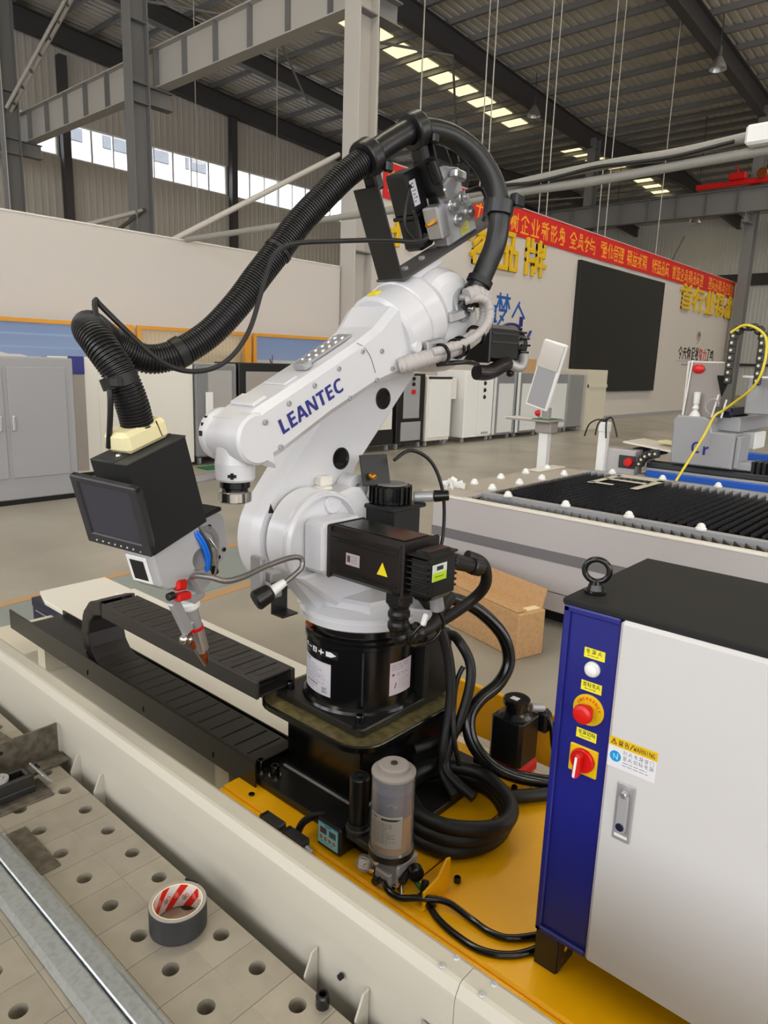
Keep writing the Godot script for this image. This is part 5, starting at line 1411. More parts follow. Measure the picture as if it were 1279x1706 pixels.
func robot_hoses() -> void:
	var hp := [V(0.858, 1.560, -1.526), V(0.849, 1.598, -1.522), V(0.834, 1.645, -1.518), V(0.812, 1.705, -1.524), V(0.792, 1.758, -1.556), V(0.794, 1.797, -1.615), V(0.836, 1.804, -1.683), V(0.896, 1.775, -1.716), V(0.948, 1.746, -1.710), V(0.998, 1.734, -1.693), V(1.064, 1.754, -1.671), V(1.142, 1.807, -1.647), V(1.213, 1.885, -1.622), V(1.275, 1.965, -1.609), V(1.337, 2.042, -1.595), V(1.399, 2.121, -1.580), V(1.465, 2.197, -1.553), V(1.520, 2.259, -1.527), V(1.576, 2.311, -1.495)]
	var h := thing("corrugated_hose", "black corrugated hose that arches over the robot and turns down to the welding head", "hose", V(0.86, 1.56, -1.52))
	put("hose_front", b().tube(curve(hp, 0.0019), 0.0365, 20, 0.0018), M["black plastic"], h)
	var hq := [V(1.576, 2.311, -1.495), V(1.661, 2.372, -1.487), V(1.758, 2.425, -1.476), V(1.861, 2.431, -1.434), V(1.944, 2.390, -1.388), V(1.997, 2.317, -1.351), V(2.017, 2.230, -1.331), V(2.007, 2.138, -1.328), V(1.987, 2.064, -1.343), V(1.959, 1.985, -1.364), V(1.935, 1.93, -1.40)]
	put("hose_rear", b().tube(curve(hq, 0.006), 0.0345, 20), M["black plastic"], h)
	# holders
	var hd := [[V(1.576, 2.311, -1.495), V(0.83, 0.55, 0.05), "black ring clamp at the top of the front upright, round the hose"], [V(1.758, 2.425, -1.476), V(0.87, 0.45, 0.15), "black ring clamp at the very top of the robot, round the hose"]]
	for q in hd:
		var a: Vector3 = q[1].normalized()
		var cl := thing("hose_clamp", q[2], "clamp", q[0], "ring clamps round the hose")
		put("ring", b().lathe(q[0] - a * 0.022, a, [[0.036, 0.0], [0.050, 0.0], [0.053, 0.006], [0.053, 0.038], [0.050, 0.044], [0.036, 0.044]], 32), M["black plastic"], cl)
		var dn := V(0.454, -0.891, 0)
		put("neck", b().box(q[0] + dn * 0.062, V(0.035, 0.05, 0.05), 0.006, Basis(V(0.891, 0.454, 0), V(-0.454, 0.891, 0), V(0, 0, 1))), M["black plastic"], cl)
		put("ear", b().box(q[0] + V(0.04, -0.02, 0.045), V(0.03, 0.03, 0.02), 0.005), M["black plastic"], cl)
	var r2 := thing("hose_clamp", "black hose clamp with a bolt at the rear end of the bracket plate", "clamp", V(2.012, 2.24, -1.332))
	put("ring", b().ring(V(2.012, 2.215, -1.332), V(2.016, 2.255, -1.332), 0.048, 0.034, 24), M["black plastic"], r2)
	put("arm", b().box(V(2.09, 2.255, -1.38), V(0.13, 0.05, 0.02), 0.005, Basis(V(0, 1, 0), 0.65)), M["black plastic"], r2)
	put("lever", b().box(V(2.055, 2.26, -1.29), V(0.05, 0.04, 0.03), 0.005), M["black plastic"], r2)
	put("bolt", bolt(V(2.055, 2.255, -1.34), V(-0.4, 0, 0.9), 0.009, 0.008), M["bright steel"], r2)
	var s1 := thing("hose_strap", "broad black strap round the hose just above the welding head", "strap", V(0.808, 1.69, -1.515))
	put("band", b().lathe(V(0.812, 1.675, -1.512), V(-0.28, 0.95, -0.15), [[0.037, 0.0], [0.042, 0.0], [0.042, 0.026], [0.037, 0.026]], 28), M["black rubber"], s1)
	put("buckle", b().box(V(0.782, 1.685, -1.48), V(0.02, 0.024, 0.03), 0.004), M["black rubber"], s1)
	single("hose_strap", b().lathe(V(1.064, 1.754, -1.671) - V(0.81, 0.5, 0.25) * 0.012, V(0.81, 0.5, 0.25), [[0.037, 0.0], [0.0415, 0.0], [0.0415, 0.024], [0.037, 0.024]], 28), M["black rubber"], "black strap round the low bend of the hose, where the thin cable crosses", "strap")
	single("hose_strap", b().lathe(V(1.335, 2.038, -1.5955) - V(0.6, 0.75, 0.15) * 0.008, V(0.6, 0.75, 0.15), [[0.037, 0.0], [0.0405, 0.0], [0.0405, 0.012], [0.037, 0.012]], 28), M["black rubber"], "black tie round the rising part of the hose, beside the thin cable", "strap")
	single("hose_strap", b().lathe(V(1.965, 2.0, -1.358), V(0.35, 0.92, 0.2), [[0.037, 0.0], [0.042, 0.0], [0.042, 0.02], [0.037, 0.02]], 28), M["black rubber"], "black strap round the hose behind the robot's elbow", "strap")
	var ct := [V(1.735, 2.12, -1.40), V(1.70, 2.10, -1.37), V(1.629, 2.084, -1.36), V(1.541, 2.078, -1.389), V(1.422, 2.064, -1.458), V(1.331, 2.050, -1.526), V(1.279, 2.017, -1.544), V(1.237, 1.942, -1.536), V(1.178, 1.824, -1.518), V(1.121, 1.754, -1.514), V(1.069, 1.717, -1.531), V(1.005, 1.709, -1.554), V(0.937, 1.733, -1.562), V(0.876, 1.794, -1.589), V(0.830, 1.855, -1.630), V(0.818, 1.866, -1.626), V(0.808, 1.850, -1.612), V(0.800, 1.803, -1.585), V(0.789, 1.730, -1.545), V(0.777, 1.655, -1.500), V(0.788, 1.534, -1.540)]
	single("thin_cable", b().tube(curve(ct, 0.012), 0.0065, 8), M["black rubber"], "thin black cable looping below the hose and up into a sharp peak at the left", "cable")
	single("thin_cable", b().tube(curve([V(1.73, 2.26, -1.46), V(1.70, 2.25, -1.44), V(1.675, 2.19, -1.43), V(1.68, 2.13, -1.43), V(1.74, 2.10, -1.42), V(1.745, 2.16, -1.44), V(1.76, 2.20, -1.47)], 0.01), 0.005, 8), M["black rubber"], "thin black lead looping beside the feed motor label", "cable")
	single("thin_cable", b().tube(curve([V(1.98, 2.29, -1.44), V(2.02, 2.305, -1.41), V(2.05, 2.26, -1.40), V(2.045, 2.21, -1.41)], 0.01), 0.006, 8), M["black rubber"], "short black lead curling over the rear of the wire feeder", "cable")
	single("thin_cable", b().tube(curve([V(1.70, 1.44, -1.46), V(1.76, 1.47, -1.44), V(1.82, 1.43, -1.40), V(1.85, 1.33, -1.37), V(1.85, 1.20, -1.36), V(1.80, 1.12, -1.34)], 0.015), 0.006, 8), M["black rubber"], "thin black cable arching from the sensor plate down behind the motors", "cable")
	# metal conduit from the head to the loose plug before the shoulder
	var cd := thing("metal_conduit", "flexible silver conduit from the welding head ending in a loose plug before the shoulder", "conduit", V(0.95, 1.22, -1.38))
	put("sheath", b().tube(curve([V(0.955, 1.205, -1.47), V(0.935, 1.225, -1.42), V(0.95, 1.226, -1.385), V(0.985, 1.212, -1.372), V(1.04, 1.210, -1.376), V(1.124, 1.216, -1.393), V(1.206, 1.222, -1.397), V(1.246, 1.216, -1.393), V(1.247, 1.191, -1.389), V(1.221, 1.169, -1.396), V(1.195, 1.150, -1.407)], 0.003), 0.0075, 12, 0.00015), mat("conduit steel", Color(0.52, 0.50, 0.49), 0.36, 0.7), cd)
	put("sleeve", b().cyl(V(1.202, 1.155, -1.405), V(1.160, 1.130, -1.418), 0.011, 0.016, 16, 0.002), M["white plastic"], cd)
	put("plug", b().cyl(V(1.164, 1.134, -1.416), V(1.118, 1.112, -1.43), 0.025, 0.029, 16, 0.006), M["black plastic"], cd)
	single("socket_bracket", b().box(V(1.185, 1.16, -1.50), V(0.02, 0.10, 0.05), 0.004).box(V(1.215, 1.10, -1.48), V(0.05, 0.02, 0.04), 0.004).box(V(1.23, 1.145, -1.49), V(0.04, 0.03, 0.03), 0.004), M["cast silver"], "small silver bracket under the shoulder joint beside the loose plug", "bracket")
	single("cable_channel", b().box(V(1.345, 1.03, -1.60), V(0.06, 0.10, 0.006)).box(V(1.345, 0.983, -1.575), V(0.06, 0.006, 0.055)), M["black paint"], "black angle bracket at the left side of the turntable", "bracket")
	# power leads of the motors
	var R: Material = M["black rubber"]
	var lead := thing("motor_lead", "thick ribbed black lead under the shoulder motor", "cable", V(1.45, 1.05, -1.22))
	put("plug", b().box(V(1.43, 1.115, -1.19), V(0.06, 0.05, 0.06), 0.008), M["black plastic"], lead)
	put("boot", b().tube(curve([V(1.43, 1.10, -1.19), V(1.432, 1.05, -1.19), V(1.435, 1.015, -1.19), V(1.455, 0.995, -1.185), V(1.50, 0.993, -1.175)], 0.008), 0.030, 14, 0.0022), M["black plastic"], lead)
	put("lead", b().tube(curve([V(1.50, 0.993, -1.175), V(1.56, 1.00, -1.17), V(1.62, 1.03, -1.18), V(1.70, 1.045, -1.21)], 0.015), 0.018, 12), R, lead)
	var ml := thing("motor_plug", "silver plug with white tag under the motor cap", "plug", V(1.50, 1.10, -1.10))
	put("plug", b().cyl(V(1.475, 1.14, -1.10), V(1.488, 1.085, -1.10), 0.018, 0.02, 14, 0.003), M["cast silver"], ml)
	put("tag", b().box(V(1.445, 1.065, -1.11), V(0.014, 0.035, 0.014), 0.003, Basis(V(0, 0, 1), -0.4)), M["white plastic"], ml)
	put("lead", b().tube(curve([V(1.488, 1.088, -1.10), V(1.52, 1.03, -1.10), V(1.49, 0.985, -1.12), V(1.43, 0.985, -1.14), V(1.42, 1.02, -1.13), V(1.445, 1.06, -1.11)], 0.012), 0.005, 8), M["black gloss"], ml)
	var ring := thing("cable_loop", "black cable looping out behind the motor cap with a screwed plug", "cable", V(1.60, 1.18, -1.10))
	put("plug", b().cyl(V(1.515, 1.225, -1.085), V(1.60, 1.195, -1.075), 0.024, 0.021, 14, 0.004), M["black plastic"], ring)
	put("nut", b().cyl(V(1.60, 1.197, -1.075), V(1.64, 1.185, -1.07), 0.028, 0.028, 8, 0.004), M["black plastic"], ring)
	put("lead", b().tube(curve([V(1.60, 1.22, -1.09), V(1.655, 1.19, -1.07), V(1.69, 1.12, -1.08), V(1.68, 1.06, -1.12), V(1.60, 1.01, -1.16), V(1.52, 0.995, -1.18)], 0.012), 0.017, 12), R, ring)
	single("power_hose", b().tube(curve([V(1.66, 1.05, -1.30), V(1.737, 1.025, -1.273), V(1.842, 0.974, -1.215), V(1.914, 0.884, -1.150), V(1.928, 0.793, -1.121), V(1.888, 0.723, -1.128), V(1.815, 0.682, -1.151), V(1.761, 0.638, -1.153), V(1.740, 0.573, -1.124), V(1.759, 0.512, -1.067), V(1.813, 0.471, -1.008), V(1.89, 0.445, -0.94), V(1.96, 0.435, -0.86), V(2.0, 0.44, -0.70)], 0.015), 0.0215, 14), M["black gloss"], "thick glossy black hose snaking in an S from the turntable to the control cabinet", "hose")
	single("power_hose", b().tube(curve([V(1.65, 1.05, -1.30), V(1.669, 1.007, -1.268), V(1.700, 0.927, -1.238), V(1.719, 0.828, -1.216), V(1.718, 0.730, -1.200), V(1.699, 0.636, -1.191), V(1.667, 0.548, -1.183), V(1.655, 0.48, -1.17), V(1.63, 0.44, -1.10)], 0.015), 0.017, 12), R, "straight black hose hanging from the turntable beside the base box", "hose")
	single("power_hose", b().tube(curve([V(1.82, 0.84, -1.34), V(1.80, 0.875, -1.27), V(1.775, 0.870, -1.215), V(1.785, 0.812, -1.180), V(1.772, 0.746, -1.165), V(1.739, 0.652, -1.166), V(1.693, 0.562, -1.174), V(1.66, 0.49, -1.16), V(1.66, 0.445, -1.05)], 0.015), 0.0165, 12), R, "black hose curving out of the base box and down to the coil", "hose")
	single("power_hose", b().tube(curve([V(1.765, 0.80, -1.19), V(1.745, 0.765, -1.195), V(1.725, 0.70, -1.19), V(1.69, 0.60, -1.16), V(1.70, 0.50, -1.14)], 0.015), 0.008, 10), R, "thin black cable between the two hanging hoses", "cable")
	single("power_hose", b().tube(curve([V(1.60, 0.55, -1.25), V(1.70, 0.56, -1.21), V(1.74, 0.60, -1.18), V(1.755, 0.66, -1.165)], 0.015), 0.019, 12), R, "black hose bending round the corner of the pedestal under the gold plate", "hose")
	for k in 3:      # coil on the deck
		var y := 0.424 + 0.030 * k
		var g := 0.012 * k
		single("coiled_hose", b().tube(curve([V(1.46 + g, y, -1.17), V(1.56, y, -1.245 + g), V(1.66, y, -1.235 + g), V(1.735 - g, y, -1.15), V(1.755 - g, y, -1.06), V(1.70 - g, y, -0.965 + g), V(1.60, y, -0.915 + g), V(1.50 + g, y, -0.93 + g), V(1.425 + g, y, -0.99), V(1.41 + g, y, -1.08), V(1.45 + g, y, -1.155)], 0.02), 0.0225, 12), R, ["lowest turn of the black hose coil on the yellow deck", "middle turn of the black hose coil on the yellow deck", "topmost turn of the black hose coil on the yellow deck"][k], "hose")
	single("power_hose", b().tube(curve([V(1.73, 0.43, -1.02), V(1.79, 0.43, -0.96), V(1.88, 0.425, -0.90), V(1.98, 0.425, -0.80)], 0.02), 0.021, 12), R, "black hose leaving the coil along the deck to the control cabinet", "hose")

func controller() -> void:
	var X := 1.28
	var zl := -0.622
	var zr := 0.02
	var t := thing("control_cabinet", "white control cabinet with a blue switch panel and black lid at the right edge", "cabinet", V(1.49, 0.40, -0.30))
	put("body", b().box(V(1.495, 0.895, (zl + zr) / 2), V(0.42, 0.775, zr - zl - 0.004), 0.004), M["black paint"], t)
	put("lid", b().box(V(1.492, 1.285, (zl + zr) / 2), V(0.436, 0.016, zr - zl + 0.012), 0.004), M["black matt"], t)
	var zb := -0.503
	var pn := put("switch_panel", b().box(V(X + 0.006, 0.893, (zl + zb) / 2), V(0.014, 0.772, zb - zl), 0.002), M["blue panel"], t)
	put("panel_rim", b().box(V(X - 0.003, 0.893, zl + 0.007), V(0.012, 0.772, 0.014), 0.003).box(V(X - 0.003, 1.272, (zl + zb) / 2), V(0.012, 0.014, zb - zl), 0.003).box(V(X - 0.003, 0.514, (zl + zb) / 2), V(0.012, 0.014, zb - zl), 0.003), M["blue panel"], pn)
	var dr := put("door", b().box(V(X + 0.0, 0.893, (zb + zr) / 2 + 0.001), V(0.026, 0.772, zr - zb - 0.002), 0.007), M["door white"], t)
	var pc: Pic
	var zc := -0.551
	for i in 3:
		pc = Pic.new(110, 52, Color(0.90, 0.86, 0.18))
		var txt: String = ["电源", "急停", "电源"][i]
		for k in 4:
			var g: String = [["电", "源", "关"], ["首", "断", "电", "关"], ["电", "源", "切", "断"]][i][mini(k, [2, 3, 3][i])]
			if k < [3, 4, 4][i]:
				pc.glyph(G[g], 10 + k * [32, 24, 24][i], 6, 20, 22, 2.0, Color(0.14, 0.13, 0.05))
		pc.lines(20, 37, 70, 1, 8, 4, Color(0.3, 0.28, 0.08), 30 + i)
		plate("label", V(X - 0.0015, [1.190, 1.119, 1.013][i], zc + 0.001), V(0, 0, 0.044), V(0, 0.021, 0), 0.001, pc, pn)
	put("pilot_lamp", b().lathe(V(X, 1.158, zc), V(-1, 0, 0), [[0.016, 0.0], [0.016, 0.006], [0.0145, 0.008], [0.0125, 0.013], [0.006, 0.017], [0.0, 0.018]], 28), M["white plastic"], pn)
	# mushroom button on its yellow collar
	var er := put("emergency_collar", b().lathe(V(X, 1.069, zc), V(-1, 0, 0), [[0.033, 0.0], [0.0335, 0.003], [0.032, 0.005], [0.0, 0.005]], 40), M["letter yellow"], pn)
	var wd := "EMERGENCY"
	for i in 9:
		var a := deg_to_rad(150 - i * 17)
		var oo := V(X - 0.0053, 1.069 + sin(a) * 0.0245, zc + cos(a) * 0.0245)
		var rad := V(0, sin(a), cos(a))
		word("letter", wd[i], 0.0062, 0.0004, oo, V(0, -cos(a), sin(a)), rad, M["red"], er, true)
	put("mushroom", b().lathe(V(X - 0.005, 1.069, zc), V(-1, 0, 0), [[0.012, 0.0], [0.012, 0.012], [0.019, 0.016], [0.0205, 0.022], [0.0195, 0.028], [0.013, 0.032], [0.0, 0.0335]], 36), M["red"], pn)
	# rotary main switch
	var sw := put("switch_plate", b().box(V(X - 0.002, 0.955, zc), V(0.006, 0.062, 0.062), 0.002), M["letter yellow"], pn)
	put("switch_disc", b().cyl(V(X - 0.004, 0.957, zc), V(X - 0.013, 0.957, zc), 0.0265, 0.0255, 32, 0.002), M["red"], sw)
	put("switch_grip", b().box(V(X - 0.024, 0.953, zc - 0.002), V(0.024, 0.056, 0.014), 0.005, Basis(V(1, 0, 0), 0.06)), M["red"], sw)
	put("grip_line", b().box(V(X - 0.0365, 0.953, zc - 0.002), V(0.001, 0.046, 0.005), 0.0, Basis(V(1, 0, 0), 0.06)), M["white plastic"], sw)
	# warning label
	pc = Pic.new(300, 200, Color(0.86, 0.86, 0.88))
	pc.rect(0, 0, 300, 58, Color(0.86, 0.70, 0.06))
	var bk := Color(0.16, 0.13, 0.05)
	pc.line(30, 12, 14, 44, 4, bk).line(30, 12, 46, 44, 4, bk).line(14, 44, 46, 44, 4, bk).line(30, 24, 30, 34, 4, bk)
	pc.glyph(G["警"], 60, 12, 30, 34, 3.0, bk).glyph(G["告"], 98, 12, 30, 34, 3.0, bk).line(150, 12, 134, 46, 4, bk)
	var al := {"W": "002: 2:54 548: 8::0", "A": "0:50 50:: 2787", "R": "000: 0080 8085 8505 45::", "N": "000: 00:: :::0", "I": "505:", "G": ":131 3107 073: 3::: ::96 9656"}
	var wx := 156.0
	for ch in "WARNING":
		pc.glyph(al[ch], wx, 16, 14, 28, 3.0, bk)
		wx += 19
	pc.disc(48, 124, 36, Color(0.05, 0.55, 0.80)).line(32, 118, 44, 118, 4, Color(0.6, 0.9, 1.0)).line(38, 108, 38, 140, 4, Color(0.6, 0.9, 1.0)).line(62, 104, 62, 142, 5, Color(0.7, 0.9, 1.0)).line(50, 124, 58, 140, 4, Color(0.6, 0.9, 1.0))
	var row1 := ["打", "关", "电", "源", "首", "门"]
	var row2 := ["首", "先", "切", "断", "电", "源"]
	for i in 6:
		pc.glyph(G[row1[i]], 96 + i * 33, 70, 24, 26, 2.5, Color(0.35, 0.33, 0.4))
		pc.glyph(G[row2[i] if G.has(row2[i]) else "关"], 96 + i * 33, 106, 24, 26, 2.5, Color(0.33, 0.32, 0.36))
	pc.lines(96, 146, 190, 2, 18, 5, Color(0.5, 0.5, 0.55), 44)
	plate("warning_label", V(X - 0.013, 1.008, -0.4485), V(0, 0, 0.096), V(0, 0.064, 0), 0.001, pc, dr)
	var ha := put("handle_plate", b().box(V(X - 0.0145, 0.888, -0.452), V(0.005, 0.126, 0.037), 0.002), M["cast silver"], dr)
	put("lever", b().prism(rrect(-0.0105, 0.0105, -0.043, 0.045, 0.010), 0.0, 0.010, V(X - 0.017, 0.890, -0.452), V(0, 0, 1), V(0, 1, 0), 0.002), M["cabinet grey"], ha)
	put("lever_head", b().cyl(V(X - 0.017, 0.934, -0.452), V(X - 0.032, 0.934, -0.452), 0.008, 0.007, 16, 0.002), M["aluminium"], ha)
	put("key_lock", b().cyl(V(X - 0.026, 0.862, -0.452), V(X - 0.0295, 0.862, -0.452), 0.0085, 0.0085, 18, 0.001), M["navy"], ha)
	put("name_strip", b().box(V(X - 0.0175, 0.837, -0.452), V(0.001, 0.006, 0.026)), M["white plastic"], ha)
	# angle feet with slots
	for q in [[-0.60, 1.0], [-0.02, -1.0]]:
		var f := b()
		f.prism([Vector2(0.0, 0.0), Vector2(0.075, 0.0), Vector2(0.12, 0.085), Vector2(0.12, 0.112), Vector2(0.0, 0.112)], 0.0, 0.005, V(1.297, 0.40, q[0] + 0.025), V(1, 0, 0), V(0, 1, 0), 0.001)
		f.box(V(1.295, 0.456, q[0]), V(0.005, 0.112, 0.055), 0.001)
		var ft := put("foot", f, M["black paint"], t)
		put("slot", b().prism(rrect(-0.016, 0.016, -0.008, 0.008, 0.0078), 0.0, 0.0008, V(1.338, 0.452, q[0] + 0.0302), V(0.80, 0.6, 0), V(-0.6, 0.8, 0)), M["yellow paint"], ft)
		put("hole", b().cyl(V(1.318, 0.425, q[0] + 0.0301), V(1.318, 0.425, q[0] + 0.031), 0.0045, 0.0045, 12), M["copper"], ft)
	for q in [-0.56, -0.02]:
		put("foot", b().box(V(1.66, 0.456, q), V(0.05, 0.112, 0.055), 0.002), M["black paint"], t)
	put("side_box", b().box(V(1.60, 0.49, zl - 0.03), V(0.10, 0.14, 0.06), 0.012), M["white plastic"], t)
	put("side_latch", b().box(V(1.305, 0.62, zl - 0.006), V(0.02, 0.026, 0.012), 0.004), M["black plastic"], t)
	# lifting eye
	var e := thing("lifting_eye", "black lifting eye bolt on the corner of the control cabinet's lid", "eye bolt", V(1.345, 1.293, -0.592))
	var ec := V(1.345, 1.342, -0.592)
	var ep := []
	for i in 33:
		var a := TAU * i / 32
		ep.append(ec + V(0.0, sin(a), cos(a)) * 0.0235 + V(cos(a) * 0.008, 0, 0))
	put("ring", b().tube(ep, 0.0062, 12, 0.0, false), M["black gloss"], e)
	put("shank", b().lathe(V(1.345, 1.293, -0.592), V(0, 1, 0), [[0.022, 0.0], [0.022, 0.005], [0.017, 0.008], [0.014, 0.020], [0.009, 0.027], [0.0, 0.027]], 24), M["black gloss"], e)

func carriage_gear() -> void:
	# grease pump
	var p := thing("grease_pump", "grease pump with clear reservoir and blue faced controller on the yellow deck edge", "pump", V(1.255, 0.40, -1.04))
	var rx := 1.258
	var rz := -1.042
	put("pump_body", b().box(V(rx + 0.01, 0.455, rz), V(0.085, 0.06, 0.11), 0.006).box(V(rx - 0.02, 0.43, rz + 0.01), V(0.05, 0.05, 0.05), 0.004), M["cast silver"], p)
	put("reservoir_base", b().lathe(V(rx, 0.485, rz), V(0, 1, 0), [[0.0, 0.0], [0.055, 0.0], [0.0615, 0.006], [0.0615, 0.024], [0.0, 0.024]], 36), M["black plastic"], p)
	var tc := mat("reservoir clear", Color(0.86, 0.86, 0.86, 0.22), 0.10)
	tc.transparency = BaseMaterial3D.TRANSPARENCY_ALPHA
	put("reservoir", b().lathe(V(rx, 0.509, rz), V(0, 1, 0), [[0.0600, 0.0], [0.0570, 0.006], [0.0555, 0.20], [0.052, 0.214], [0.0, 0.216]], 40), tc, p)
	put("grease", b().lathe(V(rx, 0.512, rz), V(0, 1, 0), [[0.0, 0.0], [0.052, 0.0], [0.052, 0.10], [0.0, 0.10]], 32), mat("amber grease", Color(0.62, 0.45, 0.25), 0.3), p)
	put("follower", b().lathe(V(rx, 0.615, rz), V(0, 1, 0), [[0.0, 0.0], [0.0515, 0.0], [0.0515, 0.065], [0.02, 0.08], [0.0, 0.08]], 32), mat("follower blue", Color(0.24, 0.23, 0.36), 0.5), p)
	put("reservoir_cap", b().lathe(V(rx, 0.718, rz), V(0, 1, 0), [[0.0575, 0.0], [0.0575, 0.006], [0.048, 0.012], [0.040, 0.013], [0.040, 0.022], [0.034, 0.025], [0.0, 0.025]], 36), M["cloth grey"], p)
	put("cap_button", b().cyl(V(rx, 0.743, rz), V(rx, 0.747, rz), 0.009, 0.008, 14), M["dark grey plastic"], p)
	var pc := Pic.new(150, 180, Color(0.66, 0.65, 0.63))
	pc.rect(0, 0, 150, 3, Color(0.8, 0.8, 0.78)).rect(58, 12, 70, 11, Color(0.12, 0.12, 0.12)).rect(120, 15, 20, 5, Color(0.12, 0.12, 0.12)).rect(8, 14, 30, 6, Color(0.3, 0.3, 0.3)).lines(8, 40, 130, 12, 10, 4, Color(0.46, 0.46, 0.46), 52)
	arc_print("pump_label", V(rx, 0, rz), 0.0572, deg_to_rad(205), deg_to_rad(112), 0.535, 0.625, pc, p)
	put("sleeve_mark", b().tube(curve([V(rx - 0.050, 0.655, rz + 0.025), V(rx - 0.045, 0.662, rz + 0.034), V(rx - 0.038, 0.652, rz + 0.041), V(rx - 0.035, 0.66, rz + 0.045)], 0.004), 0.0008, 6), M["cloth grey"], p)
	var px := 1.258
	var pz := -1.160
	put("pump_motor", b().lathe(V(px, 0.515, pz), V(0, 1, 0), [[0.0, 0.0], [0.027, 0.0], [0.0275, 0.135], [0.025, 0.140], [0.019, 0.140], [0.019, 0.137], [0.008, 0.137], [0.008, 0.141], [0.0, 0.141]], 32), M["black plastic"], p)
	put("motor_collar", b().lathe(V(px, 0.490, pz), V(0, 1, 0), [[0.0, 0.0], [0.035, 0.0], [0.035, 0.012], [0.031, 0.016], [0.031, 0.028], [0.0, 0.028]], 28), M["dark grey plastic"], p)
	put("bridge", b().box(V(1.258, 0.480, -1.11), V(0.06, 0.022, 0.14), 0.004), M["dark grey plastic"], p)
	var cb := put("controller_box", b().box(V(1.258, 0.448, -1.235), V(0.082, 0.086, 0.095), 0.006), M["black plastic"], p)
	pc = Pic.new(120, 110, Color(0.60, 0.90, 0.95))
	pc.rect(0, 0, 120, 4, Color(0.3, 0.6, 0.68)).rect(40, 8, 36, 5, Color(0.2, 0.4, 0.7)).rect(12, 22, 40, 32, Color(0.30, 0.40, 0.44)).rect(66, 22, 42, 32, Color(0.34, 0.46, 0.50))
	for i in 2:
		pc.rect(18, 27 + i * 12, 26, 8, Color(0.55, 0.25, 0.25)).rect(72, 27 + i * 12, 28, 8, Color(0.25, 0.34, 0.38))
	for i in 4:
		pc.disc(20 + i * 26, 76, 9, Color(0.75, 0.25, 0.25)).rect(15 + i * 26, 74, 10, 3, Color(0.9, 0.85, 0.85))
	pc.lines(16, 94, 90, 1, 8, 4, Color(0.3, 0.5, 0.55), 61)
	plate("controller_face", V(1.2165, 0.452, -1.235), V(0, 0, 0.078), V(0, 0.066, 0), 0.0015, pc, cb)
	put("gauge", b().lathe(V(1.228, 0.436, -1.105), V(-0.9, 0.1, 0.45), [[0.0, -0.02], [0.010, -0.02], [0.010, 0.0], [0.022, 0.0], [0.0225, 0.012], [0.020, 0.014], [0.0195, 0.011], [0.0, 0.011]], 28), M["cast silver"], p)
	pc = Pic.new(64, 64, Color(0.88, 0.87, 0.86))
	pc.disc(32, 32, 30, Color(0.90, 0.89, 0.88)).line(32, 34, 46, 26, 3, Color(0.1, 0.1, 0.1)).rect(24, 44, 16, 3, Color(0.4, 0.4, 0.45))
	for i in 9:
		var a := PI * 0.8 + i * PI * 1.4 / 8
		pc.rect(32 + 24 * cos(a) - 1, 32 + 24 * sin(a) - 1, 3, 3, Color(0.2, 0.2, 0.2))
	plate("gauge_face", V(1.228, 0.436, -1.105) + V(-0.9, 0.1, 0.45).normalized() * 0.0115, V(0.45, 0, 0.9).normalized() * 0.029, V(0.09, 0.99, 0.04).normalized() * 0.029, 0.0004, pc, p)
	put("valve", b().cyl(V(1.24, 0.43, -1.05), V(1.215, 0.425, -1.03), 0.014, 0.014, 14, 0.003).cut().cyl(V(1.28, 0.455, -0.98), V(1.265, 0.455, -0.955), 0.021, 0.021, 16, 0.004), M["black plastic"], p)
	put("fitting", b().cyl(V(1.25, 0.46, -1.0), V(1.238, 0.40, -0.985), 0.009, 0.009, 10, 0.002).cut().cyl(V(1.235, 0.47, -1.03), V(1.225, 0.42, -1.02), 0.007, 0.007, 10, 0.001).cut().ball(V(1.235, 0.425, -1.0), 0.011), M["bright steel"], p)
	for q in [[1.222, 0.445, -1.075, 0.010], [1.215, 0.425, -1.055, 0.012], [1.228, 0.47, -1.065, 0.009], [1.24, 0.452, -0.985, 0.012]]:
		put("fitting", b().cyl(V(q[0] + 0.02, q[1], q[2]), V(q[0] - 0.012, q[1] - 0.006, q[2] + 0.008), q[3], q[3] * 0.9, 12, 0.002), M["bright steel"] if q[3] < 0.0115 else M["black plastic"], p)
	put("green_tag", b().box(V(1.27, 0.428, -0.955), V(0.012, 0.012, 0.03), 0.003, Basis(V(1, 0, 0), 0.5)), M["green plastic"], p)
	put("elbow_fitting", b().cyl(V(1.275, 0.45, -0.935), V(1.26, 0.425, -0.93), 0.010, 0.010, 12, 0.002).cyl(V(1.26, 0.425, -0.935), V(1.255, 0.41, -0.92), 0.012, 0.012, 12, 0.002), M["black plastic"], p)
	var bt := put("mount_bracket", b().prism([Vector2(0.0, 0.0), Vector2(0.11, 0.0), Vector2(0.11, 0.09), Vector2(0.095, 0.095), Vector2(0.06, 0.06), Vector2(0.0, 0.05)], 0.0, 0.006, V(1.235, 0.40, -0.915), V(1, 0, 0), V(0, 1, 0), 0.001).box(V(1.27, 0.403, -1.03), V(0.09, 0.006, 0.25), 0.001), M["yellow paint"], p)
	for q in [[1.222, -1.005], [1.262, -0.90], [1.375, -0.905]]:
		put("bolt", bolt(V(q[0], 0.403, q[1]), V(0, 1, 0), 0.010, 0.014), M["black gloss"], p)
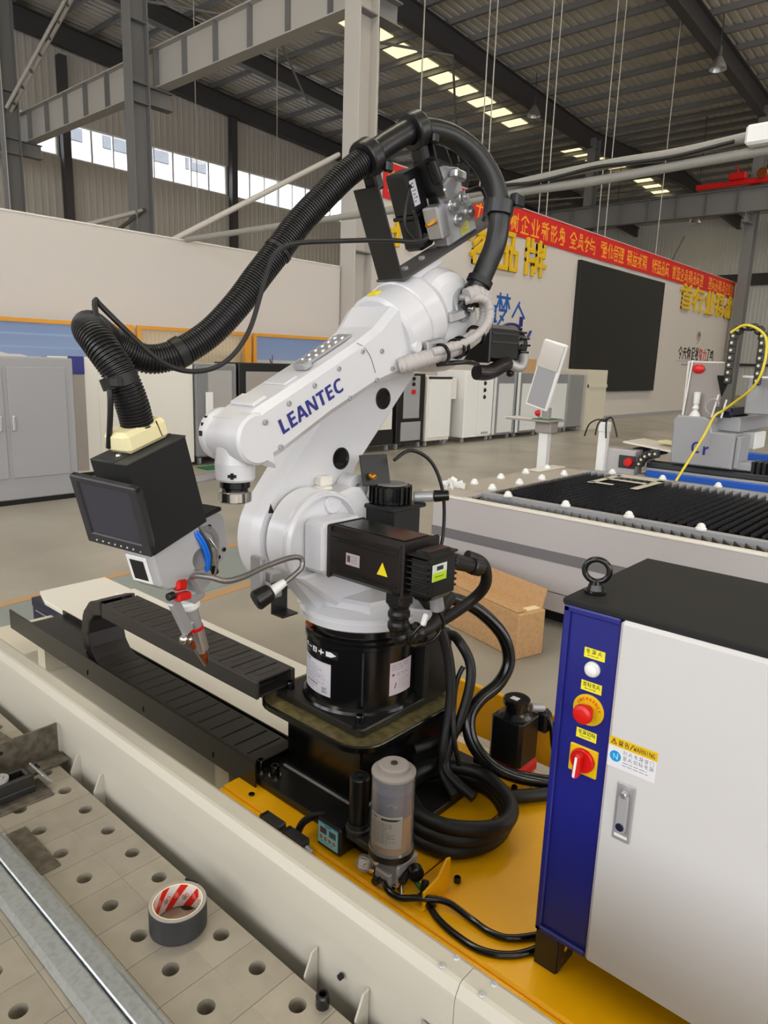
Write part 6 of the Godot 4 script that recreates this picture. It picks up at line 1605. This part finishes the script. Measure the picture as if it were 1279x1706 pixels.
	single("pump_line", b().tube(curve([V(1.222, 0.43, -1.03), V(1.20, 0.43, -1.0), V(1.205, 0.425, -0.96), V(1.234, 0.43, -0.921), V(1.276, 0.425, -0.867), V(1.285, 0.412, -0.80), V(1.285, 0.41, -0.74), V(1.31, 0.41, -0.69), V(1.40, 0.41, -0.63), V(1.5, 0.41, -0.60)], 0.012), 0.0085, 10), M["black gloss"], "upper of two black lines running from the grease pump under the control cabinet", "hose")
	single("pump_line", b().tube(curve([V(1.256, 0.41, -0.92), V(1.25, 0.408, -0.90), V(1.232, 0.408, -0.86), V(1.222, 0.408, -0.80), V(1.226, 0.408, -0.73), V(1.262, 0.408, -0.672), V(1.325, 0.408, -0.635), V(1.45, 0.408, -0.60)], 0.012), 0.009, 10), M["black gloss"], "lower of two black lines running from the grease pump under the control cabinet", "hose")
	single("pump_lead", b().tube(curve([V(1.255, 0.475, -1.285), V(1.235, 0.47, -1.31), V(1.21, 0.445, -1.335), V(1.195, 0.40, -1.345)], 0.01), 0.011, 10), M["black rubber"], "short black cable bending from the pump controller over the deck edge", "cable")
	# limit switches and small connectors in the shade of the deck edge
	for i in 2:
		var z: float = [-1.42, -1.32][i]
		var t := thing("limit_switch", ["small dark grey limit switch below the deck edge, left one", "small dark grey limit switch below the deck edge, beside the pump controller"][i], "switch", V(1.178, 0.395, z))
		put("body", b().box(V(1.178, 0.415, z), V(0.032, 0.038, 0.075), 0.004), M["dark grey plastic"], t)
		put("lever", b().cyl(V(1.165, 0.42, z - 0.045), V(1.195, 0.42, z - 0.045), 0.011, 0.011, 14, 0.002), M["black plastic"], t)
		put("gland", b().cyl(V(1.178, 0.412, z + 0.037), V(1.178, 0.408, z + 0.06), 0.010, 0.008, 10, 0.002), M["cast silver"], t)
	# drive motor with its red flange
	var m := thing("drive_motor", "black servo motor with a red gearbox flange on the far side of the yellow deck", "motor", V(1.95, 0.3380, -1.12))
	var mx := 1.972
	var mz := -1.105
	put("gearbox", b().box(V(mx, 0.402, mz), V(0.132, 0.052, 0.132), 0.012), M["red"], m)
	put("seat", b().lathe(V(mx, 0.3380, mz), V(0, 1, 0), [[0.0, 0.0], [0.08, 0.0], [0.08, 0.038], [0.0, 0.038]], 32), M["cream"], m)
	put("maker_mark", b().box(V(mx - 0.0664, 0.402, mz + 0.005), V(0.001, 0.022, 0.022)), M["copper"], m)
	put("housing", b().prism([Vector2(-0.062, -0.05), Vector2(-0.05, -0.062), Vector2(0.05, -0.062), Vector2(0.062, -0.05), Vector2(0.062, 0.05), Vector2(0.05, 0.062), Vector2(-0.05, 0.062), Vector2(-0.062, 0.05)], -0.588, -0.428, V(mx, 0, mz), V(1, 0, 0), V(0, 0, 1), 0.004), M["black plastic"], m)
	put("neck", b().lathe(V(mx, 0.5860, mz), V(0, 1, 0), [[0.060, 0.0], [0.046, 0.012], [0.040, 0.018], [0.038, 0.040], [0.046, 0.044], [0.046, 0.060], [0.040, 0.064], [0.0, 0.064]], 32), M["black gloss"], m)
	put("cap_label", b().box(V(mx - 0.012, 0.6505, mz), V(0.022, 0.001, 0.028)), M["white plastic"], m)
	put("plug", b().cyl(V(mx + 0.045, 0.6080, mz + 0.03), V(mx + 0.085, 0.6030, mz + 0.06), 0.015, 0.015, 14, 0.003), M["cast silver"], m)
	put("plug_boot", b().box(V(mx + 0.088, 0.5530, mz + 0.062), V(0.045, 0.08, 0.045), 0.010), M["black plastic"], m)
	put("cable_gland", b().cyl(V(mx + 0.10, 0.5380, mz + 0.085), V(mx + 0.12, 0.5130, mz + 0.17), 0.020, 0.014, 14, 0.003), M["black plastic"], m)
	single("motor_cable", b().tube(curve([V(2.06, 0.60, -1.04), V(2.05, 0.55, -1.01), V(2.05, 0.46, -0.99), V(2.07, 0.39, -0.95), V(2.12, 0.36, -0.88)], 0.015), 0.008, 10), M["black gloss"], "thin black cable hanging beside the red flanged drive motor", "cable")
	single("motor_cable", b().tube(curve([V(2.105, 0.513, -0.935), V(2.11, 0.50, -0.85), V(2.10, 0.49, -0.7)], 0.03), 0.012, 10), M["black rubber"], "black cable from the drive motor's gland to the control cabinet", "cable")

func laser_bed() -> void:
	var X := 4.2
	var gm := mat("bed lilac grey", Color(0.70, 0.68, 0.68), 0.45)
	var t := thing("cutting_table", "long grey laser cutting bed with a dark stripe and toothed slats on top", "machine", V(5.2, 0, -0.8))
	put("side_panel", b().box(V(X + 0.02, 0.445, -0.8), V(0.04, 0.65, 4.8), 0.006), gm, t)
	put("stripe", b().box(V(X - 0.001, 0.500, -0.8), V(0.004, 0.074, 4.798)), mat("stripe grey", Color(0.43, 0.42, 0.43), 0.5), t)
	put("seam", b().box(V(X - 0.001, 0.255, -0.8), V(0.004, 0.005, 4.798)), M["steel dark"], t)
	put("end_panel", b().box(V(5.21, 0.445, -3.18), V(2.0, 0.65, 0.04), 0.006), gm, t)
	put("far_panel", b().box(V(6.2, 0.445, -0.8), V(0.04, 0.65, 4.8), 0.006), gm, t)
	put("plinth", b().box(V(5.3, 0.06, -0.75), V(1.9, 0.12, 4.5)), M["black matt"], t)
	put("front_rim", b().box(V(X + 0.025, 0.775, -0.8), V(0.06, 0.018, 4.8), 0.004), M["machine white"], t)
	put("inner_floor", b().box(V(5.2, 0.66, -0.8), V(1.96, 0.02, 4.7)), M["slat steel"], t)
	put("front_rail", b().box(V(4.475, 0.755, -0.75), V(0.055, 0.09, 4.5), 0.004), M["cabinet grey"], t)
	put("back_rail", b().box(V(6.27, 0.765, -0.75), V(0.10, 0.08, 4.5), 0.004), M["cabinet grey"], t)
	put("end_ledge", b().box(V(5.25, 0.775, -3.13), V(2.06, 0.03, 0.40), 0.004), mat("ledge grey", Color(0.68, 0.65, 0.61), 0.5), t)
	put("corner_plate", b().box(V(6.05, 0.797, -3.27), V(0.5, 0.006, 0.14)), M["machine white"], t)
	var lb := Pic.new(48, 64, Color(0.22, 0.08, 0.09))
	lb.rect(4, 6, 18, 16, Color(0.5, 0.12, 0.12)).rect(4, 38, 18, 16, Color(0.5, 0.12, 0.12)).lines(26, 8, 18, 5, 10, 4, Color(0.6, 0.55, 0.55), 71)
	plate("hazard_label", V(X - 0.0005, 0.185, -2.226), V(0, 0, 0.04), V(0, 0.05, 0), 0.002, lb, t)
	var comb := b().box(V(0, 0, 0), V(0.20, 0.05, 0.006), 0.0, Basis(V(0, 1, 0), 0.55)).mesh()
	for i in 62:
		var o := put("comb_blade", comb, M["rusty steel"], t)
		o.position = V(4.345, 0.750, -2.93 + i * 0.062) - V(5.2, 0, -0.8)
	# toothed slats
	var out := [Vector2(0.0, 0.0)]
	out.append(Vector2(1.62, 0.0))
	var k := 66
	for i in k:
		var x := 1.62 * (1.0 - float(i) / k)
		out.append(Vector2(x, 0.075))
		out.append(Vector2(x - 1.62 / k * 0.5, 0.118))
	out.append(Vector2(0.0, 0.075))
	var slat := b().prism(out, -0.0015, 0.0015, Vector3(), V(1, 0, 0), V(0, 1, 0)).mesh()
	for i in 50:
		var o := put("slat", slat, M["slat steel"], t)
		o.position = V(4.53, 0.695, -2.86 + i * 0.062) - V(5.2, 0, -0.8)
	var bm := b().lathe(Vector3(), V(0, 1, 0), [[0.034, 0.0], [0.034, 0.012], [0.026, 0.020], [0.024, 0.030], [0.014, 0.041], [0.0, 0.045]], 20).mesh()
	for q in [[4.77, -3.22], [5.20, -3.24], [5.65, -3.26], [6.06, -3.27], [4.676, -2.985], [5.083, -2.985], [5.457, -2.985], [5.86, -2.985], [4.45, -2.70], [4.462, -2.24], [4.462, -1.785], [4.465, -1.33], [4.465, -0.87], [6.25, -2.70], [6.29, -2.25], [6.29, -1.78], [6.29, -1.32]]:
		var o := put("ball_roller", bm, M["white plastic"], t)
		o.position = V(q[0], 0.79 if q[1] < -2.95 else 0.80, q[1]) - V(5.2, 0, -0.8)
	var w := thing("crumpled_film", "crumpled white film lying on the corner of the cutting bed", "film", V(4.42, 0.79, -3.2))
	rng.seed = 19
	for i in 9:
		put("fold", b().box(V(4.42 + rng.randf_range(-0.07, 0.07), 0.815 + rng.randf_range(-0.012, 0.02), -3.2 + rng.randf_range(-0.06, 0.06)), V(0.10, 0.004, 0.05), 0.001, Basis.from_euler(V(rng.randf() * 1.6, rng.randf() * 3.0, rng.randf() * 1.6))), M["white plastic"], w)
	# cut sheet left on the slats
	single("cut_sheet", b().box(V(5.80, 0.817, -2.56), V(0.60, 0.003, 0.05)).box(V(6.10, 0.817, -2.36), V(0.16, 0.003, 0.42)).box(V(5.55, 0.817, -2.48), V(0.05, 0.003, 0.2)).box(V(5.80, 0.817, -2.18), V(0.62, 0.003, 0.06)).box(V(5.83, 0.817, -2.38), V(0.06, 0.003, 0.38)), M["cream"], "pale sheet with square cut outs lying on the dark slats", "sheet")
	# the cutting machine behind it with its gantry
	var g := thing("cutting_machine", "grey laser cutting machine with a blue rail and gantry at the right edge", "machine", V(7.6, 0, -0.9))
	put("frame", b().box(V(7.7, 0.39, -0.7), V(2.3, 0.78, 3.8), 0.01), M["cabinet grey"], g)
	put("blue_rail", b().box(V(6.58, 0.785, -0.7), V(0.10, 0.09, 3.6), 0.006), M["bright blue"], g)
	put("rail_bed", b().box(V(6.70, 0.835, -0.7), V(0.24, 0.03, 3.7), 0.006), M["cabinet grey"], g)
	put("bellows_base", b().box(V(6.68, 0.878, -0.7), V(0.16, 0.055, 3.66), 0.01), M["dark grey plastic"], g)
	put("far_rail", b().box(V(8.75, 0.80, -0.7), V(0.14, 0.14, 3.7), 0.006), M["bright blue"], g)
	var fold := b().box(V(0, 0, 0), V(0.20, 0.13, 0.028), 0.006).mesh()
	for i in 26:
		var o := put("bellows_fold", fold, M["black plastic"], g)
		o.position = V(6.72, 0.945, -1.62 + i * 0.045) - V(7.6, 0, -0.9)
	var gb := put("gantry_end", b().prism([Vector2(-2.30, 0.925), Vector2(-1.775, 0.925), Vector2(-1.775, 1.23), Vector2(-1.97, 1.235), Vector2(-2.0, 1.335), Vector2(-2.05, 1.36), Vector2(-2.28, 1.36), Vector2(-2.315, 1.32)], -0.28, 0.0, V(6.56, 0, 0), V(0, 0, 1), V(0, 1, 0), 0.012), M["cabinet grey"], g)
	word("maker_letter", "C", 0.10, 0.004, V(6.5595, 1.085, -2.09), V(0, 0, 1), V(0, 1, 0), M["blue panel"], gb)
	word("maker_letter", "r", 0.10, 0.004, V(6.5595, 1.075, -2.005), V(0, 0, 1), V(0, 1, 0), M["blue panel"], gb)
	put("gantry_foot", b().box(V(6.75, 0.955, -1.70), V(0.26, 0.07, 0.16), 0.01), M["cabinet grey"], g)
	put("gantry_side", b().box(V(6.75, 1.07, -1.755), V(0.3, 0.28, 0.04), 0.008), M["cabinet grey"], g)
	put("gantry_beam", b().box(V(7.75, 1.30, -1.95), V(2.0, 0.13, 0.30), 0.01), M["cabinet grey"], g)
	put("beam_motor", b().box(V(7.3, 1.14, -1.85), V(0.35, 0.16, 0.2), 0.01), M["white plastic"], g)
	put("belt_cover", b().box(V(7.0, 1.40, -1.95), V(0.55, 0.09, 0.18), 0.03), M["navy"], g)
	var hs := put("head_housing", b().box(V(7.15, 1.56, -1.66), V(0.9, 0.31, 0.22), 0.01), M["cabinet grey"], g)
	put("top_tray", b().box(V(6.95, 1.72, -1.76), V(0.35, 0.02, 0.16), 0.004), M["white plastic"], hs)
	put("shield_glass", b().box(V(6.68, 1.58, -2.12), V(0.012, 0.52, 0.30), 0.002), M["cloth grey"], g)
	put("shield_frame", b().box(V(6.68, 1.58, -2.275), V(0.018, 0.52, 0.016), 0.003).box(V(6.68, 1.835, -2.12), V(0.018, 0.012, 0.30), 0.003), M["machine white"], g)
	put("flag_post", b().cyl(V(6.66, 1.34, -2.27), V(6.66, 1.85, -2.24), 0.009, 0.008, 8), M["white plastic"], g)
	put("red_lamp", b().ball(V(6.66, 1.775, -2.18), 0.055, V(0.3, 0.75, 1.0)), M["red"], g)
	put("nozzle_post", b().lathe(V(6.62, 1.36, -2.15), V(0, 1, 0), [[0.0, 0.0], [0.05, 0.0], [0.035, 0.03], [0.018, 0.05], [0.03, 0.07], [0.018, 0.10], [0.025, 0.11], [0.030, 0.21], [0.0, 0.215]], 20), M["white plastic"], g)
	put("cutting_nozzle", b().lathe(V(6.62, 1.545, -1.945), V(0, 1, 0), [[0.004, 0.0], [0.055, 0.17], [0.055, 0.18], [0.0, 0.18]], 4), M["black matt"], g)
	put("sensor_pipe", b().tube([V(6.6, 1.36, -2.0), V(6.62, 1.56, -1.97)], 0.008, 8).cut().tube([V(6.6, 1.36, -1.92), V(6.62, 1.52, -1.90)], 0.008, 8), M["white plastic"], g)
	put("sensor_coil", b().tube(curve([V(6.6, 1.38, -2.01), V(6.6, 1.43, -2.06), V(6.6, 1.49, -2.05), V(6.6, 1.52, -1.99), V(6.6, 1.48, -1.95)], 0.02), 0.006, 8), M["cast silver"], g)
	put("valve_block", b().box(V(6.64, 1.41, -1.95), V(0.05, 0.09, 0.06), 0.006), M["steel dark"], g)
	# upright cable chain with bright rivets
	var cc := thing("gantry_chain", "black cable chain with pale rivets arching above the gantry housing", "cable chain", V(6.62, 1.68, -1.80))
	var lk := b().box(V(0, 0, 0), V(0.07, 0.055, 0.075), 0.012).mesh()
	var rv := b().cyl(V(-0.036, 0, 0), V(-0.042, 0, 0), 0.012, 0.010, 12).mesh()
	var cp := []
	for i in 6:
		cp.append([1.69 + i * 0.062, -1.905, 0.0])
	for i in 6:
		var a := PI - PI * (i + 0.5) / 6
		cp.append([2.03 + 0.115 * sin(a) * 0.9, -1.79 + 0.115 * cos(a), PI / 2 - a + PI / 2])
	for i in 6:
		cp.append([2.0 - i * 0.062, -1.672, PI])
	for q in cp:
		var o := put("link", lk, M["dark grey plastic"], cc)
		o.transform = Transform3D(Basis(V(1, 0, 0), PI / 2 - q[2]), V(6.60, q[0], q[1]) - V(6.62, 1.68, -1.80))
		put("rivet", rv, M["pale foam"], o)
	var c2 := thing("rail_chain", "short black cable chain with pale rivets curling behind the slats", "cable chain", V(6.55, 0.84, -2.5))
	for i in 5:
		var a := PI * 0.95 - i * 0.34
		var o := put("link", lk, M["dark grey plastic"], c2)
		o.transform = Transform3D(Basis(V(1, 0, 0), -a + PI), V(6.5, 0.87 + 0.13 * sin(a), -2.40 + 0.15 * cos(a)) - V(6.55, 0.84, -2.5))
		put("rivet", rv, M["pale foam"], o)
	single("yellow_hose", b().tube(curve([V(6.25, 0.81, -2.12), V(6.35, 0.98, -2.07), V(6.45, 1.2, -2.0), V(6.5, 1.38, -1.945), V(6.52, 1.42, -1.90), V(6.48, 1.52, -1.78), V(6.42, 1.62, -1.665), V(6.40, 1.75, -1.60), V(6.42, 1.92, -1.59), V(6.48, 2.05, -1.63), V(6.5, 2.12, -1.72), V(6.52, 2.14, -1.82), V(6.52, 2.08, -1.91)], 0.03), 0.011, 8), M["hose yellow"], "thin yellow hose running up from the slats over the gantry", "hose")
	var eb := thing("junction_box", "grey box with a red emergency button behind the slats", "box", V(6.62, 0, -2.72))
	put("case", b().box(V(6.62, 0.50, -2.80), V(0.2, 1.0, 0.38), 0.01), gm, eb)
	put("red_button", b().cyl(V(6.515, 0.89, -2.66), V(6.47, 0.89, -2.66), 0.045, 0.04, 16, 0.006), M["red"], eb)
	put("button_box", b().box(V(6.512, 0.89, -2.68), V(0.01, 0.12, 0.16)), M["dark grey plastic"], eb)
	var ft := thing("folding_tray", "pale tray board with papers leaning beside the gantry", "tray", V(6.7, 1.0, -2.5))
	put("board", b().box(V(6.85, 1.04, -2.52), V(0.5, 0.016, 0.52), 0.003, Basis(V(1, 0, 0), 0.10)), M["machine white"], ft)
	put("bracket", b().box(V(6.85, 0.98, -2.60), V(0.3, 0.03, 0.24), 0.003, Basis(V(1, 0, 0), 0.10)), M["black matt"], ft)
	put("post", b().box(V(6.95, 0.5, -2.62), V(0.06, 1.0, 0.06), 0.005), M["cabinet grey"], ft)
	put("paper", b().box(V(6.9, 1.075, -2.42), V(0.2, 0.012, 0.2), 0.002, Basis(V(1, 0, 0), 0.10)), M["pale foam"], ft)
	# control stand with tilted monitor
	var s := thing("control_stand", "white pedestal with a tilted film covered monitor beyond the cutting bed", "stand", V(6.5, 0, -3.55))
	put("post", b().box(V(6.5, 0.58, -3.56), V(0.09, 1.16, 0.10), 0.008), M["white plastic"], s)
	put("foot", b().box(V(6.5, 0.02, -3.56), V(0.4, 0.04, 0.4), 0.008), M["white plastic"], s)
	put("tray", b().box(V(6.5, 1.215, -3.68), V(0.36, 0.02, 0.50), 0.004), M["cloth grey"], s)
	put("green_pad", b().box(V(6.5, 1.228, -3.55), V(0.26, 0.006, 0.2), 0.001), M["green cloth"], s)
	put("paper", b().box(V(6.45, 1.228, -3.80), V(0.26, 0.006, 0.30), 0.001), M["machine white"], s)
	put("box", b().box(V(6.5, 1.15, -3.55), V(0.16, 0.12, 0.18), 0.008), M["cloth grey"], s)
	var mb := Basis(V(1, 0, 0), 0.22) * Basis(V(0, 0, 1), 0.42)
	put("screen_case", b().box(V(6.45, 1.66, -3.57), V(0.05, 0.68, 0.26), 0.012, Basis(V(1, 0, 0), 0.25)), M["white plastic"], s)
	put("screen", b().box(V(6.4235, 1.55, -3.60), V(0.004, 0.40, 0.215), 0.001, Basis(V(1, 0, 0), 0.25)), M["cabinet grey"], s)
	put("film", b().box(V(6.42, 1.85, -3.525), V(0.008, 0.26, 0.245), 0.002, Basis(V(1, 0, 0), 0.25)), M["bright steel"], s)
	put("red_button", b().ball(V(6.42, 1.285, -3.62), 0.03), M["red"], s)
	put("neck", b().box(V(6.48, 1.28, -3.55), V(0.06, 0.13, 0.08), 0.006), M["cloth grey"], s)
	var p2 := thing("cable_post", "short white post with loose black cables on top beyond the slats", "post", V(6.5, 0, -2.93))
	put("post", b().box(V(6.5, 0.62, -2.93), V(0.085, 1.24, 0.085), 0.01).box(V(6.5, 1.20, -2.93), V(0.10, 0.10, 0.10), 0.012), M["white plastic"], p2)
	for i in 4:
		put("cable", b().tube(curve([V(6.48, 1.24, -2.93), V(6.46, 1.27 + 0.01 * i, -2.98 + 0.04 * i), V(6.44, 1.22, -3.06 + 0.085 * i), V(6.44, 1.10 + 0.02 * (i % 2), -3.10 + 0.11 * i)], 0.02), 0.008, 6), M["black rubber"], p2)

func weld_table() -> void:
	var y := 0.765
	var t := thing("welding_table", "steel welding table of square plates with round fixing holes in the foreground", "table", V(0.2, 0, -1.4))
	put("under_frame", b().box(V(-0.10, 0.40, -1.35), V(1.40, 0.60, 2.2), 0.006), M["steel dark"], t)
	put("core", b().box(V(-0.05, 0.712, -1.35), V(1.37, 0.012, 2.24)), M["black matt"], t)
	put("apron", b().box(V(0.642, 0.70, -1.35), V(0.012, 0.10, 2.3), 0.002), M["steel grey"], t)
	var tm := []
	for i in 4:
		var m: StandardMaterial3D = M["table steel"].duplicate()
		m.albedo_color = m.albedo_color * [1.0, 0.985, 1.01, 0.975][i]
		m.roughness = 0.34 + 0.03 * i
		tm.append(m)
	var cols := [0.614, 0.515, 0.4155, 0.316, 0.2165, 0.117, 0.0175, -0.082]
	rng.seed = 3
	for i in cols.size():
		var hx := 0.0494
		var off := 0.0
		var edge := 0.0
		var tile := b()
		var bare := b()
		if i == 0:
			tile.holed(Vector3(), 0.0355, 0.0494, 0.0142, V(1, 0, 0), V(0, 0, -1), 0.045, 28)
			tile.quad(V(-0.0494, 0, 0.0494), V(-0.0355, 0, 0.0494), V(-0.0355, 0, -0.0494), V(-0.0494, 0, -0.0494))
		else:
			tile.holed(Vector3(), 0.0494, 0.0494, 0.0142, V(1, 0, 0), V(0, 0, -1), 0.045, 28)
		var rgt := 0.0355 if i == 0 else 0.0494
		var c := [V(-0.0494, 0, 0.0494), V(rgt, 0, 0.0494), V(rgt, 0, -0.0494), V(-0.0494, 0, -0.0494)]
		for k in 4:
			tile.quad(c[k] - V(0, 0.006, 0), c[(k + 1) % 4] - V(0, 0.006, 0), c[(k + 1) % 4], c[k])
		var tmesh := tile.mesh()
		for j in 23:
			var z := -2.4785 + j * 0.0997
			var o := put("tile", tmesh, tm[rng.randi() % 4], t)
			o.position = V(cols[i], y - 0.0005 * rng.randf(), z) - V(0.2, 0, -1.4)
	# white beam along the table
	var w := thing("side_beam", "long cream white folded beam between the welding table and the yellow deck", "beam", V(0.71, 0.3, -1.2))
	var pr := [Vector2(0.684, 0.60), Vector2(0.731, 0.60), Vector2(0.731, 0.908), Vector2(0.727, 0.918), Vector2(0.720, 0.922), Vector2(0.694, 0.922), Vector2(0.688, 0.920), Vector2(0.679, 0.906), Vector2(0.677, 0.898), Vector2(0.677, 0.85), Vector2(0.684, 0.842)]
	# the beam stands a little askew to the rails
	var tw := Basis(V(0, 1, 0), 0.006)
	var o := V(0.672, 0, -1.0) - tw * V(0.672, 0, -1.0)
	for q in [[-3.2, -0.4405], [-0.4395, 0.5]]:
		put("section", b().prism(pr, q[0], q[1], o, tw.x, V(0, 1, 0), 0.0, 0.97), M["beam paint"], w)
	put("leg", b().box(V(0.708, 0.30, -2.4), V(0.04, 0.6, 0.08), 0.004).cut().box(V(0.708, 0.30, 0.1), V(0.04, 0.6, 0.08), 0.004), M["machine white"], w)
	for q in [[0.697, -0.475], [0.722, -0.468], [0.697, -0.408], [0.722, -0.405]]:
		put("screw", b().lathe(V(q[0], 0.922, q[1]), V(0, 1, 0), [[0.0055, 0.0], [0.0045, 0.0016], [0.002, 0.0018], [0.0015, 0.0008], [0.0, 0.0008]], 14), M["cast silver"], w)
	for z: float in [-1.545, -1.43, -0.715, -0.60]:
		put("gusset", b().prism([Vector2(0.684, 0.803), Vector2(0.672, 0.800), Vector2(0.656, 0.765), Vector2(0.656, 0.70), Vector2(0.684, 0.70)], z - 0.002, z + 0.002, Vector3(), V(1, 0, 0), V(0, 1, 0), 0.0005), M["beam paint"], w)
	for q in [[0.79, -0.655], [0.855, -1.345], [0.868, -1.70]]:
		put("hole", b().cyl(V(0.682, q[0], q[1]), V(0.6755, q[0], q[1]), 0.005, 0.005, 12), M["black matt"], w)
	put("notch", b().box(V(0.683, 0.80, -0.475), V(0.003, 0.05, 0.04)), M["cloth grey"], w)
	single("clamp_stud", bolt(V(0.640, 0.765, -0.655), V(0, 1, 0), 0.011, 0.022), M["black gloss"], "short black stud at the edge of the welding table beside the beam", "bolt")
	# roll of tape
	var c := V(0.575, y, -0.955)
	var tp := thing("tape_roll", "roll of dark grey tape with a red and white printed core on the table", "tape", c)
	put("tape", b().lathe(c, V(0, 1, 0), [[0.0425, 0.001], [0.049, 0.001], [0.0495, 0.002], [0.0495, 0.047], [0.049, 0.048], [0.0425, 0.048], [0.0425, 0.001]], 56), M["dark grey plastic"], tp)
	put("tape_edge", b().ring(c + V(0, 0.048, 0), c + V(0, 0.0486, 0), 0.0490, 0.0425, 48), M["cloth grey"], tp)
	var pc := Pic.new(512, 80, Color(0.82, 0.80, 0.78))
	for k in 8:
		for s in 26:
			var x0 := k * 64.0 + s
			pc.line(x0, 79, x0 + 60, 0, 2, Color(0.80, 0.10, 0.07))
		pc.glyph(G["品"], k * 64.0 + 34, 28, 16, 18, 2, Color(0.9, 0.6, 0.55)).glyph(G["牌"], k * 64.0 + 60, 40, 16, 18, 2, Color(0.45, 0.42, 0.42)).disc(k * 64.0 + 14, 40, 8, Color(0.86, 0.45, 0.4)).disc(k * 64.0 + 14, 40, 4, Color(0.82, 0.8, 0.78))
	var core := b()
	for i in 48:
		var a0 := TAU * i / 48
		var a1 := TAU * (i + 1) / 48
		var j := core.v.size()
		var d0 := V(cos(a0), 0, sin(a0)) * 0.0420
		var d1 := V(cos(a1), 0, sin(a1)) * 0.0420
		core.quad(c + d0 + V(0, 0.002, 0), c + d1 + V(0, 0.002, 0), c + d1 + V(0, 0.0478, 0), c + d0 + V(0, 0.0478, 0))
		for q in range(j, core.uv.size()):
			core.uv[q].x = (i + core.uv[q].x) / 48.0
	put("core", core, pc.mat(0.5), tp)
	put("core_rim", b().ring(c + V(0, 0.0475, 0), c + V(0, 0.0484, 0), 0.0425, 0.0408, 48), M["pale foam"], tp)
	put("loose_end", b().box(c + V(0.046, 0.024, -0.028), V(0.002, 0.046, 0.026), 0.0, Basis(V(0, 1, 0), 0.35)), M["black rubber"], tp)
	# galvanised channel
	var g := thing("channel_rail", "pale galvanised channel rail lying across the table at the lower left", "rail", V(0.42, y, -1.0))
	put("base_flange", b().box(V(0.447, y + 0.0015, -0.96), V(0.026, 0.003, 0.92)), M["galvanised"], g)
	put("upper_band", b().prism([Vector2(0.414, y + 0.003), Vector2(0.449, y + 0.003), Vector2(0.447, y + 0.020), Vector2(0.442, y + 0.024), Vector2(0.416, y + 0.026), Vector2(0.414, y + 0.024)], -1.405, -0.50, Vector3(), V(1, 0, 0), V(0, 1, 0)), M["galvanised"], g)
	put("lower_band", b().prism([Vector2(0.376, y + 0.002), Vector2(0.4125, y + 0.002), Vector2(0.4125, y + 0.020), Vector2(0.408, y + 0.024), Vector2(0.380, y + 0.022)], -1.405, -0.50, Vector3(), V(1, 0, 0), V(0, 1, 0)), M["galvanised"], g)
	single("steel_plate", b().box(V(0.462, y + 0.0015, -1.33), V(0.075, 0.003, 0.165), 0.0005), M["rusty steel"], "thin steel offcut tucked under the galvanised channel rail", "plate")
	# angle bracket, clamp bar and loose plates at the left edge
	var ab := thing("angle_iron", "dull steel angle standing on the welding table at the left edge", "angle", V(0.45, y, -1.64))
	put("upright", b().box(V(0.455, y + 0.040, -1.645), V(0.44, 0.08, 0.005), 0.001, Basis(V(0, 1, 0), 0.03)), M["rusty steel"], ab)
	put("base_leg", b().box(V(0.460, y + 0.0035, -1.615), V(0.43, 0.006, 0.06), 0.001, Basis(V(0, 1, 0), 0.03)), M["rusty steel"], ab)
	put("hole", b().cyl(V(0.54, y + 0.056, -1.6425), V(0.54, y + 0.056, -1.6415), 0.005, 0.005, 12), M["black matt"], ab)
	var cb := thing("clamp_bar", "black slotted clamp bar with a silver end plate on the table's left edge", "clamp", V(0.45, y, -1.53))
	put("rear_bar", b().box(V(0.42, y + 0.035, -1.562), V(0.28, 0.03, 0.012), 0.003), M["black paint"], cb)
	put("front_bar", b().box(V(0.42, y + 0.035, -1.522), V(0.28, 0.03, 0.012), 0.003), M["black paint"], cb)
	put("bar_end", b().box(V(0.557, y + 0.035, -1.542), V(0.014, 0.03, 0.05), 0.004), M["black paint"], cb)
	put("skirt", b().box(V(0.42, y + 0.014, -1.54), V(0.29, 0.018, 0.05), 0.003), M["black paint"], cb)
	put("washer", b().ring(V(0.498, y + 0.05, -1.542), V(0.498, y + 0.056, -1.542), 0.020, 0.010, 24), M["cast silver"], cb)
	put("screw", bolt(V(0.498, y + 0.045, -1.542), V(0, 1, 0), 0.009, 0.014), M["cast silver"], cb)
	put("end_plate", b().box(V(0.590, y + 0.026, -1.548), V(0.036, 0.005, 0.072), 0.001, Basis(V(0, 0, 1), -0.9)), M["galvanised"], cb)
	put("stamp", b().box(V(0.592, y + 0.032, -1.568), V(0.010, 0.0045, 0.003), 0.0, Basis(V(0, 0, 1), -0.9)).cut().box(V(0.592, y + 0.032, -1.576), V(0.010, 0.0045, 0.003), 0.0, Basis(V(0, 0, 1), -0.9)), M["black matt"], cb)
	single("flat_bar", b().box(V(0.44, y + 0.0025, -1.525), V(0.30, 0.005, 0.085), 0.001), M["rusty steel"], "flat steel bar under the black clamp bar", "plate")
	single("flat_bar", b().box(V(0.43, y + 0.004, -1.82), V(0.36, 0.006, 0.14), 0.001, Basis(V(0, 1, 0), 0.12)), M["rusty steel"], "flat dull steel plate behind the angle at the left edge", "plate")
